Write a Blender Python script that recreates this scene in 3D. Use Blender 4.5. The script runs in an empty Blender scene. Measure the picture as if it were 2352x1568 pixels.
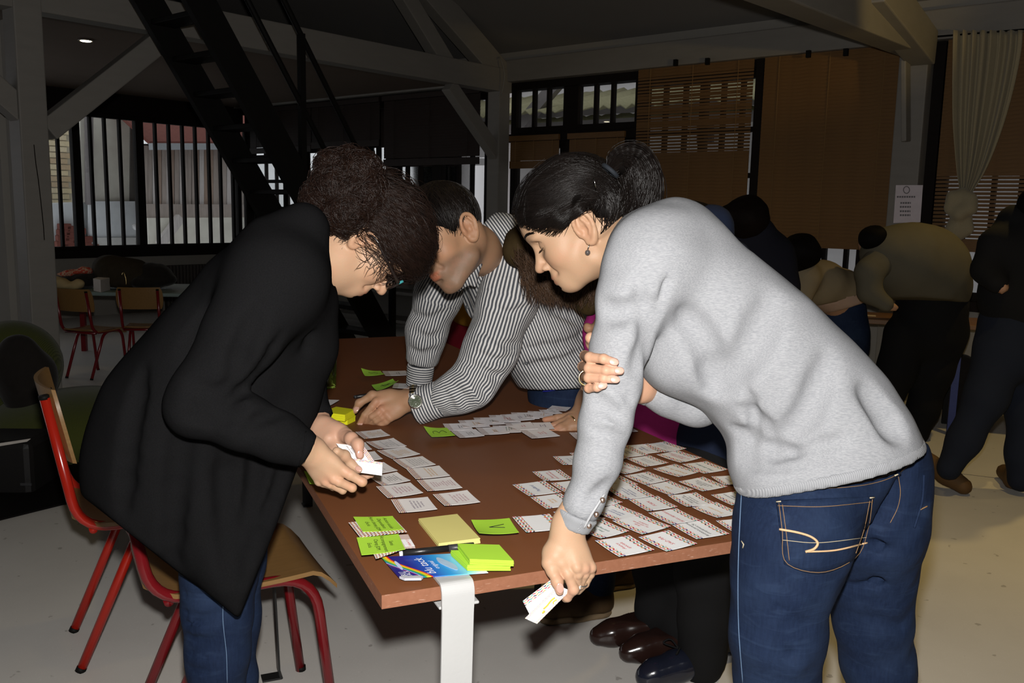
import bpy, bmesh, math, random
import numpy as np
from mathutils import Vector, Matrix
random.seed(7); rng=np.random.default_rng(7)
S=bpy.context.scene; COL=S.collection
# ---------------------------------------------------------------- camera
FPX=2044.0; CAMH=1.32; PITCH=.1482; ROLL=.0209; W_,H_=2352,1568
_f=np.array([0,math.cos(PITCH),-math.sin(PITCH)]); _r0=np.array([1.,0,0]); _u0=np.cross(_r0,_f)
CR=math.cos(ROLL)*_r0+math.sin(ROLL)*_u0; CU=-math.sin(ROLL)*_r0+math.cos(ROLL)*_u0; CF=_f
CC=np.array([0,0,CAMH])
cam=bpy.data.cameras.new('camera'); co=bpy.data.objects.new('camera',cam); COL.objects.link(co)
cam.sensor_width=36; cam.lens=FPX/W_*36; cam.clip_start=.05; cam.clip_end=200
co.matrix_world=Matrix(((CR[0],CU[0],-CF[0],0),(CR[1],CU[1],-CF[1],0),(CR[2],CU[2],-CF[2],CAMH),(0,0,0,1)))
S.camera=co
# ---------------------------------------------------------------- colour management, sky, lamps
vs=S.view_settings; vs.view_transform='Standard'; vs.look='None'; vs.gamma=1; vs.exposure=0; vs.use_curve_mapping=False
S.cycles.use_denoising=True; S.cycles.max_bounces=6; S.cycles.diffuse_bounces=3
wd=bpy.data.worlds.new('overcast_sky'); S.world=wd; wd.use_nodes=True
wd.node_tree.nodes['Background'].inputs[0].default_value=(.80,.80,.83,1); wd.node_tree.nodes['Background'].inputs[1].default_value=1.05
def lamp(name,typ,loc,power,col,look=None,**k):
    l=bpy.data.lights.new(name,typ); l.energy=power; l.color=col
    for a,b in k.items(): setattr(l,a,b)
    o=bpy.data.objects.new(name,l); COL.objects.link(o); o.location=loc
    if look is not None: o.rotation_euler=(Vector(look)-Vector(loc)).to_track_quat('-Z','Y').to_euler()
    return o
# the camera's own flash, just above the lens
lamp('camera_flash','SPOT',(.0,.03,CAMH+.10),205,(1,.975,.94),look=(.05,3,.80),spot_size=math.radians(128),spot_blend=.7,shadow_soft_size=.022)
# warm ceiling spots of the room
WARM=(1,.70,.24)
for i,(p,e,sz) in enumerate([((1.9,2.6,3.0),62,1.5),((2.9,4.5,2.75),55,1.5),((-.95,2.05,2.95),5,.5),((.6,3.3,3.1),14,1.7),((-3.3,6.85,2.5),2.5,2.0),((.9,6.2,2.9),8,1.9)]):
    lamp('ceiling_spot_light','SPOT',p,e,WARM,look=(p[0]+.001,p[1],0),spot_size=sz,spot_blend=.6,shadow_soft_size=.04)
# added warm spot out of view, aimed up to brighten the right-hand truss
lamp('added_truss_spot','SPOT',(3.35,3.0,1.9),75,WARM,look=(2.35,5.3,2.62),spot_size=.62,spot_blend=.6,shadow_soft_size=.04)
# ---------------------------------------------------------------- pixel helpers (measuring only: pixel + known distance or height -> a place in the room)
def ray(x,y): return CF+CR*(x-W_/2)/FPX-CU*(y-H_/2)/FPX
def P(x,y,D):  d=ray(x,y); return CC+d*D/d[1]
def Pz(x,y,z): d=ray(x,y); return CC+d*(z-CAMH)/d[2]
def Pp(x,y,o,n): d=ray(x,y); return CC+d*((np.array(o)-CC)@n)/(d@n)
def mpp(D): return D/FPX
def proj(p):
    d=np.asarray(p,float)-CC; z=d@CF
    return np.stack([W_/2+FPX*(d@CR)/z,H_/2-FPX*(d@CU)/z],-1)
# ---------------------------------------------------------------- materials
MATS={}
def nd(nt,t,**k):
    n=nt.nodes.new(t)
    for a,b in k.items():
        if a=='ins':
            for i,v in b.items():
                if isinstance(v,bpy.types.NodeSocket): nt.links.new(v,n.inputs[i])
                else: n.inputs[i].default_value=v
        else: setattr(n,a,b)
    return n
def ramp(nt,fac,stops,interp='LINEAR'):
    r=nd(nt,'ShaderNodeValToRGB',ins={0:fac}); e=r.color_ramp; e.interpolation=interp
    while len(e.elements)<len(stops): e.elements.new(.5)
    for el,(p,c) in zip(e.elements,stops): el.position=p; el.color=(*c,1) if len(c)==3 else c
    return r.outputs[0]
def math_(nt,op,a,b=None,c=None):
    n=nd(nt,'ShaderNodeMath',operation=op)
    for i,v in enumerate((a,b,c)):
        if v is None: continue
        if isinstance(v,bpy.types.NodeSocket): nt.links.new(v,n.inputs[i])
        else: n.inputs[i].default_value=v
    return n.outputs[0]
def mixc(nt,f,a,b,mode='MIX'):
    n=nd(nt,'ShaderNodeMix',data_type='RGBA',blend_type=mode)
    for i,v in ((0,f),(6,a),(7,b)):
        if isinstance(v,bpy.types.NodeSocket): nt.links.new(v,n.inputs[i])
        else: n.inputs[i].default_value=(*v,1) if isinstance(v,tuple) and len(v)==3 else v
    return n.outputs[2]
def coords(nt,kind='Object',scale=(1,1,1),rot=(0,0,0)):
    c=nd(nt,'ShaderNodeTexCoord'); m=nd(nt,'ShaderNodeMapping',ins={0:c.outputs[kind],3:scale,2:rot}); return m.outputs[0]
def attr(nt,name): return nd(nt,'ShaderNodeAttribute',attribute_name=name)
def noise(nt,vec,scale,detail=3,rough=.55,dist=0): return nd(nt,'ShaderNodeTexNoise',ins={'Vector':vec,'Scale':scale,'Detail':detail,'Roughness':rough,'Distortion':dist}).outputs[0]
def newmat(name,rough=.6,spec=.4,metal=0,sheen=0):
    m=bpy.data.materials.new(name); m.use_nodes=True; nt=m.node_tree; b=nt.nodes['Principled BSDF']
    b.inputs['Roughness'].default_value=rough; b.inputs['Specular IOR Level'].default_value=spec; b.inputs['Metallic'].default_value=metal
    if sheen: b.inputs['Sheen Weight'].default_value=sheen
    return m,nt,b
def base(nt,b,c):
    if isinstance(c,bpy.types.NodeSocket): nt.links.new(c,b.inputs[0])
    else: b.inputs[0].default_value=(*c,1)
def bump(nt,b,h,strength=.3,dist=.002):
    n=nd(nt,'ShaderNodeBump',ins={'Height':h,'Strength':strength,'Distance':dist}); nt.links.new(n.outputs[0],b.inputs['Normal'])
def M(name,c,rough=.6,spec=.4,metal=0,var=.12,scale=(6,6,6),bmp=.15,ns=4,sheen=0,bd=.002):
    """plain painted / moulded surface with a little mottling"""
    if name in MATS: return MATS[name]
    m,nt,b=newmat(name,rough,spec,metal,sheen)
    v=coords(nt,'Object',scale); n=noise(nt,v,ns,4)
    base(nt,b,mixc(nt,n,tuple(x*(1-var) for x in c),tuple(min(1,x*(1+var)) for x in c)))
    if bmp: bump(nt,b,noise(nt,v,ns*6,3),bmp,bd)
    MATS[name]=m; return m
# ---------------------------------------------------------------- mesh makers
def link(name,me,mat=None,parent=None,smooth=False,**tags):
    o=bpy.data.objects.new(name,me); COL.objects.link(o)
    if mat is not None and hasattr(me,'materials') and len(me.materials)==0:
        for m in (mat if isinstance(mat,(list,tuple)) else [mat]): me.materials.append(m)
    if smooth and hasattr(me,'polygons'): me.polygons.foreach_set('use_smooth',np.ones(len(me.polygons),bool))
    if parent is not None: o.parent=parent
    for k,v in tags.items(): o[k]=v
    return o
def rawmesh(name,V,F,nper=None):
    me=bpy.data.meshes.new(name); V=np.asarray(V,np.float32)
    if isinstance(F,np.ndarray):
        n,k=F.shape
        me.vertices.add(len(V)); me.vertices.foreach_set('co',V.ravel())
        me.loops.add(n*k); me.loops.foreach_set('vertex_index',F.astype(np.int32).ravel())
        me.polygons.add(n); me.polygons.foreach_set('loop_start',np.arange(0,n*k,k,dtype=np.int32))
        me.update(calc_edges=True); me.validate()
    else: me.from_pydata([tuple(map(float,v)) for v in V],[],F); me.update()
    return me
def thing(name,label,cat,loc=(0,0,0),rz=0,group=None):
    o=bpy.data.objects.new(name,None); COL.objects.link(o); o.location=loc; o.rotation_euler=(0,0,rz); o.empty_display_size=.05
    return tag(o,label,cat,group)
def tag(o,label=None,cat=None,group=None,kind=None):
    if label: o['label']=label
    if cat: o['category']=cat
    if group: o['group']=group
    if kind: o['kind']=kind
    return o
class MB:
    """collects shapes into one mesh"""
    def __init__(s): s.V=[]; s.F=[]; s.n=0
    def add(s,V,F):
        s.V.append(np.asarray(V,float)); s.F+= [tuple(i+s.n for i in f) for f in F]; s.n+=len(V); return s
    def box(s,c,size,ax=None):
        a=np.eye(3) if ax is None else np.asarray(ax,float)
        q=np.array([[x,y,z] for x in(-.5,.5) for y in(-.5,.5) for z in(-.5,.5)])*np.asarray(size)
        return s.add(q@a+np.asarray(c),[(0,1,3,2),(4,6,7,5),(0,4,5,1),(2,3,7,6),(0,2,6,4),(1,5,7,3)])
    def bar(s,a,b,w,h,up=(0,0,1)):
        a=np.asarray(a,float);b=np.asarray(b,float); d=b-a; L=np.linalg.norm(d); d/=L
        y=np.cross(np.asarray(up,float),d); 
        if np.linalg.norm(y)<1e-6: y=np.cross([1,0,0],d)
        y/=np.linalg.norm(y); z=np.cross(d,y); return s.box((a+b)/2,(L,w,h),np.array([d,y,z]))
    def hexa(s,q8): return s.add(q8,[(0,3,2,1),(4,5,6,7),(0,1,5,4),(1,2,6,5),(2,3,7,6),(3,0,4,7)])
    def prism(s,poly,h):  # poly (n,3) bottom ring, offset vector h
        p=np.asarray(poly,float); n=len(p); return s.add(np.vstack([p,p+np.asarray(h)]),[tuple(range(n))[::-1],tuple(range(n,2*n))]+[(i,(i+1)%n,n+(i+1)%n,n+i) for i in range(n)])
    def tube(s,pts,r,n=10,cap=True):
        pts=np.asarray(pts,float); m=len(pts); r=np.broadcast_to(np.asarray(r,float),(m,))
        t=np.gradient(pts,axis=0); t/=np.linalg.norm(t,axis=1)[:,None]+1e-12
        u=np.cross(t[0],[0,0,1.]); 
        if np.linalg.norm(u)<1e-3: u=np.cross(t[0],[0,1.,0])
        V=[]
        for i in range(m):
            u=u-t[i]*(u@t[i]); u/=np.linalg.norm(u); v=np.cross(t[i],u)
            a=np.arange(n)*2*np.pi/n; V.append(pts[i]+r[i]*(np.cos(a)[:,None]*u+np.sin(a)[:,None]*v))
        F=[(i*n+j,i*n+(j+1)%n,(i+1)*n+(j+1)%n,(i+1)*n+j) for i in range(m-1) for j in range(n)]
        if cap: F+=[tuple(range(n))[::-1],tuple((m-1)*n+j for j in range(n))]
        return s.add(np.vstack(V),F)
    def lathe(s,prof,c,n=20,ax=None):
        a=np.arange(n)*2*np.pi/n; V=[];m=len(prof)
        A=np.eye(3) if ax is None else np.asarray(ax)
        for r,z in prof: V.append(np.stack([r*np.cos(a),r*np.sin(a),np.full(n,z)],1)@A+np.asarray(c))
        F=[(i*n+j,i*n+(j+1)%n,(i+1)*n+(j+1)%n,(i+1)*n+j) for i in range(m-1) for j in range(n)]
        F+=[tuple(range(n))[::-1],tuple((m-1)*n+j for j in range(n))]
        return s.add(np.vstack(V),F)
    def grid(s,Q,thick=0,n=None):  # Q (a,b,3) sheet, given thickness along -n
        a,b=Q.shape[:2]; V=Q.reshape(-1,3); F=[(i*b+j,(i+1)*b+j,(i+1)*b+j+1,i*b+j+1) for i in range(a-1) for j in range(b-1)]
        if thick:
            m=a*b; V=np.vstack([V,V-np.asarray(n)*thick]); F=F+[tuple(x+m for x in f[::-1]) for f in F]
            ring=[j for j in range(b)]+[i*b+b-1 for i in range(1,a)]+[(a-1)*b+j for j in range(b-2,-1,-1)]+[i*b for i in range(a-2,0,-1)]
            F+=[(ring[i],ring[(i+1)%len(ring)],ring[(i+1)%len(ring)]+m,ring[i]+m) for i in range(len(ring))]
        return s.add(V,F)
    def mesh(s,name): return rawmesh(name,np.vstack(s.V),s.F)
    def build(s,name,mat,parent=None,smooth=False,bevel=0,**t):
        o=link(name,s.mesh(name),mat,parent,smooth,**t)
        if bevel:
            b=o.modifiers.new('bevel','BEVEL'); b.width=bevel; b.segments=2; b.limit_method='ANGLE'
        return o
def spline(pts,n):
    """Catmull-Rom through pts (any dimension), n samples"""
    p=np.asarray(pts,float)
    if len(p)==2: p=np.array([p[0],(p[0]+p[1])/2,p[1]])
    q=np.vstack([2*p[0]-p[1],p,2*p[-1]-p[-2]]); m=len(p)-1
    t=np.linspace(0,m-1e-9,n); i=t.astype(int); f=(t-i)[:,None]
    a,b,c,d=q[i],q[i+1],q[i+2],q[i+3]
    return .5*((2*b)+(c-a)*f+(2*a-5*b+4*c-d)*f**2+(3*b-a-3*c+d)*f**3)
def fillet(pts,r,n=6):
    """polyline with rounded corners"""
    pts=[np.asarray(p,float) for p in pts]; out=[pts[0]]
    for i in range(1,len(pts)-1):
        a,b,c=pts[i-1],pts[i],pts[i+1]; u=(a-b);v=(c-b);lu=np.linalg.norm(u);lv=np.linalg.norm(v);u/=lu;v/=lv
        k=min(r if np.isscalar(r) else r[i-1],lu*.49,lv*.49); A=b+u*k;B=b+v*k
        for t in np.linspace(0,1,n): out.append((1-t)**2*A+2*t*(1-t)*b+t*t*B)
    out.append(pts[-1]); return np.array(out)
def dup(root):
    """copy of a thing with its parts and sub-parts"""
    r=root.copy(); COL.objects.link(r)
    for ch in list(root.children):
        c=ch.copy(); COL.objects.link(c); c.parent=r
        for g in ch.children: d=g.copy(); COL.objects.link(d); d.parent=c
    return r
# ---------------------------------------------------------------- signed-distance modelling (bodies, clothes, hair, bags)
class SDF:
    def __init__(s): s.p=[]
    def _a(s,f,c,R,k,mode): s.p.append((f,np.asarray(c,float),float(R),float(k),mode)); return s
    def cone(s,a,b,ra,rb=None,k=.02,mode='+',flat=None):
        """rounded cone a->b; flat=(dir,f): squashed by f along dir"""
        rb=ra if rb is None else rb; a=np.asarray(a,float);b=np.asarray(b,float); ba=b-a; L2=max(ba@ba,1e-12)
        if flat is not None:
            n=np.asarray(flat[0],float); n=n/np.linalg.norm(n); q=1/flat[1]-1
            ba2=ba+n*(ba@n)*q; L22=max(ba2@ba2,1e-12)
            def f(X):
                pa=X-a; pa=pa+np.outer(pa@n,n)*q; t=np.clip(pa@ba2/L22,0,1); d=np.linalg.norm(pa-t[:,None]*ba2,axis=1)
                r=ra+(rb-ra)*t; return (d-r)*np.where(d>r,1,1)*min(1,flat[1]**.5) if flat[1]<1 else (d-r)
            R=np.sqrt(ba@ba)/2+max(ra,rb)*max(1,flat[1])
        else:
            def f(X):
                pa=X-a; t=np.clip(pa@ba/L2,0,1); return np.linalg.norm(pa-t[:,None]*ba,axis=1)-(ra+(rb-ra)*t)
            R=np.sqrt(ba@ba)/2+max(ra,rb)
        return s._a(f,(a+b)/2,R,k,mode)
    def chain(s,pts,rr,k=.02,mode='+',flat=None):
        for i in range(len(pts)-1): s.cone(pts[i],pts[i+1],rr[i],rr[i+1],k,mode,flat)
        return s
    def ell(s,c,r,ax=None,k=.02,mode='+'):
        c=np.asarray(c,float); r=np.asarray(r,float)*np.ones(3); A=np.eye(3) if ax is None else np.asarray(ax,float)  # rows = local axes
        def f(X):
            q=(X-c)@A.T; k0=np.linalg.norm(q/r,axis=1); k1=np.linalg.norm(q/r**2,axis=1)+1e-9; return k0*(k0-1)/k1
        return s._a(f,c,r.max(),k,mode)
    def cut(s,o,n,k=.002):
        """keep the side the normal points away from"""
        o=np.asarray(o,float); n=np.asarray(n,float); n=n/np.linalg.norm(n)
        return s._a(lambda X:(X-o)@n,o,1e9,k,'&')
    def disp(s,f,amp=.01): return s._a(f,(0,0,0),1e9,amp,'d')
    def xform(s,R,t,sc=1.0,other=None):
        """append other's prims, placed by rotation R (rows local axes in world), offset t"""
        R=np.asarray(R,float); t=np.asarray(t,float)
        for f,c,r,k,m in other.p:
            s.p.append(((lambda X,f=f:f(((X-t)@R.T)/sc)*sc),(c*sc)@R+t,r*sc,k*sc,m))
        return s
    def ev(s,X,cc=None,cr=0,band=0):
        d=np.full(len(X),9.,np.float64)
        for f,c,R,k,m in s.p:
            if cc is not None and R<1e8 and m in '+-':
                if np.linalg.norm(cc-c)-R-cr>k*1.1+band: continue
            v=f(X)
            if m=='+':
                h=np.maximum(k-np.abs(d-v),0)/max(k,1e-9); d=np.minimum(d,v)-h*h*k*.25
            elif m=='-':
                h=np.maximum(k-np.abs(d+v),0)/max(k,1e-9); d=np.maximum(d,-v)+h*h*k*.25
            elif m=='&':
                h=np.maximum(k-np.abs(d-v),0)/max(k,1e-9); d=np.maximum(d,v)+h*h*k*.25
            else: d=d+v
        return d
    def bounds(s,pad):
        B=[(c-R,c+R) for f,c,R,k,m in s.p if m=='+']
        return np.min([b[0] for b in B],0)-pad, np.max([b[1] for b in B],0)+pad
    def polygonize(s,v,lo=None,hi=None,pad=.01):
        l,h=s.bounds(pad)
        if lo is not None: l=np.maximum(l,lo)
        if hi is not None: h=np.minimum(h,hi)
        B=4; nb=np.ceil((h-l)/(B*v)).astype(int)+1
        I=np.stack(np.meshgrid(*[np.arange(n) for n in nb],indexing='ij'),-1).reshape(-1,3)
        cen=l+(I*B+(B-1)/2)*v
        SB=4; key=(I//SB); kk=(key[:,0]*1000+key[:,1])*1000+key[:,2]
        def run(pts,keys,rad,band):
            out=np.empty(len(pts)); o=np.argsort(keys,kind='stable'); ks=keys[o]; cutp=np.flatnonzero(np.diff(ks))+1
            for g in np.split(o,cutp):
                if len(g)==0: continue
                q=pts[g]; c=(q.min(0)+q.max(0))/2; cr=np.linalg.norm(q.max(0)-q.min(0))/2+rad
                out[g]=s.ev(q,c,cr,band)
            return out
        dc=run(cen,kk,0,B*v*2)
        act=np.abs(dc)<B*v*.866*1.5+v
        vol=np.where(dc>0,1.,-1.).astype(np.float32).reshape(nb); vol=vol.repeat(B,0).repeat(B,1).repeat(B,2)
        Ia=I[act]; off=np.stack(np.meshgrid(*[np.arange(B)]*3,indexing='ij'),-1).reshape(-1,3)
        nodes=(Ia[:,None,:]*B+off[None]).reshape(-1,3); keys=np.repeat(kk[act],B**3)
        vol[nodes[:,0],nodes[:,1],nodes[:,2]]=run(l+nodes*v,keys,0,v*3)
        # surface nets
        ins=vol<0; n=np.array(vol.shape)
        cnt=np.zeros(n-1,np.int8)
        for a in(0,1):
            for b in(0,1):
                for c in(0,1): cnt+=ins[a:n[0]-1+a,b:n[1]-1+b,c:n[2]-1+c]
        cells=np.argwhere((cnt>0)&(cnt<8)); idx=np.full(n-1,-1,np.int32); idx[tuple(cells.T)]=np.arange(len(cells))
        acc=np.zeros((len(cells),3)); num=np.zeros(len(cells)); C=[np.array([a,b,c]) for a in(0,1) for b in(0,1) for c in(0,1)]
        val=[vol[tuple((cells+c).T)] for c in C]
        for i in range(8):
            for j in range(i+1,8):
                if np.abs(C[i]-C[j]).sum()!=1: continue
                x=(val[i]<0)!=(val[j]<0); t=val[i][x]/(val[i][x]-val[j][x]); acc[x]+=C[i]+t[:,None]*(C[j]-C[i]); num[x]+=1
        V=l+(cells+acc/num[:,None])*v
        F=[]
        for ax in range(3):
            o=[0,0,0]; o[ax]=1; u,w=(ax+1)%3,(ax+2)%3
            A=ins[:n[0]-o[0],:n[1]-o[1],:n[2]-o[2]]; Bv=ins[o[0]:,o[1]:,o[2]:]
            e=np.argwhere(A!=Bv); ok=(e[:,u]>0)&(e[:,w]>0)&(e[:,u]<n[u]-1)&(e[:,w]<n[w]-1); e=e[ok]
            s0=A[tuple(e.T)]; du=np.zeros(3,int);du[u]=1;dw=np.zeros(3,int);dw[w]=1
            q=np.stack([idx[tuple((e-du-dw).T)],idx[tuple((e-dw).T)],idx[tuple(e.T)],idx[tuple((e-du).T)]],1)
            q=np.where(s0[:,None],q,q[:,::-1]); F.append(q[(q>=0).all(1)])
        return V,np.vstack(F)
def setcol(me,C,name='Col'):
    a=me.color_attributes.new(name,'FLOAT_COLOR','POINT'); C=np.asarray(C,np.float32); 
    if C.shape[1]==3: C=np.hstack([C,np.ones((len(C),1),np.float32)])
    a.data.foreach_set('color',C.ravel())
def setattrf(me,name,v): a=me.attributes.new(name,'FLOAT','POINT'); a.data.foreach_set('value',np.asarray(v,np.float32))
def sdfobj(name,s,v,mat,parent=None,lo=None,hi=None,post=None):
    V,F=s.polygonize(v,lo,hi)
    me=rawmesh(name,V,F)
    if post: post(me,V)
    return link(name,me,mat,parent,True)
def joinparts(parts):
    Vs=[];Fs=[];n=0
    for V,F in parts: Vs.append(V);Fs.append(F+n);n+=len(V)
    return np.vstack(Vs),np.vstack(Fs)
def wavy(seed,amp,scale,stretch=(1,1,1)):
    """smooth pseudo-noise for cloth folds"""
    g=np.random.default_rng(seed); K=g.normal(size=(7,3))*scale/np.asarray(stretch); ph=g.uniform(0,6.28,7); w=1/np.linalg.norm(K,axis=1)**.5; w/=w.sum()
    return lambda X: amp*(np.sin(X@K.T+ph)@w)*1.6
def tubesmesh(name,L,R,sides=3):
    """L (m,n,3) polylines, R (m,n) radii -> one mesh of thin tubes"""
    L=np.asarray(L,float); m,n,_=L.shape; R=np.broadcast_to(R,(m,n))
    t=np.gradient(L,axis=1); t/=np.linalg.norm(t,axis=2,keepdims=True)+1e-12
    ref=np.array([.3,.5,.81]); u=np.cross(t,ref); u/=np.linalg.norm(u,axis=2,keepdims=True)+1e-12; w=np.cross(t,u)
    a=np.arange(sides)*2*np.pi/sides
    V=L[:,:,None,:]+R[:,:,None,None]*(np.cos(a)[None,None,:,None]*u[:,:,None,:]+np.sin(a)[None,None,:,None]*w[:,:,None,:])
    ix=np.arange(m*n*sides).reshape(m,n,sides); A=ix[:,:-1,:];Bn=ix[:,1:,:]
    F=np.stack([A,np.roll(A,-1,2),np.roll(Bn,-1,2),Bn],-1).reshape(-1,4)
    return rawmesh(name,V.reshape(-1,3),F)
def text_mesh(body,size,shear=0.,spacing=1.0,align='CENTER',ls=1.0):
    c=bpy.data.curves.new('t','FONT'); c.body=body; c.size=size; c.shear=shear; c.align_x=align; c.align_y='CENTER'; c.space_line=ls; c.space_character=spacing; c.resolution_u=2
    o=bpy.data.objects.new('t',c); COL.objects.link(o); dg=bpy.context.evaluated_depsgraph_get(); me=bpy.data.meshes.new_from_object(o.evaluated_get(dg))
    bpy.data.objects.remove(o); bpy.data.curves.remove(c); return me
def frame3(x,z=(0,0,1)):
    x=np.asarray(x,float);x=x/np.linalg.norm(x); y=np.cross(z,x); y/=np.linalg.norm(y); return np.array([x,y,np.cross(x,y)])
# ================================================================ THE ROOM
C0=np.array([-3.53,11.71,0.]); BW=np.array([.766,-.643,0]); LW=np.array([-.643,-.766,0])   # corner, along back wall, along left wall
NB=LW.copy(); NL=BW.copy(); SILL,TOP=.735,2.50
def wb(x,y,off=0):  # pixel -> (s,z) on the back wall (off metres in front of it)
    p=Pp(x,y,C0+NB*off,NB)-C0; return p@BW,p[2]
def wl(x,y,off=0):
    p=Pp(x,y,C0+NL*off,NL)-C0; return p@LW,p[2]
def pb(s,z,off=0): return C0+BW*s+NB*off+np.array([0,0,z])
def pl(s,z,off=0): return C0+LW*s+NL*off+np.array([0,0,z])
m,nt,b=newmat('lino',.42,.35); v=coords(nt,'Object')
n1=noise(nt,v,3,5,.6); n2=noise(nt,coords(nt,'Object',(60,22,1),(0,0,.5)),4,3,.7); fl=ramp(nt,n2,[(.60,(0,0,0)),(.70,(1,1,1))])
c=mixc(nt,n1,(.56,.54,.51),(.68,.66,.62)); c=mixc(nt,math_(nt,'MULTIPLY',fl,.28),c,(.88,.87,.84))
spk=ramp(nt,noise(nt,coords(nt,'Object',(1,1,1)),23,2,.5),[(.27,(1,1,1)),(.30,(0,0,0))]); c=mixc(nt,math_(nt,'MULTIPLY',spk,.5),c,(.2,.18,.16)); base(nt,b,c); bump(nt,b,n2,.05)
LINO=m
PLASTER=M('plaster',(.26,.245,.22),.85,.2,var=.06,scale=(2,2,2)); PAINT=M('white_painted_timber',(.195,.183,.165),.6,.3,var=.10,scale=(1.5,1.5,6),bmp=.3)
CEIL=M('ceiling_paint',(.19,.18,.168),.9,.1,var=.06,scale=(1,1,1)); DARK=M('dark_stained_wood',(.009,.0062,.005),.7,.12,var=.3,scale=(2,2,8),bmp=.2)
LOFT=M('loft_underside',(.15,.115,.09),.9,.1,var=.08,scale=(1,1,1))
BLACKM=M('black_steel',(.006,.0056,.0052),.6,.12,var=.2)
poly=[C0+BW*12,C0,C0+LW*10,np.array([-8.5,-3.5,0]),np.array([6.5,-3.5,0])]
f=MB(); f.prism([p for p in poly[::-1]],(0,0,-.1)); 
fo=f.build('floor',LINO,kind='structure')
# the big sheets of the lino meet in fine dark seams
for i,(x0,y0,x1,y1) in enumerate([(1500,1440,1640,1420),(1560,1010,2352,1105)]):
    MB().bar(Pz(x0,y0,.0006),Pz(x1,y1,.0006),.004,.0012).build('seam',M('seam',(.12,.11,.10),.9,.1),fo)
def wall(name,a,b,z0,z1,th=.16,mat=PLASTER):
    a=np.asarray(a,float);b=np.asarray(b,float); d=(b-a)/np.linalg.norm(b-a); n=np.array([d[1],-d[0],0])
    cen=(poly[0]+poly[2]+poly[4])/3
    if (cen-a)@n>0: n=-n
    m=MB(); m.prism([a+[0,0,z0],b+[0,0,z0],b+n*th+[0,0,z0],a+n*th+[0,0,z0]],(0,0,z1-z0)); return m.build(name,mat,kind='structure')
wall('wall_back',C0+BW*12,C0,0,SILL); wall('wall_left',C0,C0+LW*10,0,SILL)
wall('wall_back_upper',C0+BW*12,C0,TOP,2.95,mat=PLASTER); wall('wall_left_upper',C0,C0+LW*10,TOP,2.95)
wall('wall_front',poly[3],poly[4],0,6.2); wall('wall_right',poly[4],poly[0],0,6.2); wall('wall_far_left',poly[2],poly[3],0,6.2)
# sloping roof lining rising from the back wall, closed gable sides, loft floor on the left of the tie beam
m=MB(); up=np.array([0,0,1.]); a0,a1=C0-BW*4-NB*.2,C0+BW*14-NB*.2
q=[a0+up*2.72,a1+up*2.72,a1+NB*9+up*5.9,a0+NB*9+up*5.9]; m.prism(q,(0,0,.12)); m.prism([q[3],q[2],q[2]+NB*12+up*.2,q[3]+NB*12+up*.2],(0,0,.12)); m.build('ceiling',CEIL,kind='structure')
wall('wall_left_gable',C0,C0+LW*10,2.95,6.4)
T0=Pp(1146,222,C0+NB*.16,NB); T0[2]=0      # foot of the centre post
m=MB(); m.prism([C0+up*2.52,C0+BW*((T0-C0)@BW)+up*2.52,C0+BW*((T0-C0)@BW)+LW*9+up*2.52,C0+LW*9+up*2.52],(0,0,.08)); m.build('ceiling_loft',LOFT,kind='structure')
# wall plate under the roof
MB().bar(pb(-.2,2.60,.06),pb(12,2.60,.06),.14,.20).build('trim_1',PAINT,kind='structure',bevel=.01)
# ---- posts, tie beams, braces
TN=np.cross(LW,up); TN/=np.linalg.norm(TN)
def tp(x,y): return Pp(x,y,T0,TN)           # pixel -> place in the plane of the first truss
trims=[1]
def trim(m,mat=PAINT,bev=.008):
    trims[0]+=1; return m.build('trim_%d'%trims[0],mat,kind='structure',bevel=bev)
def beam(a,b,w,h,mat=PAINT): return trim(MB().bar(a,b,w,h),mat)
ax=np.array([BW,LW,up])
trim(MB().box(T0+up*1.30,(.15,.15,2.6),ax))
L0=Pp(78,500,T0,TN); L0[2]=0
trim(MB().box(L0+up*1.25,(.165,.16,2.5),ax))
beam(T0+up*2.51-LW*.1,T0+LW*9+up*2.51,.15,.215)
beam(tp(1150,372),tp(1030,195),.10,.125); beam(tp(104,300),tp(392,72),.12,.135); beam(tp(60,268),tp(-120,110),.12,.135)
beam(tp(1150,175),tp(960,-45),.13,.23); beam(tp(1030,160),tp(905,-45),.12,.15)
# cable drooping off the post head
MB().tube(spline([T0+NB*.09+BW*.02+up*2.62,T0+NB*.12+BW*.10+up*2.70,T0+NB*.10+BW*.15+up*2.55,T0+NB*.09+BW*.11+up*2.36],16),.006,6).build('post_cable',M('grey_cable',(.2,.19,.17)),None,True,label='thin grey cable looping over the head of the centre post',category='cable')
# crack in the painted face of the left post
pc=[Pp(x,y,L0+NB*.082,NB) for x,y in [(78,332),(82,372),(88,412),(92,445),(96,482),(100,520),(102,550)]]
lp=bpy.data.objects['trim_3']; MB().tube(np.array(pc),.0022,5).build('crack',DARK,lp)
# partition on the far left, tall grooved boards
for i,(x0,x1,dd) in enumerate([(-140,-45,.0),(-44,14,.0),(15,29,.05),(30,46,.02)]):
    a=Pp(x0,560,L0-NB*dd,NB); b_=Pp(x1,560,L0-NB*dd,NB); a[2]=b_[2]=0
    trim(MB().prism([a,b_,b_-NB*.05,a-NB*.05],(0,0,2.4)),PLASTER,.004)
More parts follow.
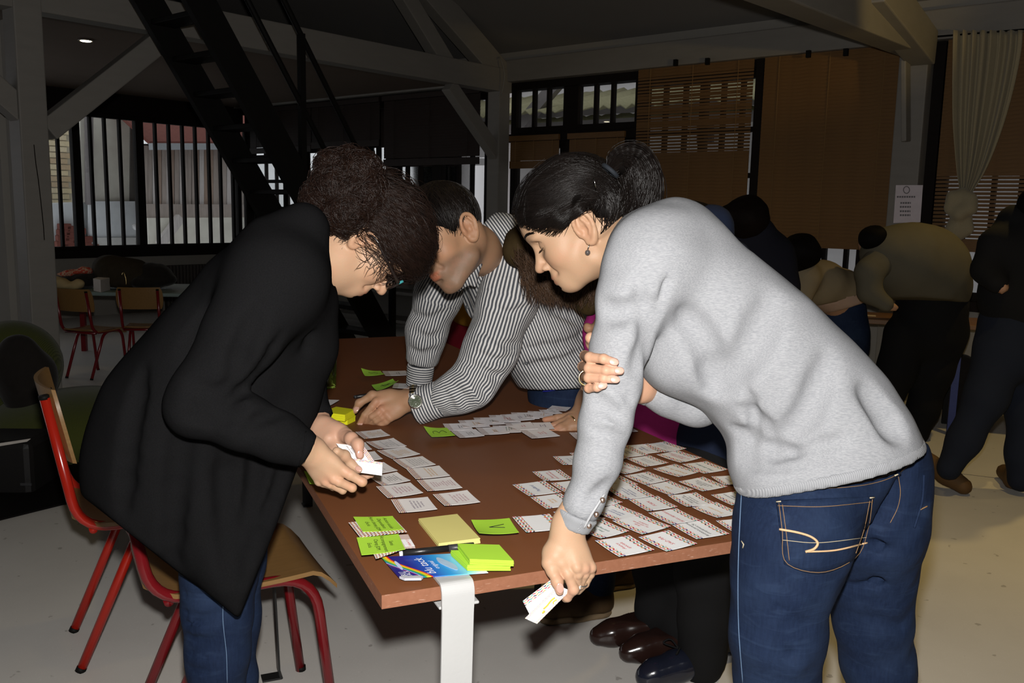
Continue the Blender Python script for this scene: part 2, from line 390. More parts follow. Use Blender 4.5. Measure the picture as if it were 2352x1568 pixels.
# second truss at the right
T1=Pp(2092,300,C0+NB*.12,NB); T1[2]=0
trim(MB().box(T1+up*1.21,(.19,.14,2.42),ax)); t1=lambda x,y,D:P(x,y,D)
_b0=T1+up*2.50-NB*.05; _b1=P(1860,-12,4.55); beam(_b0,_b0+(_b1-_b0)*2.2,.17,.20); beam(P(2120,112,T1[1]-.1),P(2000,-40,5.1),.17,.22)
beam(P(2132,100,T1[1]),P(2062,-30,5.5),.06,.08)
trim(MB().bar(P(2080,128,T1[1]-.13),P(2081,325,T1[1]-.13),.11,.035,up=BW))
# ---------------------------------------------------------------- windows
m,nt,b=newmat('window_glass'); nt.nodes.remove(b); o=nt.nodes['Material Output']
tr=nd(nt,'ShaderNodeBsdfTransparent',ins={0:(.86,.88,.88,1)}); gl=nd(nt,'ShaderNodeBsdfGlossy',ins={0:(1,1,1,1),1:.02}); fr=nd(nt,'ShaderNodeFresnel',ins={0:1.45})
mx=nd(nt,'ShaderNodeMixShader',ins={0:fr.outputs[0],1:tr.outputs[0],2:gl.outputs[0]}); nt.links.new(mx.outputs[0],o.inputs[0]); GLASS=m
wn=[0]
def window(fn,s0,s1,z0,z1,bars,hbars=(),fw=.055,bw=.022,depth=.08):
    """frame round (s0..s1,z0..z1); bars = s of upright glazing bars, (s,width) for a thicker one; one pane between each two"""
    wn[0]+=1; r=bpy.data.objects.new('window_%d'%wn[0],None); COL.objects.link(r); r['kind']='structure'
    d=NB if fn is pb else NL; ax_=np.array([BW if fn is pb else LW,d,up])
    def bx(sa,sb,za,zb,dep): return MB().box(fn((sa+sb)/2,(za+zb)/2,-.05),(sb-sa,dep,zb-za),ax_)
    fr=MB()
    for q in ((s0,s0+fw,z0,z1),(s1-fw,s1,z0,z1),(s0+fw,s1-fw,z0,z0+fw),(s0+fw,s1-fw,z1-fw,z1)): 
        fr.box(fn((q[0]+q[1])/2,(q[2]+q[3])/2,-.05),(q[1]-q[0],depth,q[3]-q[2]),ax_)
    fr.build('window_frame',DARK,r)
    xs=[(s0,fw*2)]+sorted([(t if isinstance(t,tuple) else (t,bw)) for t in bars])+[(s1,fw*2)]
    for s,w in xs[1:-1]: bx(s-w/2,s+w/2,z0+fw,z1-fw,.05 if w<.04 else .08).build('glazing_bar',DARK,r)
    zs=[z0+fw]+list(hbars)+[z1-fw]
    for h in hbars: bx(s0+fw,s1-fw,h-.02,h+.02,.055).build('glazing_bar',DARK,r)
    for (sa,wa),(sb,wb_) in zip(xs[:-1],xs[1:]):
        for za,zb in zip(zs[:-1],zs[1:]):
            bx(sa+wa/2-.004,sb-wb_/2+.004,za,zb,.004).build('pane',GLASS,r)
    return r
WS=lambda x,y=500:wl(x,y)[0]
ZT=wl(250,262)[1]
def header(fn,s0,s1,z0,z1):
    ax_=np.array([BW if fn is pb else LW,NB if fn is pb else NL,up]); return trim(MB().box(fn((s0+s1)/2,(z0+z1)/2,-.04),(abs(s1-s0),.14,z1-z0),ax_),DARK,.004)
header(pl,0,9.8,ZT,TOP+.03); header(pl,0,9.8,SILL-.07,SILL+.02)
ss=sorted
def uprights(l,y=430): return [ (WS(t[0],y),t[1]) if isinstance(t,tuple) else WS(t,y) for t in l]
window(pl,WS(326,430),WS(181,430),SILL+.02,ZT,uprights([217,250,284]),fw=.045,bw=.028)
window(pl,WS(181,430),WS(60,430),SILL+.02,ZT,uprights([142,105]),fw=.04,bw=.028)
window(pl,WS(576,430),WS(326,430),SILL+.02,ZT,uprights([365,396,427,456,486,512,540]),fw=.05,bw=.028)
window(pl,0.02,WS(576,430),SILL+.02,ZT,[],fw=.05)
window(pl,WS(60,430),WS(60,430)+1.6,SILL+.02,ZT,[WS(60,430)+.5,WS(60,430)+1.1],fw=.05)
WX=lambda x,y=400:wb(x,y)[0]
header(pb,0,12,TOP-.07,TOP+.02); header(pb,0,12,SILL-.05,SILL+.02)
sA,sB,sC,sD,sE,sF,sG=0.05,WX(692,420),WX(892,420),WX(1118,420),WX(1172,300),WX(1468,300),WX(1745,300)
window(pb,sA,sB,SILL+.02,TOP-.07,[WX(648,420)],[wb(640,358)[1],wb(640,416)[1],wb(640,478)[1]],bw=.03)
window(pb,sB,sC,SILL+.02,TOP-.07,[WX(740,420),WX(785,420),(WX(830,420),.06),WX(862,420)],bw=.03)
window(pb,sC,sD,SILL+.02,TOP-.07,[WX(929,430),WX(958.5,430),(WX(1000,430),.13),WX(1046,430),WX(1077,430)],bw=.028,fw=.045)
# the glazed doors: a transom row above, taller lights below
zt0,zt1=wb(1240,293)[1],wb(1240,190)[1]
window(pb,sE,sF,zt0-.05,zt1+.05,[WX(1221,240),WX(1254,240),(WX(1309,240),.165),WX(1362.5,240),WX(1401.5,240)],bw=.028,fw=.06)
header(pb,sE,sF,zt1+.05,TOP); header(pb,sE,sF,zt0-.13,zt0-.05)
window(pb,sE,sF,SILL+.02,zt0-.13,[(WX(1298,340),.13)],fw=.06)
window(pb,sF,sG,SILL+.02,TOP-.07,[WX(1520,300),WX(1565,300),(WX(1608,300),.05),WX(1652,300),WX(1696,300)],[1.62,1.98],bw=.03)
s2=WX(2052,560)
window(pb,sG,s2,SILL+.02,TOP-.07,[WX(1885,620),WX(1935,620),(WX(1968,620),.04),WX(2010,620)],bw=.028)
s3=WX(2138,350)
trim(MB().box(pb(s3,(SILL+TOP)/2,.0),(.11,.12,TOP-SILL),ax),DARK,.004)
window(pb,s3+.055,s3+1.9,SILL+.02,TOP-.07,[WX(2200,600),WX(2262,600),(WX(2330,600),.05),WX(2400,600)],bw=.028)
window(pb,s3+1.9,s3+3.6,SILL+.02,TOP-.07,[s3+2.4,s3+2.9],bw=.028)
trim(MB().box(pb(sG+.0,(SILL+TOP)/2+.0,.04),(.065,.05,TOP-SILL+.1),ax),DARK,.003)
# ---------------------------------------------------------------- bamboo blinds
BAM=M('bamboo',(.15,.078,.027),.55,.3,var=.35,scale=(4,4,40),bmp=.2); BAMD=M('dark_bamboo',(.018,.008,.004),.6,.3,var=.35,scale=(4,4,40),bmp=.2)
CORD=M('blind_cord',(.20,.12,.05),.9,.1)
bl=[0]
def blind(s0,s1,z0,z1,label,gapz=None,mat=BAM,off=.075,pitch=.026,group=None,drop=True):
    t=thing('bamboo_blind',label,'blind',tuple(pb((s0+s1)/2,z1,off)),0,group); inv=-np.array(t.location)
    W=s1-s0; a_=np.array([BW,NB,up])
    def mesh_of(h,tilt,th=.0035):
        c_,s_=math.cos(tilt),math.sin(tilt); A=np.array([BW,c_*NB+s_*up,-s_*NB+c_*up]); return MB().box((0,0,0),(W,th,h),A).mesh('slat')
    full=mesh_of(pitch*1.10,.10); opn=mesh_of(pitch*.70,.05); jmax=int((z1-.05-z0)/pitch)
    for j in range(jmax):
        z=z1-.05-pitch*(j+.5); me=opn if (gapz and any(a<z<b for a,b in gapz)) else full
        o=link('slat',me,mat,t); o.location=pb((s0+s1)/2,z,off)+inv
    MB().box(pb((s0+s1)/2,z1-.02,off+.01)+inv,(W+.02,.03,.05),a_).build('head_rail',mat,t)
    MB().box(pb((s0+s1)/2,z0-.02,off+.006)+inv,(W,.012,.07),a_).build('bottom_rail',mat,t)
    for fr in (.12,.5,.88): MB().bar(pb(s0+W*fr,z1-.03,off+.012)+inv,pb(s0+W*fr,z0,off+.012)+inv,.004,.004).build('cord',CORD if mat is BAM else mat,t)
    return t
G='bamboo blinds on the window wall'
zb=wb(1900,553,.08)[1]; zg=lambda y:wb(1600,y,.08)[1]
blind(WX(1472,300),WX(1733,300),zb,TOP+.06,'half open bamboo blind with daylight between its upper slats',[(zg(345),zg(285)),(zg(275),zg(250)),(zg(242),zg(222)),(zg(215),zg(165))],group=G)
blind(WX(1757,300),WX(2068,300),zb,TOP+.09,'wide closed bamboo blind beside the post with the paper notice',group=G)
zc=wb(2240,560,.08)[1]
blind(s3+.07,s3+1.35,zc,TOP+.06,'bamboo blind hanging behind the knotted cream curtain',[(zc,wb(2240,400,.08)[1])],group=G)
blind(s3+1.38,s3+2.8,zc,TOP+.06,'bamboo blind at the right end of the window wall',group=G)
blind(WX(1177,345),WX(1288,345),wb(1230,372,.08)[1],wb(1230,318,.08)[1]+.03,'short bamboo blind on the left leaf of the glazed doors',pitch=.022,group=G,off=.03)
blind(WX(1312,345),WX(1438,345),wb(1370,368,.08)[1],wb(1370,312,.08)[1]+.03,'short bamboo blind on the right leaf of the glazed doors',pitch=.022,group=G,off=.03)
G2='dark roller slat blinds near the corner'
blind(WX(582,300),WX(722,300),wb(640,340,.08)[1],TOP-.02,'dark slatted blind behind the upper part of the black stair',mat=BAMD,pitch=.03,group=G2,off=.05)
blind(WX(724,300),WX(880,300),wb(800,326,.08)[1],TOP-.02,'dark slatted blind right of the stair handrail, shortest drop',mat=BAMD,pitch=.03,group=G2,off=.05)
blind(WX(890,300),WX(1110,300),wb(1000,366,.08)[1],TOP-.02,'dark slatted blind just left of the braced centre post',mat=BAMD,pitch=.03,group=G2,off=.05)
# small clips on the plate holding the big blinds
for x,y,cl_ in ((1552,144,'left clip over the half open bamboo blind'),(1625,141,'right clip over the half open bamboo blind'),(1857,124,'left clip over the wide closed bamboo blind'),(1943,120,'right clip over the wide closed bamboo blind')):
    MB().box(Pp(x,y,C0+NB*.15,NB),(.03,.03,.05),ax).build('blind_clip',BLACKM,None,label='small black '+cl_,category='clip',group='blind clips on the wall plate')
# ---------------------------------------------------------------- knotted curtain
m,nt,b=newmat('cream_linen',.9,.1,sheen=.2); v=coords(nt,'Object',(30,30,30)); base(nt,b,mixc(nt,noise(nt,v,5,3),(.26,.22,.135),(.34,.29,.19))); bump(nt,b,noise(nt,v,30,2),.1); LINEN=m
t=thing('knotted_curtain','long cream curtain tied in a knot in front of the right blind','curtain',tuple(Pp(2265,75,C0+NB*.25,NB)))
inv=-np.array(t.location)
rows=[]
for y,x0,x1,amp in [(70,2190,2350,.03),(120,2189,2346,.032),(200,2188,2330,.03),(280,2189,2308,.028),(350,2194,2283,.026),(400,2199,2260,.022),(432,2204,2240,.016),(452,2204,2228,.01)]:
    a=Pp(x0,y,C0+NB*.22,NB);b_=Pp(x1,y,C0+NB*.22,NB); u=np.linspace(0,1,60)
    ph=np.sin(u*2*math.pi*7.5)+.4*np.sin(u*2*math.pi*13+1)
    rows.append(a+(b_-a)*u[:,None]+NB*(amp*ph)[:,None])
rr=np.array([spline(np.array(rows)[:,j],24) for j in range(60)]).transpose(1,0,2)
MB().grid(rr+inv,.004,NB).build('drape',LINEN,t,True)
s=SDF(); K=lambda x,y,o=.24:Pp(x,y,C0+NB*o,NB); q=mpp(6.3)
s.chain([K(2212,440),K(2192,455,.28),K(2186,478,.28),K(2204,490,.30),K(2226,478,.30),K(2228,458,.28),K(2208,446,.26)],[.035,.04,.04,.042,.04,.038,.03],.03)
s.chain([K(2205,470),K(2207,500),K(2196,528)],[.05,.055,.07],.02); s.chain([K(2205,470),K(2212,500),K(2216,524)],[.05,.05,.055],.02)
s.disp(wavy(5,.008,40,(1,1,3)),.008); sdfobj('knot',s,.014,LINEN,t); 
for c in t.children:
    if c.name.startswith('knot'): c.location=inv
# curtain rod of thin wire
MB().tube(np.array([Pp(2150,84,C0+NB*.2,NB),Pp(2420,62,C0+NB*.2,NB)]),.006,6).build('curtain_wire',BLACKM,None,True,label='thin dark wire the cream curtain hangs from',category='wire')
# notice on the right post
t=thing('paper_notice','white paper notice with a crest and printed lines on the right post','notice',tuple(Pp(2087,468,T1+NB*.075,NB)))
A=[Pp(x,y,T1+NB*.078,NB)-np.array(t.location) for x,y in ((2052,512),(2114,510),(2120,425),(2058,425))]
MB().prism(A,NB*.0015).build('paper',M('notice_paper',(.62,.56,.60),.8),t)
nn=MB(); e=lambda x,y:Pp(x,y,T1+NB*.081,NB)-np.array(t.location)
for x0,x1,y in ((2060,2102,452),(2068,2092,466),(2067,2092,475),(2067,2091,485),(2067,2091,494)):
    for k in np.arange(x0,x1,5.5): nn.bar(e(k,y),e(min(k+4,x1),y-.2),.012,.001,up=NB)
nn.build('printed_lines',M('grey_print',(.16,.15,.16),.9),t,kind='stuff')
MB().tube(np.array([e(2082+7*math.cos(a),436+8*math.sin(a)) for a in np.linspace(0,6.283,14)]),.003,5,False).build('crest',M('grey_print',(.16,.15,.16)),t)
# ---------------------------------------------------------------- outside, beyond the left windows
ROOFR=M('red_roof_tile',(.20,.07,.055),.8,.2,var=.25); ZINC=M('zinc_sheet',(.82,.86,.92),.6,.3,0,var=.15,scale=(2,2,2)); OLD=M('old_render',(.85,.81,.72),.9,.1,var=.22,scale=(1.2,1.2,1.2),bmp=.4)
def planeD(o,n): return lambda x,y:Pp(x,y,o,n)
EN=NL   # outside walls roughly parallel to the left wall
def ext_wall(off,x0,x1,y0,y1,mat,name,label,th=.3,cat='wall',root=None):
    f=planeD(C0-EN*off,EN); a,b_=f(x0,y1),f(x1,y1); z1=f(x0,y0)[2]; z0=a[2]; b_[2]=a[2]
    return MB().prism([a,b_,b_-EN*th,a-EN*th],(0,0,z1-z0)).build(name,mat,root)
# brick house: every brick its own piece
t=thing('brick_house','pale yellow brick building seen through the leftmost window panes','building',tuple(C0-EN*5+LW*4))
inv=-np.array(t.location); fb=planeD(C0-EN*5,EN)
a=fb(60,568); b_=fb(182,568); z0,z1=fb(120,590)[2],fb(120,225)[2]; L=np.linalg.norm((b_-a)[:2]); dr=(b_-a)/np.linalg.norm(b_-a); dr[2]=0
a[2]=0;b_[2]=0
MB().prism([a+up*z0+inv,b_+up*z0+inv,b_+up*z0-EN*.3+inv,a+up*z0-EN*.3+inv],(0,0,z1-z0)).build('mortar_wall',M('mortar',(.62,.58,.50),.95,.1),t)
A_=np.array([dr,EN,up]); bmz=[MB().box((0,0,0),(.27,.03,.078),A_).mesh('brick') for _ in range(3)]
BR=[M('brick_pale',(.88,.74,.52),.9,.1,var=.2,scale=(9,9,9)),M('brick_yellow',(.86,.74,.54),.9,.1,var=.2,scale=(9,9,9)),M('brick_brown',(.66,.52,.36),.9,.1,var=.2,scale=(9,9,9))]
for me,mm in zip(bmz,BR): me.materials.append(mm)
zb0=fb(120,470)[2]; nr=0; z=zb0
while z<z1 and nr<300:
    k=int((z-zb0)/.095+.5); x=.14+(.145 if k%2 else 0)
    while x<L-.1 and nr<300:
        o=link('brick',bmz[random.choice([0,0,1,1,2])],None,t); o.location=a+dr*x+EN*(.008+random.uniform(0,.006))+up*(z+.04)+inv; x+=.29; nr+=1
    z+=.095
# zinc parapet and sloping red roof below it
MB().prism([fb(60,468)+EN*.02+inv,fb(200,462)+EN*.02+inv,fb(200,462)+EN*.5+inv,fb(60,468)+EN*.5+inv],(0,0,-.75)).build('zinc_parapet',ZINC,t)
tl=MB().tube(np.array([[0,0,0],[.0,0,.01]]),.05); 
for r_ in range(4):
    for q_ in range(3+r_):
        p0=fb(108+q_*17-r_*2+2,518+r_*13+q_*5)+EN*.6
        MB().box(p0+inv,(.19,.10,.10),A_).build('roof_tile',ROOFR,t,bevel=.012)
# grey rendered house with drain pipe
t=thing('rendered_house','grey rendered house with a zinc flashing and drain pipe outside the second window','building',tuple(C0-EN*4.5+LW*3.4)); inv=-np.array(t.location)
f2=planeD(C0-EN*4.5,EN)
def panel(pts,th,mat,name,f,o=0):
    q=[f(x,y)+EN*o+inv for x,y in pts]; return MB().prism(q,-EN*th).build(name,mat,t)
panel([(184,590),(330,590),(330,230),(184,230)],.3,OLD,'house_wall',f2)
panel([(200,545),(330,545),(330,462),(200,462)],.06,ZINC,'zinc_flashing',f2,.08)
panel([(186,575),(330,575),(330,545),(200,545)],.06,M('weathered_concrete',(.7,.7,.68),.9),'ledge',f2,.12)
MB().tube(np.array([f2(197,235)+EN*.1+inv,f2(199,470)+EN*.1+inv]),.07,8).build('drain_pipe',M('old_grey_pipe',(.20,.18,.18)),t,True)
panel([(296,590),(322,590),(318,280),(298,280)],.08,M('dark_render',(.12,.11,.10),.9),'dark_strip',f2,.03)  # narrow darker strip down the house wall
MB().tube(np.array([f2(287,521)+EN*.3+inv,f2(296,517)+EN*.3+inv]),.05,8).build('lamp_globe',M('lamp_globe',(.8,.8,.8)),t,True)
# wooden shed with red roof, plank by plank
t=thing('plank_shed','weathered plank shed with a red tiled roof outside the barred window','shed',tuple(C0-EN*3.5+LW*2)); inv=-np.array(t.location)
f3=planeD(C0-EN*3.5,EN)
WDS=[M('grey_plank',(.46,.40,.36),.9,.1,var=.3,scale=(8,8,1)),M('brown_plank',(.40,.30,.24),.9,.1,var=.3,scale=(8,8,1)),M('pale_plank',(.66,.62,.60),.9,.1,var=.3,scale=(8,8,1))]
x=328; k=0
while x<676:
    w=random.uniform(8.5,12); o_=random.uniform(0,.05); y0=338+random.uniform(-4,4); y1=488+random.uniform(-8,10)
    q=[f3(x,y1)+EN*o_+inv,f3(x+w-1,y1)+EN*o_+inv,f3(x+w-1,y0)+EN*o_+inv,f3(x,y0)+EN*o_+inv]
    MB().prism(q,-EN*.04).build('plank',WDS[random.choice([0,0,1,2])],t); x+=w; k+=1
panel([(320,590),(690,590),(690,330),(320,330)],.05,M('shed_shadow',(.05,.045,.04),.9),'shade_backing',f3,-.06)  # dark sheet behind the planks, its colour stands in for shade
panel([(330,500),(688,498),(688,470),(330,468)],.05,M('grey_plank',(.26,.22,.19)),'cross_rail',f3,.10)
panel([(330,585),(688,585),(688,498),(330,500)],.06,OLD,'base_wall',f3,.14)
q=[f3(318,335)+EN*.35+inv,f3(692,335)+EN*.35+inv,f3(692,275)-EN*1.5+inv+up*.5,f3(318,275)-EN*1.5+inv+up*.5]; MB().prism(q,(0,0,.06)).build('tiled_roof',ROOFR,t)
MB().bar(f3(318,338)+EN*.38+inv,f3(692,338)+EN*.38+inv,.12,.10).build('gutter',M('old_gutter',(.40,.42,.44),.8),t)
MB().bar(f3(345,560)+EN*.3+inv,f3(392,498)+EN*.3+inv,.10,.14).build('leaning_beam',WDS[2],t)
# outside the window wall: courtyard front with corrugated canopy, seen over the glazed doors and under the blinds
t=thing('courtyard_house','pale courtyard house front with a corrugated canopy outside the glazed doors','building',tuple(pb(6,0,-5))); inv=-np.array(t.location)
fw_=lambda x,y,o=-4.2:Pp(x,y,C0+NB*o,NB)
WHITE_R=M('pale_render',(.62,.59,.59),.9,.1,var=.08,scale=(1,1,1))
a,b_=pb(-6,-1.5,-4.4)+inv,pb(15,-1.5,-4.4)+inv
MB().prism([a,b_,b_-NB*.3,a-NB*.3],(0,0,8)).build('front_wall',WHITE_R,t)
z_=fw_(1300,235,-3.4)[2]; q=[];xs=np.linspace(0,14,170)
r0=np.array([pb(s,z_+.25+.03*math.sin(s*30),-4.3)+inv for s in xs]); r1=np.array([pb(s,z_-.20+.03*math.sin(s*30),-2.6)+inv for s in xs])
MB().grid(np.array([r0,r1]),.02,up).build('corrugated_canopy',M('corrugated_sheet',(.30,.28,.16),.7,.2,var=.3),t,True)
zz=fw_(1300,258,-3.0)[2]
for z3,h_ in ((zz,.10),(fw_(1300,290,-3.0)[2],.12)):
    MB().bar(pb(0,z3,-3.0)+inv,pb(14,z3,-3.0)+inv,.08,h_).build('canopy_rail',M('old_grey_pipe',(.20,.18,.18)),t)
MB().bar(fw_(1195,290,-2.8)+inv,fw_(1280,192,-2.8)+inv,.10,.16).build('canopy_strut',M('old_grey_pipe',(.20,.18,.18)),t)
r0=np.array([pb(s,zz-.02+.02*math.sin(s*26),-3.3)+inv for s in xs]); r1=np.array([pb(s,zz-.20+.02*math.sin(s*26),-3.25)+inv for s in xs])
MB().grid(np.array([r0,r1]),.02,-NB).build('corrugated_screen',M('mossy_sheet',(.32,.31,.17),.8,.2,var=.3),t,True)
for x0,x1,y0,y1 in ((1530,1560,170,215),(1600,1640,178,222),(1605,1640,285,330)):
    q=[fw_(x0,y1,-4.35)+inv,fw_(x1,y1,-4.35)+inv,fw_(x1,y0,-4.35)+inv,fw_(x0,y0,-4.35)+inv]; MB().prism(q,NB*.06).build('house_window',M('dark_window',(.05,.05,.06),.2,.5),t)
m=MB(); a=pb(-14,-1.6,-1)+0; m.prism([pb(-14,-1.6,-14),pb(16,-1.6,-14),pb(16,-1.6,-.4),pb(-14,-1.6,-.4)],(0,0,-.1)); m.build('ground_courtyard',M('courtyard_paving',(.30,.29,.28),.95),kind='structure')
# ================================================================ THE TABLE AND WHAT LIES ON IT
TZ=.742; YAW=.4061; TX=np.array([math.cos(YAW),math.sin(YAW),0]); TY=np.array([-math.sin(YAW),math.cos(YAW),0])
TO=np.array([-.3245,2.1874,0])*.578; TW,TL=.909,2.596
m,nt,b=newmat('hardboard_top',.5,.16); v=coords(nt,'Object',(1,1,1)); n1=noise(nt,v,3,4,.6); n2=noise(nt,v,260,2,.6)
c=mixc(nt,n1,(.145,.048,.017),(.205,.070,.026)); c=mixc(nt,math_(nt,'MULTIPLY',n2,.45),c,(.18,.08,.038)); base(nt,b,c); bump(nt,b,n2,.08,.0006); TOPM=m
m,nt,b=newmat('hardboard_edge',.7,.2); v=coords(nt,'Object',(1,1,1)); n1=noise(nt,v,90,3,.6); sc=ramp(nt,noise(nt,coords(nt,'Object',(14,14,90)),4,3,.6),[(.62,(0,0,0)),(.72,(1,1,1))])
c=mixc(nt,n1,(.20,.08,.042),(.28,.122,.07)); base(nt,b,mixc(nt,math_(nt,'MULTIPLY',sc,.35),c,(.60,.42,.33))); bump(nt,b,n1,.15,.001); EDGEM=m
tb=thing('work_table','long brown hardboard table covered with rows of printed cards','table',tuple(TO))
def tl(x,y,z): return TX*x+TY*y+np.array([0,0,z])
me=MB().prism([tl(0,0,TZ-.022),tl(TW,0,TZ-.022),tl(TW,TL,TZ-.022),tl(0,TL,TZ-.022)],(0,0,.022)).mesh('tabletop')
me.materials.append(EDGEM); me.materials.append(TOPM); me.polygons[1].material_index=1; me.polygons[0].material_index=1
link('tabletop',me,None,tb)
STEELW=M('white_steel',(.42,.42,.415),.35,.4,var=.02); STEELK=M('black_leg_steel',(.012,.012,.012),.4,.4,var=.1)
def table_leg(px,py,d,mat,w=.052):
    """clamped flat-bar leg: tongue on the top, bar down to a turned foot, second tongue below the board"""
    d=np.asarray(d,float); s_=np.cross([0,0,1.],d); a=tl(px,py,0); t_=.005
    path=[a+d*.062+up*(TZ+.0035),a-d*.004+up*(TZ+.0035),a-d*.010+up*(TZ-.008),a-d*.010+up*(TZ-.03),a+d*.012+up*.012,a+d*.02+up*.003,a-d*.035+up*.003]
    pts=fillet(path,[.006,.006,.01,.05,.004],5)
    ww=np.interp(np.arange(len(pts))/len(pts),[0,.45,1],[1,1,.85])*w
    R=np.array([[p-s_*wi/2,p+s_*wi/2] for p,wi in zip(pts,ww)])
    g=np.gradient(pts,axis=0); 
    o=MB().grid(R,0).build('leg',mat,tb,False); sm=o.modifiers.new('plate','SOLIDIFY'); sm.thickness=t_; sm.offset=0
    bv=o.modifiers.new('bevel','BEVEL'); bv.width=.0015; bv.segments=2
    l=MB(); l.box(a+d*.034-s_*.006+up*(TZ-.036),(w*1.25,.07,.005),np.array([s_,d,up])); l.build('leg_clamp',mat,tb,bevel=.012 if False else .002)
table_leg(.118,0,TY,STEELW,.0535); table_leg(.0,1.17,TX,STEELK,.045); table_leg(TW,1.35,-TX,STEELK,.045); table_leg(.35,TL,-TY,STEELK,.045)
# ---------------------------------------------------------------- printed card stock
PAL=[(.62,.06,.09),(.10,.32,.26),(.70,.34,.10),(.03,.04,.07),(.75,.28,.18),(.10,.28,.24),(.60,.05,.10),(.72,.42,.16)]
PAL2=[(.06,.07,.24),(.70,.36,.10),(.62,.06,.09),(.78,.36,.24),(.12,.34,.28),(.72,.45,.15),(.55,.04,.10)]
PAL3=[(.45,.05,.06),(.75,.50,.08),(.05,.05,.07),(.50,.06,.05),(.70,.40,.10),(.30,.05,.06),(.08,.09,.22)]
def cardmat(name,bands,white=(.86,.86,.86)):
    """white card with printed zigzag bands; band=(v0,v1,teeth,rows,palette,amp); u along the band"""
    m,nt,b=newmat(name,.55,.25); u=attr(nt,'u').outputs['Fac']; v_=attr(nt,'v').outputs['Fac']; col=None
    c=mixc(nt,noise(nt,coords(nt,'Object'),30,2),tuple(x*.97 for x in white),white)
    for v0,v1,teeth,rows,pal,amp in bands:
        tri=math_(nt,'ABSOLUTE',math_(nt,'SUBTRACT',math_(nt,'FRACT',math_(nt,'MULTIPLY',u,teeth)),.5))
        w=math_(nt,'ADD',math_(nt,'MULTIPLY',math_(nt,'DIVIDE',math_(nt,'SUBTRACT',v_,v0),v1-v0),rows),math_(nt,'MULTIPLY',tri,amp))
        on=math_(nt,'GREATER_THAN',math_(nt,'FRACT',w),.48)
        cell=math_(nt,'FRACT',math_(nt,'ADD',math_(nt,'MULTIPLY',u,1.7 if teeth<12 else 5.3),math_(nt,'MULTIPLY',math_(nt,'FLOOR',w),.37)))
        pc=ramp(nt,cell,[(i/len(pal),p) for i,p in enumerate(pal)],'CONSTANT')
        inb=math_(nt,'MULTIPLY',math_(nt,'GREATER_THAN',v_,v0),math_(nt,'LESS_THAN',v_,v1))
        c=mixc(nt,math_(nt,'MULTIPLY',inb,on),c,pc)
    base(nt,b,c); MATS[name]=m; return m
CARD_A=cardmat('card_two_bands',[(0,.21,6.5,2.2,PAL2,1.0),(.79,1.0,6.5,2.2,PAL,1.0)])
CARD_BL=cardmat('card_blank_bands',[(0,.23,6,2.6,PAL,1.0),(.78,1.0,6,2.2,PAL2,1.0)])
CARD_B=cardmat('card_small_band',[(.02,.19,15,3.4,PAL3,1.0)],(.84,.80,.78))
CARD_C=cardmat('card_grey_band',[(.0,.24,26,7,[(.42,.30,.24),(.50,.40,.36),(.35,.24,.22)],1.0)],(.80,.76,.77))
CARD_D=cardmat('card_all_pattern',[(0,1,13,13,PAL3,1.0)])
WHITEC=M('plain_card',(.86,.86,.86),.55,.25,var=.02,bmp=0)
INK={k:M('ink_'+k,c,.8,.1,var=0,bmp=0) for k,c in dict(red=(.55,.05,.06),blue=(.05,.07,.22),green=(.03,.13,.09),orange=(.62,.33,.06),black=(.03,.03,.035),purple=(.10,.05,.14),grey=(.30,.30,.32),mauve=(.42,.16,.22)).items()}
def rectLR(Lw,Rw,ratio):
    d=Rw-Lw; th=math.atan2(1,ratio); D=math.hypot(d[0],d[1]); c_,s_=math.cos(th),math.sin(th)
    e=np.array([d[0]*c_+d[1]*s_,-d[0]*s_+d[1]*c_,0])*c_; return Lw,e,d-e    # corner, band direction, across
def sheet(L,e1,e2,lift=.0,n=7,th=.0006,seed=0,curl=None):
    u=np.linspace(0,1,n); U,Vv=np.meshgrid(u,u,indexing='ij'); g=np.random.default_rng(seed)
    k=(g.uniform(.3,1,4) if curl is None else np.asarray(curl))*lift
    z=k[0]*((1-U)*(1-Vv))**2+k[1]*((U)*(1-Vv))**2+k[2]*((1-U)*Vv)**2+k[3]*(U*Vv)**2
    Q=L+U[...,None]*e1+Vv[...,None]*e2+z[...,None]*up
    mb=MB().grid(Q,th,up); me=mb.mesh('card'); a=np.concatenate([U.ravel(),U.ravel()]); b_=np.concatenate([Vv.ravel(),Vv.ravel()])
    setattrf(me,'u',a); setattrf(me,'v',b_)
    def at(pu,pv): 
        return L+np.outer(pu,e1)+np.outer(pv,e2)+np.outer(k[0]*((1-pu)*(1-pv))**2+k[1]*(pu*(1-pv))**2+k[2]*((1-pu)*pv)**2+k[3]*(pu*pv)**2+.0005,up)
    return me,at
def lettering(body,at,ox,oy,xd,yd,size,mat,parent,inv,shear=.25,wlen=1.0,ls=1.0,maxw=.95,name='lettering',bold=0):
    """text laid on a sheet: (ox,oy) its middle in sheet units, xd / yd = reading and up directions in sheet units"""
    me=text_mesh(body,size,shear,ls=ls); n=len(me.vertices); co_=np.empty(n*3); me.vertices.foreach_get('co',co_); co_=co_.reshape(-1,3)
    if n==0: return
    w=co_[:,0].max()-co_[:,0].min(); s_=min(1,maxw/max(w,1e-6))
    xd=np.asarray(xd,float); yd=np.asarray(yd,float)
    uv=np.array([ox,oy])+np.outer(co_[:,0]*s_*wlen,xd)+np.outer(co_[:,1]-co_[:,1].mean()*0,yd)
    me.vertices.foreach_set('co',(at(uv[:,0],uv[:,1])+inv).ravel()); me.update()
    return link(name,me,mat,parent)
zc_=[TZ+.0012]
def nextz(): zc_[0]+=.00022; return zc_[0]
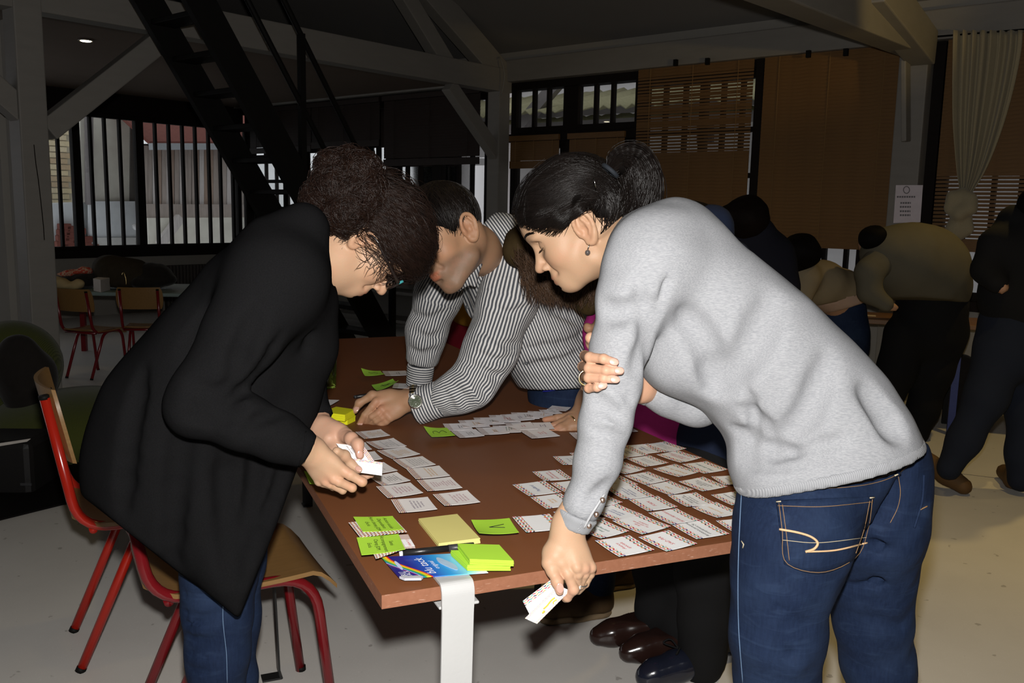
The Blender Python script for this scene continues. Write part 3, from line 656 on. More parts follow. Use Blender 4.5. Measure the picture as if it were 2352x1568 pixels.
def card(pL,pR,label,text,ink,mat,group,ratio=1.07,size=.115,lift=.003,orient='A',parent_z=None,seed=0):
    z=nextz(); L,e1,e2=rectLR(Pz(*pL,z),Pz(*pR,z),ratio); cen=L+(e1+e2)/2; inv=-cen
    r=thing('printed_card',label,'card',tuple(cen),0,group); me,at=sheet(L,e1,e2,lift,seed=seed+int(pL[0])); me.transform(Matrix.Translation(Vector(inv)))
    link('card_stock',me,mat,r)
    if text:
        if orient=='A': lettering(text,at,.50,.47,(-1,0),(0,-1),size,INK[ink],r,inv)
        else: lettering(text,at,.5,.60,(1,0),(0,-1) if orient=='C' else (0,1),size,INK[ink],r,inv,shear=.1,ls=1.05)
    return r
def ca(x,y): return (1360+x/5.228,990+y/5.228)
def cb(x,y): return (1160+x/6.818,1030+y/6.818)
def cc(x,y): return (800+x/6.534,960+y/6.534)
def cd(x,y): return (960+x/4.523,920+y/4.523)
GA='white cards with zigzag bands at the right end of the table'
A_LIST=[ # far to near, so that nearer ones lie on top where they overlap
 (ca(620,168),ca(1130,212),'Aide sociale\nau logement\net au travail','grey','topmost card of the right block with grey lines, at the far right'),
 (ca(372,182),ca(862,250),'Aide\njuridique','blue','card with small blue words second from the top of the right block'),
 (ca(190,222),ca(672,290),'Projet\nd\'avenir','blue','card with faint blue words right of the sleeve, upper block'),
 (ca(-10,290),ca(440,325),'','grey','card half hidden by the grey sleeve, no words showing, upper block'),
 (ca(775,290),ca(1312,327),'Retrouver\nun emploi ESAT','red','card with two red lines near the table\'s far right edge'),
 (ca(418,332),ca(915,386),'Conseiller\nen insertion','grey','card with grey words left of the two red lines card'),
 (ca(1085,405),ca(1632,465),'Prêt étudiant','green','card with one green line at the right edge of the table'),
 (ca(120,432),ca(640,460),'PJI\nAssistance','red','card with short red words beside the grey sleeve'),
 (ca(735,455),ca(1295,492),'Chèque de vie','orange','card with one orange line in the second column from the right'),
 (ca(1430,552),ca(1860,632),'Retraite','grey','card with one grey word touching the grey sweater hem'),
 (ca(390,537),ca(925,592),'de ressources\ndes revenus','black','card with two black lines in the middle of the right block'),
 (ca(1040,607),ca(1622,667),'Accès\nà l\'allocation\nlogement social','black','card with three black lines near the right table edge'),
 (cb(1010,75),cb(1500,150),'','grey','sliver of a card peeping out left of the sleeve, farthest one'),
 (cb(750,132),cb(1330,235),'Accueil\nde jour','grey','card partly under the grey sleeve, upper one on its left side'),
 (cb(428,372),cb(1060,475),'Ressources\nenvironnement','red','card with two red lines left of the grey sleeve'),
 (cb(715,550),cb(1440,655),'','blue','card lying under the grey sleeve between the red and the blue worded ones'),
 (cb(118,570),cb(880,683),'Pupillard','blue','card with one blue word, leftmost of the right block'),
 (cb(400,767),cb(1130,880),'Acteur\nl\'oubli','orange','card with two orange lines left of the grey sleeve'),
 (cb(758,997),cb(1400,1075),'','red','card corner showing just left of the sleeve\'s ribbed cuff'),
 (ca(-80,562),ca(548,640),'à l\'appui','orange','card with orange words right of the sleeve, middle height'),
 (ca(650,657),ca(1215,712),'Club','orange','card with one short orange word in the middle of the block'),
 (ca(1430,767),ca(1990,850),'Reconnaissance\nhandicap','black','card with two black lines touching the blue jeans'),
 (ca(165,692),ca(742,782),'Assurance\nvieillesse du parent\nautonome','blue','card with three blue lines in the second column from the sleeve'),
 (ca(-210,800),ca(362,865),'','red','card with a bare white middle right of the sleeve buttons'),
 (ca(908,782),ca(1482,875),'SAD pour les\npersonnes en ville\nou en zone','black','card with three black lines in the third column, middle'),
 (ca(438,826),ca(1022,918),'FORM.','red','card with one red capital word'),
 (ca(0,958),ca(602,1002),'Allocation\nsupérieur','blue','card with two blue lines near the lower sleeve button'),
 (ca(1203,922),ca(1790,985),'Trousseau','orange','card with one orange word beside the blue jeans'),
 (ca(678,985),ca(1287,1067),'Service dépendance','red','card with one long red line'),
 (ca(1488,1080),ca(2060,1190),'','grey','card mostly hidden behind the blue jeans'),
 (ca(-260,1065),ca(160,1050),'','green','small part of a card showing beneath the lowest sleeve button'),
 (ca(962,1128),ca(1645,1237),'Assistance personne\ncomplément 24','black','card with two black lines at the right end of the front row'),
 (ca(245,1090),ca(942,1150),'Aide\nau résidents\névident','red','card with three red lines in the second row from the front'),
 (ca(-215,1150),ca(442,1207),'PACTE\navantages','green','card with two green lines beside the wrist'),
 (ca(558,1275),ca(1258,1358),'SAD PIA','red','card with red capitals on the front edge'),
 (ca(35,1325),ca(745,1435),'Avance\nspéciale','red','card with two red lines nearest the front edge'),
]
for i,(L,R,tx,ink,lab) in enumerate(A_LIST):
    nl=tx.count('\n')+1; card(L,R,'white zigzag '+lab,tx,ink,CARD_A,GA,size=.15 if nl<2 else (.13 if nl==2 else .105),seed=i)
card(cb(115,1085),cb(935,1255),'blank white zigzag card between the green V note and the cuff','','red',CARD_BL,GA)
GB='cards with a small pattern in the left double row'
B_LIST=[
 (cc(108,212),cc(628,270),8,'orange','with orange lines under the pointing finger, farthest of the row'),
 (cc(-110,405),cc(355,470),3,'grey','half hidden behind the thumb holding the cards'),
 (cc(268,365),cc(875,420),5,'grey','with grey lines, second of the outer row from the far end'),
 (cc(-20,545),cc(515,622),3,'red','with a thin red line, right behind the held cards'),
 (cc(430,497),cc(1078,547),7,'orange','with orange lines, third of the outer row from the far end'),
 (cc(120,735),cc(740,790),3,'grey','under the corner of the held cards'),
 (cc(668,630),cc(1312,703),6,'grey','with dark grey lines in the middle of the outer row'),
 (cc(868,765),cc(1525,872),3,'orange','with short pale orange lines'),
 (cc(310,885),cc(932,948),5,'black','with black lines beside the fist holding cards'),
 (cc(1028,938),cc(1712,1050),9,'mauve','covered in many thin pinkish lines'),
 (cc(418,1032),cc(1123,1135),6,'mauve','with pinkish lines, second from the near end of the inner row'),
 (cc(640,1235),cc(1335,1375),4,'purple','with purple lines, nearest of the inner row'),
 (cc(1268,1148),cc(1980,1268),5,'mauve','with red lines, nearest of the outer row')]
WORDS='Pour que les familles du quartier puissent aider une personne à rester chez elle avec un accueil adapté et des visites de la semaine selon son projet de vie et les moyens dont elle dispose pour vivre mieux'.split()
def para(n,k,seed):
    g=random.Random(seed); return '\n'.join(' '.join(g.sample(WORDS,k)) for _ in range(n))
for i,(L,R,n,ink,lab) in enumerate(B_LIST):
    card(L,R,'pale card '+lab,para(n,3,i),ink,CARD_B,GB,ratio=1.05,size=.07 if n>6 else .085,orient='B',seed=40+i)
GC='overlapping grey banded cards laid out by the ringed hand'
C_LIST=[((1340,92),(1590,72)),((1255,100),(1500,132)),((1140,108),(1400,182)),((965,125),(1265,188)),((855,148),(1212,198)),((735,152),(1070,222)),((575,180),(905,243)),((415,208),(750,267)),((258,243),(575,302)),
 ((1130,230),(1420,292)),((900,235),(1242,298)),((775,258),(1070,332)),((600,285),(952,342)),((345,318),(692,368)),((1570,335),(1900,395)),((1055,310),(1475,368)),((1980,270),(2285,322))]
POS=['far end of the back row','eighth from the left in the back row','seventh from the left in the back row','sixth from the left in the back row','fifth from the left in the back row','fourth from the left in the back row','third from the left in the back row','second from the left in the back row','left end of the back row, beside the green note',
 'fifth in the front row, under the fingertips','fourth from the left in the front row','third from the left in the front row','second from the left in the front row','left end of the front row, beside the green note','just left of the grey sleeve','loose one at the tip of the ringed hand','lone one right of the grey sleeve by the table edge']
for i,((a,b_),p) in enumerate(zip(C_LIST,POS)):
    card(cd(*a),cd(*b_),'grey banded card, '+p,para(2+i%2,2,60+i),['red','green','orange','black','purple'][i%5],CARD_C,GC,ratio=1.07,size=.09,lift=.002,orient='B',seed=80+i)
for i,(a,b_,p) in enumerate([((878,853),(940,862),'beside the crumpled far green note'),((905,881),(952,892),'half under the far green note with a tail')]):
    card(a,b_,'pale card '+p+', by the standing shirt cuff',para(2,2,90+i),'black',CARD_C,GC,size=.09,orient='B')
card((705,915),(745,938),'small printed card under the drinking glass',para(3,2,99),'black',CARD_B,GC,size=.09,orient='B')
# ---------------------------------------------------------------- sticky notes, pads, marker, putty pack
LIME=M('lime_paper',(.38,.66,.05),.75,.15,var=.04,bmp=0); LIMED=M('lime_paper_far',(.40,.74,.08),.75,.15,var=.04,bmp=0); YEL=M('yellow_paper',(.66,.59,.21),.75,.15,var=.03,bmp=0); NEON=M('neon_yellow_paper',(.80,.78,.02),.7,.15,var=.04,bmp=0)
PENINK=M('marker_ink',(.012,.013,.012),.6,.2,var=0,bmp=0)
def quadsheet(px,z,lift,seed,th=.0005,curl=None):
    """px: corners L,B,R,T"""
    L,Bq,R,T=[Pz(*p,z) for p in px]; e1=((Bq-L)+(R-T))/2; e2=((T-L)+(R-Bq))/2; return sheet((L+Bq+R+T)/4-(e1+e2)/2,e1,e2,lift,9,th,seed,curl)
def note(px,label,mat=LIME,text=None,size=.16,z=None,xd=(1,0),yd=(0,-1),lift=.006,curl=None,strokes=None,name='sticky_note'):
    z=nextz() if z is None else z; me,at=quadsheet(px,z,lift,int(px[0][0]),curl=curl); r=link(name,me,mat); tag(r,label,'note','green sticky notes on the table')
    inv=np.zeros(3)
    if text: lettering(text,at,.5,.5,xd,yd,size,PENINK,r,inv,shear=.18,ls=1.25,name='handwriting')
    if strokes:
        for st in strokes:
            q=spline(st,18) if len(st)>2 else np.array(st,float); MB().tube(at(q[:,0],q[:,1])+up*.0004,.0006,5).build('pen_stroke',PENINK,r)
    return r
c2=lambda x,y:(800+x/5.88,1140+y/5.88)
note([c2(1650,340),c2(1775,540),c2(2295,505),c2(2185,300)],'lime sticky note marked with a big V beside the pale yellow pad',strokes=[[(.38,.76),(.52,.36)],[(.52,.36),(.60,.74)]],curl=(.6,1.2,.3,.5))
note([cc(1130,170),cc(1250,288),cc(1605,262),cc(1475,148)],'lime sticky note marked 3 at the left end of the banded cards',strokes=[[(.65,.22),(.45,.24),(.42,.40),(.62,.47),(.44,.56),(.38,.70),(.62,.78)]],curl=(1.5,.3,.2,.2))
n5=lambda x,y:(690+x/8.71,830+y/8.71)
note([n5(1420,510),n5(1530,590),n5(1960,500),n5(1850,372)],'lime sticky note with a curling corner behind the watch hand',LIMED,strokes=[[(.3,.4),(.6,.45),(.5,.7)],[(.45,.3),(.5,.75)]],curl=(.4,.4,.6,1.5),lift=.012)
note([n5(1195,193),n5(1310,300),n5(1670,285),n5(1620,203)],'farthest lime sticky note, wavy, left of the standing cuff',LIMED,strokes=[[(.4,.3),(.5,.45),(.4,.6),(.55,.75)]],curl=(1.2,.2,.2,.8),lift=.01)
n6=lambda x,y:(680+x/7.467,940+y/7.467)
note([n6(130,1052),n6(240,1288),n6(380,1285),n6(290,1088)],'lime sticky note on the left table edge below the fist',curl=(.2,.2,.2,.2))
zz=nextz()
def pcard(px,lab):
    me,at=quadsheet(px,nextz(),0,3); r=link('patterned_card',me,CARD_D); tag(r,lab,'card','patterned cards under the written lime notes'); return r,at
pcard([c2(2,345),c2(160,552),c2(790,472),c2(610,285)],'patterned card under the upper written lime note')
note([c2(65,286),c2(200,478),c2(748,466),c2(600,268)],'upper lime note with four handwritten lines',LIME,'Action sociale\nDépendance\nHors champ JDM\nExclu',.135,xd=(1,0),yd=(0,1),curl=(.3,.2,.2,.6))
r_,at_=pcard([c2(340,760),c2(350,800),c2(915,695),c2(800,510)],'patterned card under the lower written lime note')
r_,at_=pcard([c2(640,520),c2(720,700),c2(912,692),c2(800,508)],'patterned card with a white name strip at the right of the lower lime note')
me,at=quadsheet([c2(712,580),c2(765,672),c2(900,668),c2(842,574)],nextz(),0,1); s_=link('name_strip',me,WHITEC,r_); lettering('CLAIRE',at,.5,.55,(1,0),(0,1),.33,INK['red'],r_,np.zeros(3),shear=.1,name='lettering')
note([c2(108,570),c2(184,792),c2(765,742),c2(682,507)],'lower lime note with four handwritten lines',LIME,'Santé\nAccompagnement\nChamp JDM\nExclu',.135,xd=(1,0),yd=(0,1),curl=(.3,.2,.2,.6))
def pad(px,z0,h,mat,label,layers,name='note_pad',group=None):
    """block of glued sheets; the sheets are fanned into a few leaves"""
    L,Bq,R,T=[Pz(*p,z0+h) for p in px]; cen=(L+Bq+R+T)/4; r=thing(name,label,'note pad',tuple(cen),0,group)
    for i in range(layers):
        o=np.array([random.uniform(-1,1),random.uniform(-1,1),0])*.0007 if i<layers-1 else 0; t_=h/layers
        MB().prism([q-cen-up*(h-t_*i)+o for q in (L,Bq,R,T)],(0,0,t_*.985)).build('sheet_block',mat,r,bevel=.0004)
    return r
pad([c2(948,295),c2(1222,632),c2(1782,560),c2(1472,232)],TZ,.0095,YEL,'thick pale yellow oblong note pad near the front of the table',4)
PG='lime note pads stacked by the putty pack'
pad([c2(1385,722),c2(1608,925),c2(2195,925),c2(2000,720)],TZ+.0085,.0095,LIME,'lower lime note pad lying on the putty pack',3,group=PG)
pad([c2(1475,632),c2(1638,842),c2(2235,865),c2(2040,648)],TZ+.0184,.0095,LIME,'upper lime note pad of the two',3,group=PG)
NG='neon yellow pads by the pointing hand'
pad([n5(430,1062),n5(650,1150),n5(945,1150),n5(1110,1050)][0:1]+[n5(560,1110),n5(945,1150),n5(1105,1075)],TZ,.016,NEON,'lower neon yellow note pad beside the pointing hand',3,group=NG)
pad([n5(435,1010),n5(890,1065),n5(1090,955),n5(715,900)],TZ+.0165,.018,NEON,'upper neon yellow note pad beside the pointing hand',3,group=NG)
# marker
a,b_=Pz(*c2(712,770),TZ+.0055),Pz(*c2(1350,700),TZ+.0055); d=(b_-a)/np.linalg.norm(b_-a)
r=thing('marker_pen','black marker pen with a white end lying behind the putty pack','pen',tuple((a+b_)/2)); inv=-np.array(r.location); BLKP=M('black_plastic',(.012,.012,.013),.35,.4,var=.05); 
MB().tube(np.array([a+d*.002,b_])+inv,.0057,16).build('barrel',BLKP,r,True); MB().tube(np.array([a-d*.003,a+d*.002])+inv,[.0046,.0052],16).build('end_plug',M('white_plastic',(.85,.85,.85),.4,.4),r,True)
MB().tube(np.array([b_,b_+d*.018,b_+d*.045])+inv,[.0062,.0062,.0058],16).build('cap',M('charcoal_plastic',(.035,.035,.037),.4,.4),r,True)
a,b_=Pz(818,911,TZ+.006),Pz(850,906,TZ+.006); r=thing('marker_pen','black marker lying behind the thumb of the watch hand','pen',tuple((a+b_)/2)); MB().tube(np.array([a,b_,b_+(b_-a)*.8])-(a+b_)/2,.0055,12).build('barrel',BLKP,r,True); MB().tube(np.array([a-(b_-a)*.12,a])-(a+b_)/2,.005,12).build('end_plug',M('charcoal_plastic',(.035,.035,.037),.4,.4),r,True)
# pack of mounting putty
m,nt,b=newmat('putty_pack_print',.22,.5); u=attr(nt,'u').outputs['Fac']; v_=attr(nt,'v').outputs['Fac']
grad=ramp(nt,v_,[(0,(.022,.016,.17)),(.22,(.022,.022,.24)),(.42,(.02,.10,.50)),(.60,(.03,.33,.72)),(.80,(.22,.60,.84)),(.95,(.80,.86,.88))])
wv=math_(nt,'SUBTRACT',v_,math_(nt,'ADD',.12,math_(nt,'MULTIPLY',math_(nt,'SINE',math_(nt,'ADD',math_(nt,'MULTIPLY',u,3.1),-1.75)),.125)))
wv=math_(nt,'ADD',wv,math_(nt,'MULTIPLY',u,-.055))
rb=ramp(nt,math_(nt,'MULTIPLY',math_(nt,'ADD',wv,.10),5.0),[(0,(0,0,0,0)),(.12,(.16,.02,.22)),(.26,(.75,.78,.85)),(.30,(.02,.22,.50)),(.40,(.03,.36,.10)),(.52,(.50,.55,.03)),(.64,(.85,.50,.02)),(.78,(.70,.03,.02)),(.88,(0,0,0,0))],'CONSTANT')
inr=math_(nt,'MULTIPLY',math_(nt,'GREATER_THAN',wv,-.076),math_(nt,'LESS_THAN',wv,.076)); base(nt,b,mixc(nt,inr,grad,rb)); PACK=m
me,at=quadsheet([c2(452,826),c2(690,1105),c2(1895,1032),c2(1570,757)],TZ+.0072,.0015,5,.0012,curl=(1,.3,0,.6)); r=link('putty_pack',me,PACK); tag(r,'blue rainbow printed pack of mounting putty at the front of the table','pack')
WI=M('white_print',(.86,.87,.88),.4,.3,var=0,bmp=0); z0=np.zeros(3)
lettering('blu tack',at,.52,.395,(-1,0),(0,-1*.64),.235,WI,r,z0,shear=.08,maxw=.84); lettering('original',at,.50,.505,(-1,0),(0,-.64),.125,WI,r,z0,shear=.12,maxw=.5)
lettering('BLU\nTACK',at,.84,.10,(-.72,0),(0,-.55),.15,WI,r,z0,shear=.15,ls=.75); lettering('55g',at,.80,.945,(-1,0),(0,-.64),.08,INK['black'],r,z0)
g=[at(np.array([.5+.26*math.cos(t)*(1+.22*math.cos(2*t))]),np.array([.655+.065*math.sin(t)+.035*math.cos(t)]))[0] for t in np.linspace(0,6.283,28)[:-1]]
MB().prism(np.array(g)+up*.0002,(0,0,.0006)).build('putty_blob',M('putty_print',(.36,.50,.66),.3,.4,var=.1),r)
g=[at(np.array([.45+.20*math.cos(t)]),np.array([.105+.022*math.sin(t)]))[0] for t in np.linspace(0,6.283,20)[:-1]]; MB().prism(np.array(g)+up*.0002,(0,0,.0006)).build('putty_stick',M('putty_stick',(.52,.58,.78),.3,.4,var=.1),r)
q=[Pz(*c2(x,y),TZ+.0066) for x,y in ((690,1108),(760,1135),(985,1132),(1010,1108),(960,1095))]; MB().prism(q,(0,0,.004)).build('pack_tab',M('grey_tab',(.42,.42,.46),.4,.3),r)
q=[Pz(*c2(x,y),TZ+.0005) for x,y in ((1380,1055),(1562,1100),(1600,1040),(1420,1030))]; o=MB().prism(q,(0,0,.0006)).build('paper_scrap',WHITEC); tag(o,'white paper scrap sticking out under the putty pack','paper')
# drinking glass and the green stemmed plant glass by the black coat
m,nt,b=newmat('clear_glass',.03,.5); b.inputs['Transmission Weight'].default_value=1; b.inputs['IOR'].default_value=1.3; GL2=m
g0=Pz(722,918,TZ); r=thing('drinking_glass','clear drinking glass on a printed card by the black coat','glass',tuple(g0)); MB().lathe([(.024,0.001),(.026,.004),(.030,.09),(.0285,.09),(.0245,.008),(.0,.008)],(0,0,0),24).build('glass_wall',GL2,r,True); MB().lathe([(.0238,.0085),(.027,.05),(0,.05)],(0,0,0),20).build('water',M('dark_tea',(.05,.03,.012),.1,.5),r,True)
g0=Pz(752,890,TZ); r=thing('green_glass','green tinted glass with a leaf standing behind the drinking glass','glass',tuple(g0)); m,nt,b=newmat('green_glass',.05,.5); b.inputs['Transmission Weight'].default_value=.9; b.inputs[0].default_value=(.45,.62,.10,1)
MB().lathe([(.026,0.001),(.028,.004),(.03,.10),(.0285,.10),(.0255,.008),(0,.008)],(0,0,0),24).build('glass_wall',m,r,True); MB().tube(spline([(.0,0,.01),(.01,0,.05),(-.004,.005,.09)],8),[.004]*8,6).build('leaf_stalk',M('leaf_green',(.10,.25,.03),.5),r,True)
# ================================================================ STAIR, CHAIRS, ARMCHAIR, TABLES AT THE BACK
# ---- steep black open stair
UPD=LW*1.87+up*2.80; STN=np.linalg.norm(UPD); UD=UPD/STN; SIDE=BW*.492; F0=np.array([-1.2054,6.56,.2376])-UPD*(.2376/2.80)
st=thing('mill_stair','steep black open stair with plank treads rising towards the left','stair',tuple(F0)); inv=-F0
ext=1.22
for k in (0,1): MB().bar(F0+SIDE*k+inv,F0+SIDE*k+UPD*ext+inv,.045,.175,up=np.cross(UD,BW)).build('stringer',BLACKM,st)
for i in range(1,16):
    c=F0+UPD*((i*.192+.05)/2.80)+SIDE*.5+inv; MB().box(c,(.45,.155,.030),np.array([BW,LW,up])).build('tread',BLACKM,st,bevel=.004)
def sp(k,t,h): return F0+SIDE*k+UPD*t+up*h+inv
for k,o in ((1,.0),):
    MB().tube(np.array([sp(1,.12,.52),sp(1,1.2,.52)]),.018,8).build('handrail',BLACKM,st,True)
    MB().tube(np.array([sp(1,.05,.94),sp(1,1.2,.94)]),.018,8).build('handrail',BLACKM,st,True)
    for t_ in (.10,.50,.87): MB().bar(sp(1,t_,.04),sp(1,t_,.95),.037,.037,up=BW).build('baluster',BLACKM,st)
# landing edge the stair leans on
# ---- red tube school chairs
REDT=M('red_enamel',(.33,.013,.006),.22,.5,var=.05,bmp=0); REDD=M('dark_red_enamel',(.15,.006,.009),.22,.5,var=.05,bmp=0); 
m,nt,b=newmat('beech_plywood',.35,.4); v=coords(nt,'Object',(3,40,40)); n_=noise(nt,v,3,4,.6,.6); base(nt,b,mixc(nt,n_,(.17,.09,.028),(.28,.155,.055))); PLY=m
PLYE=M('plywood_edge',(.50,.28,.11),.4,.4,var=.15,scale=(3,3,60))
def school_chair(label,loc,rz,red,sc=1.0,group=None):
    t=thing('school_chair',label,'chair',loc,rz,group); t.scale=(sc,sc,sc); r=.0135
    for s in (-1,1):
        y=.165*s
        pts=fillet([(-.25,y,.80),(-.185,y,.425),(.185,y,.425),(.235,y,.0)],[.09,.10],8); MB().tube(pts,r,12).build('side_tube',red,t,True)
        pts=fillet([(.13,y-.027*s,.415),(-.02,y-.027*s,.415),(-.20,y-.03*s,.0)],[.13],9); MB().tube(pts,r,12).build('rear_leg',red,t,True)
        MB().tube(np.array([(-.2505,y,.797),(-.2520,y,.808)]),r*1.02,12).build('tube_cap',BLACKM,t,True)
        MB().tube(np.array([(.2355,y,.012),(.2365,y,0)]),r*1.08,12).build('foot_cap',BLACKM,t,True); MB().tube(np.array([(-.195,y-.03*s,.012),(-.201,y-.03*s,0)]),r*1.08,12).build('foot_cap',BLACKM,t,True)
    MB().tube(np.array([(-.15,-.165,.42),(-.15,.165,.42)]),.011,10).build('cross_tube',red,t,True)
    u=np.linspace(0,1,22); xs=-.20+.44*u; zs=.448-.012*np.sin(u*3.14)-.055*np.clip((u-.86)/.14,0,1)**1.6+.014*np.clip((.12-u)/.12,0,1)
    w=.185-.05*np.clip((.2-u)/.2,0,1)**2-.012*np.clip((u-.92)/.08,0,1)**2
    vv=np.linspace(-1,1,13); Q=np.array([[(x,a*ww,z-.006*(1-a*a)) for a in vv] for x,z,ww in zip(xs,zs,w)])
    o=MB().grid(Q,.011,up).build('seat',PLY,t,True); o.modifiers.new('edge','EDGE_SPLIT').split_angle=.9
    vv=np.linspace(-1,1,15); hh=np.linspace(0,1,9); Q=[]
    for h in hh:
        z=.62+.205*h; wv=.205*(1-.10*abs(2*h-1)**3); x0=-.205-.042*h
        Q.append([(x0-.035*(1-a*a)+.012,wv*a,z) for a in vv])
    o=MB().grid(np.array(Q),.010,(-1,0,0.2)).build('backrest',PLY,t,True); o.modifiers.new('edge','EDGE_SPLIT').split_angle=.9
    for s in (-1,1):
        for z in (.66,.76): MB().lathe([(.006,0),(.004,.003)],(-.195-.042*(z-.62)/.205,.165*s,z),8,np.array([[0,1,0],[0,0,1],[1,0,0]])).build('rivet',BLACKM,t)
    return t
GCH='red tube school chairs'
school_chair('bright red tube chair with plywood seat behind the black coat',(-1.095,2.565,0),.52,REDT,group=GCH)
school_chair('dark red tube chair with plywood seat at the table edge',(-.714,2.1255,0),.50,REDD,group=GCH)
school_chair('small red chair with dark seat near the white post, pushed to the far table',tuple(Pz(170,868,0)+np.array([.1,.12,0])),1.3,REDD,.82,GCH)
school_chair('small red chair at the far table, half hidden by the black coat',tuple(Pz(285,862,0)+np.array([.1,.2,0])),1.75,REDD,.82,GCH)
# ---- far table with coats, scarf and white box
z_=.60; FT=M('pale_table_laminate',(.20,.26,.25),.45,.35,var=.05); c0=Pz(180,672,z_)
t=thing('far_table','pale laminate table loaded with coats by the left windows','table',(c0[0],c0[1],0)); inv=-np.array(t.location)
D_=np.array([math.cos(.05),math.sin(.05),0]); E_=np.array([-D_[1],D_[0],0]); a=Pz(60,668,z_); a[2]=0
top=MB().prism([a+D_*x+E_*y+up*(z_-.03)+inv for x,y in ((0,0),(1.75,0),(1.75,.85),(0,.85))],(0,0,.03)).build('tabletop',FT,t,bevel=.01)
for x,y in ((.1,.08),(1.65,.08),(.1,.77),(1.65,.77)): MB().bar(a+D_*x+E_*y+inv,a+D_*x+E_*y+up*(z_-.03)+inv,.04,.04,up=D_).build('leg',REDD,t)
MB().box(a+D_*1.30+E_*.03+up*(z_-.18)+inv,(.05,.012,.24),np.array([D_,E_,up])).build('yellow_strap',M('yellow_plastic',(.50,.42,.03),.5),t)
WOOL=M('black_wool',(.016,.0135,.012),.9,.1,var=.3,bmp=.4,sheen=.1)
def lump(name,label,cat,pts,mat,vox=.016,seed=1,amp=.012,fr=28,flat=None,k=.05):
    s=SDF()
    for p,r_ in pts: s.ell(p,r_,k=k)
    s.disp(wavy(seed,amp,fr),amp); o=sdfobj(name,s,vox,mat); return tag(o,label,cat)
ft=lambda x,y,o=.35: P(x,y,a[1]+o)
COATB=M('dark_olive_coat',(.030,.023,.014),.8,.15,var=.3,bmp=.4)
lump('coat_pile','heaped dark olive coat on the far table','coat',[(ft(268,620),(.17,.14,.10)),(ft(250,608),(.12,.12,.08)),(ft(300,618),(.14,.13,.09)),(ft(320,632),(.12,.12,.07)),(ft(290,645),(.22,.16,.06))],COATB,seed=2)
lump('coat_pile','black coat beside the olive one on the far table','coat',[(ft(345,628,.4),(.16,.14,.09)),(ft(365,642,.4),(.14,.13,.06)),(ft(330,648,.3),(.14,.12,.05))],WOOL,seed=3)
lump('dark_jacket','dark jacket lying under the red patterned scarf','jacket',[(ft(175,646,.35),(.16,.12,.06)),(ft(200,640,.35),(.12,.1,.05)),(ft(160,650,.35),(.10,.1,.05))],WOOL,seed=4)
m,nt,b=newmat('red_white_scarf',.9,.1); base(nt,b,ramp(nt,noise(nt,coords(nt,'Object'),22,2),[(.42,(.50,.08,.05)),(.5,(.55,.42,.30)),(.58,(.45,.06,.04))])); 
lump('scarf','red and cream patterned scarf on the dark jacket','scarf',[(ft(178,624,.32),(.11,.06,.020)),(ft(152,630,.32),(.08,.05,.018)),(ft(197,620,.32),(.05,.05,.024))],m,.010,5,.008,50,k=.03)
lump('cream_scarf','cream scarf folded at the end of the far table','scarf',[(ft(130,648,.2),(.10,.09,.045)),(ft(160,655,.2),(.10,.07,.03)),(ft(180,650,.2),(.04,.05,.035))],M('cream_wool',(.42,.32,.17),.9,.1,bmp=.4),.010,6,.010,35,k=.03)
b0=ft(235,668,.15); MB().prism([Pz(x,y,z_+.001)+np.array([0,0,0]) for x,y in ((215,668),(232,672),(253,666),(238,660))],(0,0,.10)).build('white_box',M('white_carton',(.52,.48,.44),.8),None,bevel=.003,label='small white carton on the far table between scarf and coat',category='box')
MB().tube(spline([ft(280,632,.1),ft(284,626,.1),ft(289,640,.1),ft(290,655,.1)],14),.004,6).build('bag_chain',M('brass',(.60,.45,.2),.3,.5,1),None,True,label='thin gilt strap hanging over the olive coat',category='strap')
# radiator under the left windows
rd=thing('radiator','dark ribbed radiator under the left window, right of the coats','radiator',tuple(pl(wl(425,612)[0],.0,.12))); inv=-np.array(rd.location)
s0,s1=wl(500,612)[0],wl(372,612)[0]; zt=pl(0,0)[2]+wl(425,606,.1)[1]
for i in range(18): 
    s_=s0+(s1-s0)*i/17; MB().box(pl(s_,zt-.28,.10)+inv,(.035,.08,.54),np.array([LW,NL,up])).build('rib',M('radiator_paint',(.05,.042,.038),.6),rd,bevel=.008)
# ---- green armchair with black coat, case with papers, black floor sheet
m,nt,b=newmat('olive_upholstery',.9,.1,sheen=.15); v=coords(nt,'Object',(1,1,1)); w_=nd(nt,'ShaderNodeTexWave',ins={'Vector':v,'Scale':55,'Distortion':2.5}).outputs['Fac']; base(nt,b,mixc(nt,w_,(.045,.055,.010),(.085,.095,.022))); bump(nt,b,w_,.3,.003); OLIVE=m
A0=Pz(70,1085,0)+np.array([.25,.35,0]); t=thing('armchair','olive green upholstered armchair by the white post','armchair',(A0[0],A0[1],0)); inv=-np.array(t.location)
q=lambda x,y,D:P(x,y,D)+inv
s=SDF(); D0=A0[1]; s.ell(q(150,985,D0+.1),(.46,.40,.20),k=.1).ell(q(215,980,D0+.15),(.30,.40,.19),k=.1); s.cut((0,0,.47),(0,0,1),.06); sdfobj('seat_cushion',s,.022,OLIVE,t)
s=SDF(); s.chain([q(-10,880,D0+.5),q(30,840,D0+.55),q(10,960,D0+.4)],[.22,.24,.2],.1).chain([q(-70,900,D0+.2),q(-60,1000,D0)],[.24,.24],.1); sdfobj('back_shell',s,.024,OLIVE,t)
MB().lathe([(.26,.0),(.26,.02),(.05,.05),(.045,.2)],A0*np.array([1,1,0])+inv,20).build('pedestal',BLACKM,t,True)
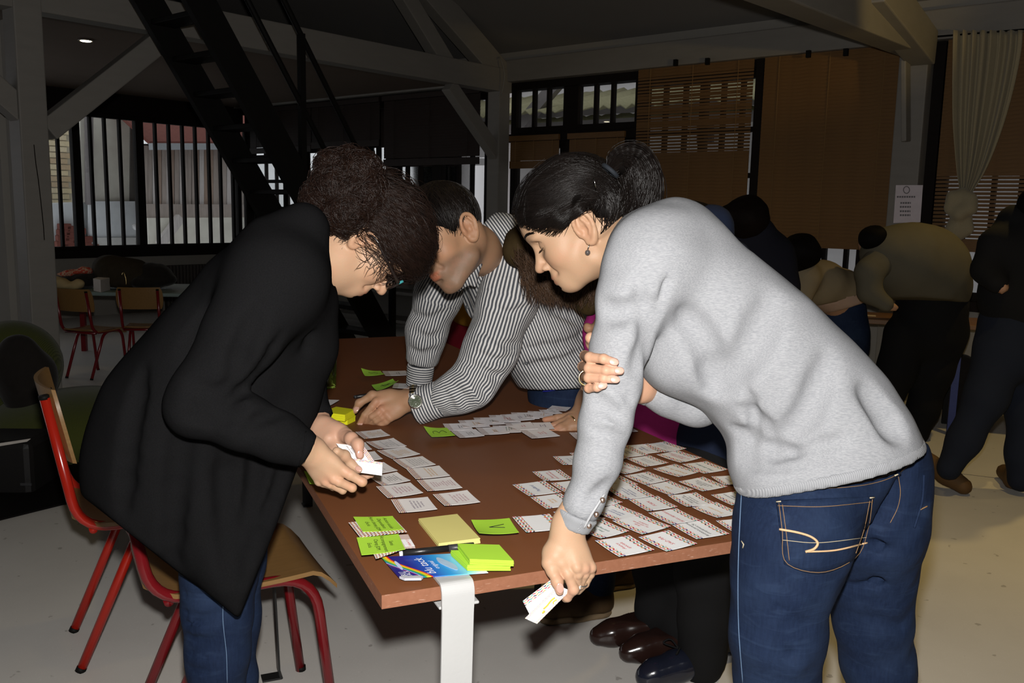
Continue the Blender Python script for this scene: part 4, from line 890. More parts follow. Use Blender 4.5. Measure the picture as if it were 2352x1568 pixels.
lump('black_bag','black coat slung over the green armchair back','coat',[(P(48,855,D0-.02),(.15,.11,.19)),(P(70,900,D0-.02),(.12,.1,.2)),(P(30,835,D0),(.09,.09,.09)),(P(85,850,D0),(.07,.09,.1)),(P(65,930,D0),(.07,.09,.12))],WOOL,.016,8,.012,20)
t=thing('black_case','black document case with a white paper sticking out by the armchair','case',tuple(P(45,1060,D0-.55))); inv=-np.array(t.location)
x0,x1=P(-60,1060,D0-.55),P(103,1060,D0-.55); MB().box((x0+x1)/2+inv,(np.linalg.norm(x1-x0),.28,.26),np.array([[1,.05,0],[-.05,1,0],[0,0,1]])).build('case_body',M('case_leatherette',(.010,.009,.009),.55,.3),t,bevel=.03)
MB().prism([P(x,y,D0-.70)+inv for x,y in ((-10,1020),(70,1008),(62,1014),(-10,1026))],(0,.002,.002)).build('paper_edge',M('white_carton',(.52,.48,.44)),t)
MB().box(P(60,1112,D0-.72)+inv,(.05,.006,.012),np.eye(3)).build('clasp',M('steel_clasp',(.3,.3,.32),.3,.5,.9),t)
rg=[Pz(x,y,.002) for x,y in ((-160,1235),(175,1152),(260,1060),(-160,1060))]; o=MB().prism(rg,(0,0,.008)).build('black_floor_sheet',M('black_floor_sheet',(.007,.006,.006),.95,.05,bmp=.5),None,label='thin black sheet under the green armchair',category='rug')  # flat black sheet on the floor below the armchair
# ---- red beanbag with a yellow patch behind the striped shirt
RB=P(1062,775,5.2); t=thing('beanbag','dark red beanbag with a yellow patch behind the striped shirt','beanbag',(RB[0],RB[1],0)); inv=-np.array(t.location)
s=SDF(); s.ell(np.array([0,0,.24]),(.42,.40,.26),k=.1).ell(np.array([.05,.1,.48]),(.26,.24,.24),k=.15); s.disp(wavy(9,.02,10),.02); s.cut((0,0,.0),(0,0,-1),.02); sdfobj('cover',s,.025,M('crimson_cloth',(.15,.008,.016),.8,.1,bmp=.3),t)
s=SDF(); s.ell(P(1080,722,5.0)+inv,(.11,.05,.07),k=.02); sdfobj('yellow_patch',s,.014,M('amber_cloth',(.30,.15,.02),.8,.1),t)
# ---- dark wardrobe-like void below the stair: low white shelf with a dark bowl
t=thing('low_shelf','low white wall shelf with a dark vase seen through the stair','shelf',tuple(pb(2.6,0,.2))); inv=-np.array(t.location)
for z1 in (.12,.42): MB().box(pb(3.0,z1,.22)+inv,(1.6,.3,.03),np.array([BW,NB,up])).build('board',PAINT,t)
s=SDF(); s.ell(pb(3.05,.56,.25)+inv,(.07,.07,.12),k=.03); s.chain([pb(3.05,.62,.25)+inv,pb(3.05,.74,.25)+inv],[.035,.05],.03); sdfobj('dark_vase',s,.012,BLACKM,t)
# ---- recessed ceiling spot, lit
sp0=Pz(197,92,2.515); t=thing('ceiling_spot','small lit recessed ceiling spot in the loft underside','lamp',tuple(sp0))
MB().lathe([(.055,0),(.055,-.006),(.045,-.008),(.045,0)],(0,0,0),20).build('trim_ring',PAINT,t,True)
m,nt,b=newmat('lit_bulb'); b.inputs['Emission Color'].default_value=(1,.86,.6,1); b.inputs['Emission Strength'].default_value=14; MB().lathe([(.040,-.004),(.036,-.010),(0,-.012)],(0,0,0),16).build('bulb',m,t,True)
# ---- long trestle table at the right, by the window wall
t=thing('trestle_table','narrow wooden trestle table by the window wall where people lean','table',tuple(pb(7.2,0,.75))); inv=-np.array(t.location)
WDT=M('worn_table_wood',(.17,.085,.035),.5,.3,var=.25,scale=(4,4,4)); sA_,sB_=wb(1800,700)[0]-.4,wb(2330,760)[0]+.3
ta,tb_=Pz(1815,722,.69),Pz(2330,752,.69); dd=tb_-ta; dd[2]=0; dd/=np.linalg.norm(dd); dn=np.array([-dd[1],dd[0],0])
MB().prism([ta-dd*.5+up*-.03+inv,tb_+dd*.4+up*-.03+inv,tb_+dd*.4+dn*.45+up*-.03+inv,ta-dd*.5+dn*.45+up*-.03+inv],(0,0,.03)).build('tabletop',WDT,t,bevel=.004)
for p_ in (ta-dd*.3,tb_-dd*.28,tb_+dd*.3):
    for o_ in (.06,.38): g=p_+dn*o_; g=np.array([g[0],g[1],0]); MB().bar(g+inv,g+up*.66+inv,.04,.04,up=dd).build('leg',M('blue_leg',(.02,.035,.16),.4,.4) if o_<.1 else BLACKM,t)
for i in range(6):
    p_=ta+dd*(.15+.26*i)+dn*(.10+.05*(i%2))+up*.002; e1=dd*.10; e2=dn*.08
    MB().prism([p_,p_+e1,p_+e1+e2,p_+e2],(0,0,.0015)).build('loose_card',M('worn_card',(.45,.36,.26),.8),None,label='small pale card laid out on the trestle table by the windows',category='card',group='cards on the trestle table')
lump('black_backpack','black backpack on the floor under the trestle table','backpack',[(Pz(2205,960,0)+up*.20,(.17,.13,.20)),(Pz(2245,968,0)+up*.14,(.14,.12,.14)),(Pz(2195,958,0)+up*.30,(.11,.10,.13))],WOOL,.018,12,.012,18)
MB().tube(spline([Pz(2188,952,0)+up*.012,Pz(2200,958,0)+up*.03,Pz(2206,948,0)+up*.06],10),.008,6).build('bag_strap',M('grey_cable',(.2,.19,.17)),None,True,label='pale strap loop on the floor by the black backpack',category='strap')
# ================================================================ PEOPLE: shared builders
def skinmat(name,rough=.42):
    m,nt,b=newmat(name,.52,.28); c=attr(nt,'Col').outputs['Color']; v=coords(nt,'Object'); n1=noise(nt,v,45,4,.6); n2=noise(nt,v,420,2,.6)
    c=mixc(nt,math_(nt,'MULTIPLY',n1,.22),c,(.50,.24,.16),'MULTIPLY') if False else mixc(nt,math_(nt,'MULTIPLY',ramp(nt,n1,[(.45,(0,0,0)),(.75,(1,1,1))]),.16),c,(.55,.22,.14))
    base(nt,b,c); b.inputs['Subsurface Weight'].default_value=.12; b.inputs['Subsurface Radius'].default_value=(.010,.004,.002); b.inputs['Subsurface Scale'].default_value=.6
    bump(nt,b,n2,.22,.001); return m
SKIN=skinmat('skin')
def hairmat(name,dark,lite,rough=.33):
    m,nt,b=newmat(name,rough,.22 if rough<.5 else .05); v=coords(nt,'Object'); n_=noise(nt,v,70,3,.6); base(nt,b,mixc(nt,n_,dark,lite)); b.inputs['Anisotropic'].default_value=.4; return m
HAIR_K=hairmat('near_black_hair',(.0035,.0026,.0023),(.009,.0065,.0055),.32); HAIR_B=hairmat('dark_brown_hair',(.0045,.0024,.0019),(.019,.0085,.0052),.42); HAIRSH=hairmat('hair_mass',(.0025,.002,.0018),(.004,.003,.0026),.7); HAIRSHB=hairmat('brown_hair_mass',(.003,.002,.0017),(.007,.004,.003),.7)
HAIRSHM=hairmat('tan_hair_mass',(.030,.020,.008),(.055,.036,.015),.7)
HAIR_M=hairmat('brown_hair',(.03,.016,.010),(.09,.05,.028),.42); HAIR_S=hairmat('short_dark_hair',(.004,.003,.0025),(.012,.008,.006),.42)
EYEW=M('eye_white',(.65,.62,.58),.15,.5,var=.02,bmp=0)
def face_axes(fpx,yaw,D,at):
    """head axes from the looking direction as seen in the picture: fpx=(dx,dy) on the picture plane, yaw>0 turns the face away from the lens"""
    a=np.array([fpx[0],fpx[1]],float); a/=np.linalg.norm(a)
    vd=ray(*at); vd/=np.linalg.norm(vd); r=CR-vd*(CR@vd); r/=np.linalg.norm(r); u=CU-vd*(CU@vd)-r*(CU@r); u/=np.linalg.norm(u)
    f=a[0]*r-a[1]*u; up_=np.cross(f,vd) if a[0]>0 else np.cross(vd,f); 
    if up_@CU<0: up_=-up_
    f=f*math.cos(yaw)+vd*math.sin(yaw); f/=np.linalg.norm(f); l=np.cross(up_,f); l/=np.linalg.norm(l); up_=np.cross(f,l)
    return np.array([f,l,up_])
def ear_prims(s,sd,sc=1.0):
    e=lambda x,y,z:np.array([x*sc-.004,sd*(.0705+y*sc),z*sc+.004])
    pts=[e(.010,.004,-.006),e(.011,.008,.010),e(.006,.013,.026),e(-.006,.016,.033),e(-.018,.018,.027),e(-.023,.018,.012),e(-.020,.015,-.006),e(-.012,.011,-.020),e(-.004,.007,-.028),e(.003,.004,-.024)]
    q=spline(pts,20)
    for i in range(19): s.cone(q[i],q[i+1],.0036*sc if i<14 else .0050*sc,.0036*sc if i<13 else .0052*sc,.004)
    s.ell(e(-.006,.006,.003),(.0195*sc,.0055*sc,.030*sc),np.array([[.95,-.30*sd,0],[.30*sd,.95,0],[0,0,1]]),.006)
    s.chain([e(-.008,.013,.020),e(-.013,.014,.006),e(-.007,.011,-.010)],[.0030,.0034,.003],.004)
    s.ell(e(.0,.012,-.002),(.008*sc,.006*sc,.009*sc),k=.005,mode='-'); s.ell(e(.008,.006,-.002),(.004,.004,.006),k=.004)
def head_sdf(male=0,brow=0,eyes='down',nose=1.0,ears=(1,-1),esc=1.0):
    s=SDF(); m=male
    s.ell((-.004,0,.048),(.098,.074,.084),k=.02).ell((.036,0,.052),(.056,.058,.056),k=.03)
    s.ell((.044,0,-.018),(.050,.055,.064),k=.03)
    if brow: s.ell((.055+brow,0,.062),(.042,.048,.040),k=.03)
    for sd in (1,-1):
        s.ell((.056,sd*.036,-.010),(.030,.026,.032),k=.025)
        s.cone((.010,sd*(.050+.003*m),-.052-.004*m),(.066,sd*(.018+.004*m),-.074-.018*m),.020,.016,.03)
        s.ell((.080,sd*.030,.043),(.017,.026,.009+.002*m),k=.014)
    s.ell((.076,0,-.074-.019*m),(.018,.021,.015),k=.022).ell((.078,0,-.050),(.026,.034,.032),k=.02)
    s.ell((.010,0,-.045),(.045,.045,.05),k=.03)
    for sd in (1,-1):
        s.ell((.098,sd*.032,.022),(.017,.018,.0125),k=.014,mode='-')
    s.cone((.089,0,.034),(.111,0,-.009),.0080,.0095,.012); s.ell((.1145,0,-.0160),(.0115,.0105,.0095),k=.009)
    for sd in (1,-1):
        s.ell((.1005,sd*.0125,-.0205),(.0105,.0065,.0075),k=.006)
        s.ell((.107,sd*.0062,-.0275),(.005,.0030,.0035),k=.003,mode='-')
        s.ell((.0745,sd*.032,.0225),(.0150,.0165,.0128),k=.004)
        s.chain([(.0885,sd*.020,.0195),(.0905,sd*.032,.0145),(.0825,sd*.0455,.0175)],[.0013,.0016,.0013],.0025)
        s.chain([(.0875,sd*.018,.0335),(.0900,sd*.032,.0365),(.0810,sd*.047,.032)],[.0012,.0014,.0012],.003,'-')
        s.chain([(.097,sd*.019,-.020),(.088,sd*.030,-.040)],[.0010,.0008],.016,'-')
    s.ell((.0965,0,-.0465),(.0085,.0215,.0052),k=.006); s.ell((.0950,0,-.0565),(.0085,.0185,.0060),k=.006)
    s.chain([(.0925,-.024,-.0508),(.1035,-.009,-.0510),(.1045,0,-.0518),(.1035,.009,-.0510),(.0925,.024,-.0508)],[.0010,.0012,.0012,.0012,.0010],.0022,'-')
    s.ell((.1045,0,-.0365),(.0045,.0035,.008),k=.005,mode='-'); s.ell((.097,0,-.0685),(.005,.014,.004),k=.008,mode='-')
    for sd in ears: ear_prims(s,sd,esc+.08*m)
    return s
def headcol(L,tone,male=0,beard=0):
    """skin colour by place on the face; L = local coordinates"""
    x,y,z=L.T; C=np.tile(np.array(tone),(len(L),1)); g=lambda c,r:np.exp(-(((L-np.array(c))/np.array(r))**2).sum(1))
    ay=np.stack([x,np.abs(y),z],1); ga=lambda c,r:np.exp(-(((ay-np.array(c))/np.array(r))**2).sum(1))
    def mx(w,c): 
        nonlocal C; w=np.clip(w,0,1)[:,None]; C=C*(1-w)+np.array(c)*w
    t=np.array(tone)
    mx(.35*ga((.07,.045,-.015),(.03,.025,.025)),t*[1.02,.72,.66]); mx(.45*g((.113,0,-.018),(.014,.016,.012)),t*[1.02,.74,.70]); mx(.4*ga((0,.085,.0),(.025,.014,.03)),t*[1.02,.70,.62])
    mx(.30*ga((.085,.032,.022),(.02,.02,.012)),t*[.80,.66,.62])
    lip=np.maximum(g((.100,0,-.0462),(.016,.020,.0042)),g((.099,0,-.0568),(.016,.0175,.0052)))*(x>.085); mx(np.clip(lip*(1.7+.6*male),0,.85),t*([.88,.50,.47] if not male else [.95,.50,.46]))
    if beard: mx(beard*np.clip(ga((.060,.045,-.075),(.075,.06,.042))*1.6-2.2*lip,0,.70)*np.clip((-.022-z)/.012,0,1),(.075,.058,.048))
    return C
def body_mesh(name,pieces,parent,mat):
    """pieces: (sdf, voxel, colour function) -> one skin mesh with painted complexion"""
    G=[];Cs=[]
    for s,v,cf in pieces:
        V,F=s.polygonize(v,pad=.006); G.append((V,F)); Cs.append(cf(V))
    V,F=joinparts(G); me=rawmesh(name,V,F); setcol(me,np.vstack(Cs)); return link(name,me,mat,parent,True)
def tonefn(tone,spots=()):
    def f(V):
        C=np.tile(np.array(tone,float),(len(V),1))
        for c,r,col,w in spots:
            q=np.exp(-(np.linalg.norm(V-np.asarray(c),axis=1)/r)**2)*w; C=C*(1-q[:,None])+np.array(col)*q[:,None]
        return C
    return f
def surf(s,o,dirs,rmax=.17,ns=26):
    """distance from o along each direction to the surface of s (from outside in)"""
    t=np.full(len(dirs),rmax); lo=np.zeros(len(dirs)); hi=t.copy()
    ts=np.linspace(rmax,0,ns); found=np.zeros(len(dirs),bool); res=np.zeros(len(dirs))
    D=np.array([s.ev(o+dirs*x) for x in ts])   # (40,n)
    for i in range(1,ns):
        n=(D[i]<0)&~found; a=D[i-1][n];b=D[i][n]; res[n]=ts[i-1]+(ts[i]-ts[i-1])*a/(a-b+1e-12); found|=n
    return res,found
def slerp(a,b,t):
    a=a/np.linalg.norm(a,axis=-1,keepdims=True); b=b/np.linalg.norm(b,axis=-1,keepdims=True)
    om=np.arccos(np.clip((a*b).sum(-1),-.9999,.9999))[...,None]; return (np.sin((1-t)*om)*a+np.sin(t*om)*b)/np.sin(om)
def combed(name,shell,o,starts,ends,n,r,mat,parent,lift=(.0005,.003),wob=.002,curl=0,seed=1,rmax=.17,npt=14,avoid=()):
    """strands lying on a hair shell from start directions to end directions (world vectors about o)"""
    g=np.random.default_rng(seed); A=starts[g.integers(0,len(starts),n)]+g.normal(0,.02,(n,3)); B=ends[g.integers(0,len(ends),n)]+g.normal(0,.02,(n,3))
    t=np.linspace(0,1,npt); Dr=np.stack([slerp(A,B,x) for x in t],1); w=g.normal(0,1,(n,2,3))
    Dr=Dr+(wob*10)*(np.sin(t*5)[None,:,None]*w[:,0,None,:]+np.sin(t*11)[None,:,None]*w[:,1,None,:]*.5)*np.sin(t*np.pi)[None,:,None]*.35; Dr/=np.linalg.norm(Dr,axis=2,keepdims=True)
    R,ok=surf(shell,o,Dr.reshape(-1,3),rmax); R=R.reshape(n,npt); ok=ok.reshape(n,npt).all(1)
    lf=g.uniform(lift[0],lift[1],n)[:,None]; L=o+Dr*(R+lf)[...,None]
    if curl:
        ph=g.uniform(0,6.28,n)[:,None]; fq=g.uniform(14,22,n)[:,None]; L=L+curl*(np.sin(t*fq+ph)[...,None]*w[:,0,None,:]*.5+np.cos(t*fq+ph)[...,None]*Dr)
    rr=g.uniform(.7,1.3,(n,1))*r*(np.sin(np.clip(t*1.06,0,1)*np.pi)**.35*.9+.1)[None]
    for c,r0 in avoid: ok=ok&(np.linalg.norm(L-np.asarray(c),axis=2).min(1)>r0)
    return L[ok],rr[ok]
def strands(name,chunks,mat,parent,sides=3):
    L=np.vstack([c[0] for c in chunks]); R=np.vstack([np.broadcast_to(c[1],c[0].shape[:2]) for c in chunks])
    o=link(name,tubesmesh(name,L,R,sides),mat,parent,True); o['kind']='stuff'; return o
def finger(s,pts,r,k=.004):
    """pts: joints base..tip in the world; r radii"""
    r=[x*.89 for x in r]
    for i in range(len(pts)-1): s.cone(pts[i],pts[i+1],r[i],r[i+1],k)
    for i in range(1,len(pts)-1): s.ell(pts[i],np.array([1,1,1])*r[i]*1.04,k=k)
    return s
def clothmat(name,c,var=.12,rough=.9,sheen=0,weave=900,bmp=.15,fold=0,foldscale=9,stretch=(1,1,1),heather=None):
    m,nt,b=newmat(name,rough,.15,0,sheen); v=coords(nt,'Object',stretch); n1=noise(nt,v,weave,2,.6); n2=noise(nt,v,8,3)
    if heather is not None: c1=mixc(nt,ramp(nt,noise(nt,coords(nt,'Object',heather[1],heather[2]),heather[3],3,.65),[(.38,(0,0,0)),(.62,(1,1,1))]),heather[0],c)
    else: c1=mixc(nt,n2,tuple(x*(1-var) for x in c),tuple(min(1,x*(1+var)) for x in c))
    base(nt,b,c1); h=n1
    if fold:
        f_=noise(nt,coords(nt,'Object',stretch),foldscale,4,.6,1.2); h=math_(nt,'ADD',math_(nt,'MULTIPLY',n1,.06),math_(nt,'MULTIPLY',f_,fold))
        bump(nt,b,h,.7,.012)
    else: bump(nt,b,h,bmp,.0015)
    return m
m,nt,b=newmat('dark_denim',.8,.1); v=coords(nt,'Object'); n1=noise(nt,coords(nt,'Object',(1,1,.16)),240,3,.65); n2=noise(nt,v,7,4,.6); n3=noise(nt,coords(nt,'Object',(.5,.5,2.2)),16,4,.6,1.5)
c=mixc(nt,n1,(.0045,.0085,.023),(.013,.024,.058)); c=mixc(nt,ramp(nt,n2,[(.45,(0,0,0)),(.72,(.5,.5,.5))]),c,(.022,.038,.078)); c=mixc(nt,ramp(nt,n3,[(.56,(0,0,0)),(.7,(.25,.25,.25))]),c,(.028,.048,.095)); base(nt,b,c); bump(nt,b,math_(nt,'ADD',math_(nt,'MULTIPLY',n1,.15),n3),.35,.004); DENIM=m
THREAD=M('tan_thread',(.26,.15,.07),.7,.2,var=.15); PALETHR=M('pale_thread',(.42,.36,.25),.7,.2,var=.1)
def pxplane(p,q,side):
    """plane holding two sight lines; returns (point, normal pointing to the pixel side)"""
    n=np.cross(ray(*p),ray(*q)); n/=np.linalg.norm(n); return CC,(n if n@ray(*side)>0 else -n)
def onsurf(s,px,D0,off=.0012):
    """point where the sight line through px meets cloth s, lifted by off (measuring only)"""
    d=ray(*px); d=d/np.linalg.norm(d); t=(D0-.35)/d[1]; 
    for _ in range(70):
        v=float(s.ev((CC+d*t)[None])[0]); 
        if v<.0004: break
        t+=max(v*.7,.0006)
        if t>(D0+.45)/d[1]: t=D0/d[1]; break
    return CC+d*(t-off)
def stitch(name,s,pts,D,r,mat,parent,n=40,off=.0008):
    q=spline(np.array(pts,float),n); w=np.array([onsurf(s,p,D,off) for p in q]); return MB().tube(w,r,5).build(name,mat,parent,True)
def px_chain(L): 
    """[(x,y,D,rpx)] -> points, radii"""
    return [P(a,b,c) for a,b,c,_ in L],[r*c/FPX for _,_,c,r in L]
def handback(h,wrist,mcps,rw=.0135,rm=.0098,k=.009,fill=.004):
    """back of a hand: a metacarpal fan with filled valleys and raised knuckles"""
    wrist=np.asarray(wrist); rm*=.92; fill+=.0025; c0=np.mean(mcps,0); ax=c0-wrist; n=np.cross(mcps[0]-mcps[-1],ax); n/=np.linalg.norm(n); n=n if n@CF>0 else -n; sp=(mcps[0]-mcps[-1])/np.linalg.norm(mcps[0]-mcps[-1])
    for i,m_ in enumerate(mcps): h.cone(wrist+sp*(.011-.0073*i),m_,rw,rm,k)
    for a,b_ in zip(mcps[:-1],mcps[1:]): h.cone(wrist+n*fill,(a+b_)/2+n*fill-ax*.06,rw,rm*.9,k)
    h.ell(wrist*.45+c0*.55+n*.006,(np.linalg.norm(ax)*.42,np.linalg.norm(mcps[0]-mcps[-1])*.52,.011),np.array([ax/np.linalg.norm(ax),np.cross(n,ax/np.linalg.norm(ax)),n]),.012)
    for m_ in mcps: h.ell(m_-n*.0022,np.ones(3)*rm*.92,k=.004)
def nail(p,n,t,w=.0055,l=.006):
    """nail plate at p, facing n, pointing t"""
    n=n/np.linalg.norm(n); t=t-n*(t@n); t/=np.linalg.norm(t); return (p,(l,w,.0014),np.array([t,np.cross(n,t),n]))
NAILM=M('fingernail',(.48,.28,.22),.22,.45,var=.05,bmp=0)
def nailobj(L,parent):
    for p,r,A in L:
        s=SDF().ell(p,r,A,k=.001); V,F=s.polygonize(.0006,pad=.003); link('fingernail',rawmesh('fingernail',V,F),NAILM,parent,True)
# ================================================================ WOMAN IN THE GREY SWEATER
TONE=(.42,.265,.165)
m=None
SWEAT=clothmat('grey_heather_knit',(.30,.304,.317),heather=((.225,.231,.246),(20,90,130),(0,.6,.35),6),weave=700,bmp=.3,fold=.0)
m,nt,b=newmat('grey_rib_knit',.9,.15,0,.1); w_=math_(nt,'SINE',math_(nt,'MULTIPLY',attr(nt,'u').outputs['Fac'],1.0)); base(nt,b,mixc(nt,math_(nt,'MULTIPLY_ADD',w_,.5,.5),(.225,.23,.245),(.30,.305,.318))); bump(nt,b,w_,.35,.0012); RIB=m
pw=thing('person','person in a grey sweater and jeans leaning on the near table edge, ponytail','person',tuple(P(1905,1150,1.50)*np.array([1,1,0])))
PW=np.array(pw.location); 
def placed(o,root): o.location=-np.array(root.location)+np.array(o.location) if o.parent else o.location; return o
def rel(root):
    for c in root.children: 
        if not c.get('_r'): c.location=Vector(c.location)-Vector(root.location); c['_r']=1
def finish(root):
    """children were modelled in room coordinates: bring them under the root"""
    for c in root.children: c.location=-Vector(root.location)
# --- trousers
s=SDF()
gl=px_chain
s.chain(*gl([(1800,1235,1.43,112),(1795,1330,1.43,113),(1785,1450,1.43,107),(1783,1568,1.44,96),(1785,1700,1.46,82),(1800,1880,1.50,62)]),k=.03)
s.chain(*gl([(1985,1225,1.56,112),(2000,1320,1.57,98),(2003,1420,1.58,86),(2015,1520,1.59,80),(2040,1640,1.60,74),(2050,1900,1.62,56)]),k=.03)
s.ell(P(1845,1205,1.44),(.088,.09,.10),k=.06).ell(P(2010,1185,1.54),(.088,.09,.098),k=.06)
s.chain(*gl([(1825,1120,1.49,118),(2025,1075,1.54,105)]),k=.06).chain(*gl([(1880,1040,1.50,130),(1990,1015,1.53,112)]),k=.06)
s.chain(*gl([(1915,1345,1.43,6),(1955,1250,1.45,7),(2035,1170,1.45,6),(2052,1090,1.46,3)]),k=.035,mode='-')
s.chain(*gl([(1705,1305,1.36,3),(1800,1352,1.32,5),(1880,1335,1.32,4)]),k=.03,mode='-')
s.chain(*gl([(1925,1262,1.44,3),(2010,1250,1.46,4),(2095,1228,1.50,3)]),k=.025,mode='-')
for i,(a,b_,y,dy) in enumerate([(1690,1790,1395,18),(1700,1860,1440,-10),(1690,1820,1500,16),(1950,2080,1345,-18),(1945,2070,1440,-14),(1960,2085,1500,18)]):
    D=1.33 if a<1900 else 1.49; s.chain([P(a,y,D+.02),P((a+b_)/2,y+dy,D),P(b_,y+dy*.2,D+.02)],[.002,.004,.002],.02,'-')
s.disp(wavy(21,.0022,55),.003)
dn=P(1980,990,1.5)-P(1905,1150,1.5); JC=s
s2=SDF(); s2.p=list(s.p); s2.cut(P(1935,1000,1.5),dn*np.array([1,1,1])+up*.4,.004); 
jeans=sdfobj('jeans',s2,.0085,DENIM,pw)
st_=lambda pts,D=1.42,r=.00055,mat=THREAD,n=34:stitch('seam_stitching',s,pts,D,r,mat,jeans,n)
st_([(1800,1112),(1900,1112),(1985,1105),(2050,1085),(2090,1055),(2112,1020)]); st_([(1800,1120),(1900,1121),(1988,1113),(2052,1094),(2094,1062)])
st_([(2063,1090),(2068,1130),(2062,1165),(2045,1200)],1.46); st_([(1703,1130),(1697,1250),(1695,1350),(1697,1450),(1706,1568)],1.4,.0009,M('faded_seam',(.10,.16,.26),.8))
MB().tube(np.array([onsurf(s,p,1.45,.003) for p in spline([(2036,1012),(2050,1040),(2058,1062),(2064,1090)],12)]),.0045,6).build('belt_loop',DENIM,jeans,True)
for p in ((2045,1046),(2062,1089)): MB().tube(np.array([onsurf(s,(p[0]-7,p[1]+3),1.45,.005),onsurf(s,(p[0]+7,p[1]-3),1.45,.005)]),.0013,5).build('bar_tack',PALETHR,jeans,True)
# back pockets: raised panel with double stitching and the tan arc
def pocket(cs,D,n=14):
    Q=[]
    for i,t in enumerate(np.linspace(0,1,n)):
        l=np.array(cs[0])*(1-t)+np.array(cs[5])*t; r_=np.array(cs[1])*(1-t)+np.array(cs[3])*t
        Q.append([onsurf(s,l+(r_-l)*u+np.array([0,(cs[4][1]-(cs[5][1]+cs[3][1])/2)*math.sin(u*3.14159)*t**3]),D,.0030) for u in np.linspace(0,1,n)])
    return MB().grid(np.array(Q),.004,-CF).build('back_pocket',DENIM,jeans,True)
pk=[(1784,1150),(2009,1140),None,(1972,1278),(1888,1318),(1802,1296)]
pocket(pk,1.42)
pst=lambda pts,r=.00055,mat=THREAD:stitch('pocket_stitching',s,pts,1.42,r,mat,jeans,30,.0045)
pst([(1786,1161),(1890,1163),(2006,1152)]); pst([(1789,1155),(1797,1220),(1806,1292),(1888,1314),(1968,1278),(1995,1210),(2004,1146)])
pst([(1797,1158),(1806,1225),(1813,1287)]); pst([(1998,1150),(1985,1215),(1966,1270)])
ps2=lambda pts,r,n=30:[stitch('tan_arc',s,pts,1.42,r,M('tan_embroidery',(.55,.36,.20),.6,.2,var=.1),jeans,n,.0046)]
ps2([(1790,1215),(1830,1222),(1862,1232),(1878,1246),(1870,1260),(1850,1267)],.0021); ps2([(1850,1267),(1920,1263),(1992,1246)],.0016); pst([(1798,1240),(1880,1246),(1990,1234)],.0006,PALETHR)
for p in ((1788,1152),(2003,1143)): MB().tube(np.array([onsurf(s,(p[0]-5,p[1]),1.42,.005),onsurf(s,(p[0]+6,p[1]-1),1.42,.005)]),.0012,5).build('bar_tack',PALETHR,jeans,True)
stitch('side_pocket_edge',s,[(1708,1133),(1718,1141),(1725,1128)],1.42,.0016,DENIM,jeans,12,.002); MB().tube(np.array([onsurf(s,p,1.4,.002) for p in ((1703,1242),(1708,1250),(1706,1258))]),.0011,5).build('bar_tack',PALETHR,jeans,True)
rp=[(2122,1085),(2140,1078),(2138,1150),(2115,1212),(2100,1205),(2118,1150)]
stitch('pocket_edge',s,[(2122,1090),(2118,1150),(2100,1212)],1.5,.0022,DENIM,jeans,20,.002); stitch('seam_stitching',s,[(2114,1170),(2122,1166),(2130,1162)],1.5,.0012,THREAD,jeans,8,.004)
q=[P(x,y,1.545) for x,y in ((2126,1082),(2138,1078),(2136,1056),(2127,1055))]; MB().prism(q,(0,.004,0)).build('folded_paper',M('white_carton',(.52,.48,.44)),pw)
# --- sweater torso
s=SDF(); fl=(CF,1.06)
pts,rr=px_chain([(1524,598,1.53,95),(1600,684,1.53,142),(1722,803,1.52,160),(1838,925,1.51,166),(1905,1040,1.50,184),(1945,1120,1.50,190)])
s.chain(pts,[r*.98 for r in rr],.06,flat=fl)
s.cone(P(1505,585,1.47),P(1560,570,1.64),.054,.055,.08); s.ell(P(1488,612,1.44),(.052,.05,.06),k=.05)
s.ell(P(1560,820,1.50),(.07,.08,.06),k=.06); s.ell(P(1800,1075,1.475),(.078,.10,.07),k=.05).ell(P(1760,1085,1.45),(.045,.06,.05),k=.04); s.ell(P(1535,545,1.55),(.065,.08,.05),k=.08)
# creases: armhole, side folds, waist folds
for i,(L,w,k) in enumerate([([(1528,640),(1512,720),(1503,800)],.001,.012),([(1770,700),(1740,780),(1690,850),(1660,880)],.0018,.05),([(1900,830),(1860,940),(1800,1020)],.0018,.04),([(1705,940),(1760,980),(1790,1050)],.004,.02),([(1690,985),(1745,1022),(1840,1040)],.005,.018),([(1700,1028),(1780,1050),(1930,1010)],.004,.02),([(1700,1055),(1760,1075),(1880,1060)],.003,.018),([(1715,900),(1735,960),(1728,1010)],.004,.016),([(1990,900),(2040,960),(2060,990)],.0015,.04),([(1550,700),(1620,790),(1640,880)],.0012,.04)]):
    D=1.52; q=[]
    for p in spline(np.array(L,float),7): q.append(onsurf(s,p,D,-.0015))
    s.chain(q,[w*.5]+[w]*5+[w*.5],k,'-')
s.disp(wavy(31,.0022,38,(1,1,1.4)),.003)
TOR=s
hx=P(2100,985,1.52)-P(1708,1108,1.44); hx/=np.linalg.norm(hx); hn=np.cross(hx,CF); hn=hn if hn@CU<0 else -hn
HC=P(1900,1066,1.5)
hb=SDF(); hb.p=list(s.p); hb._a(lambda X:-.0014+0*X[:,0],(0,0,0),1e9,.001,'d'); hb.cut(HC+hn*.004,hn,.003); hb.cut(HC-hn*.016,-hn,.003)
def ribpost(dirv,f): return lambda me,V: setattrf(me,'u',V@np.asarray(dirv)*f)
sdfobj('hem_band',hb,.0055,RIB,pw,post=ribpost(hx,2*math.pi/.0030))
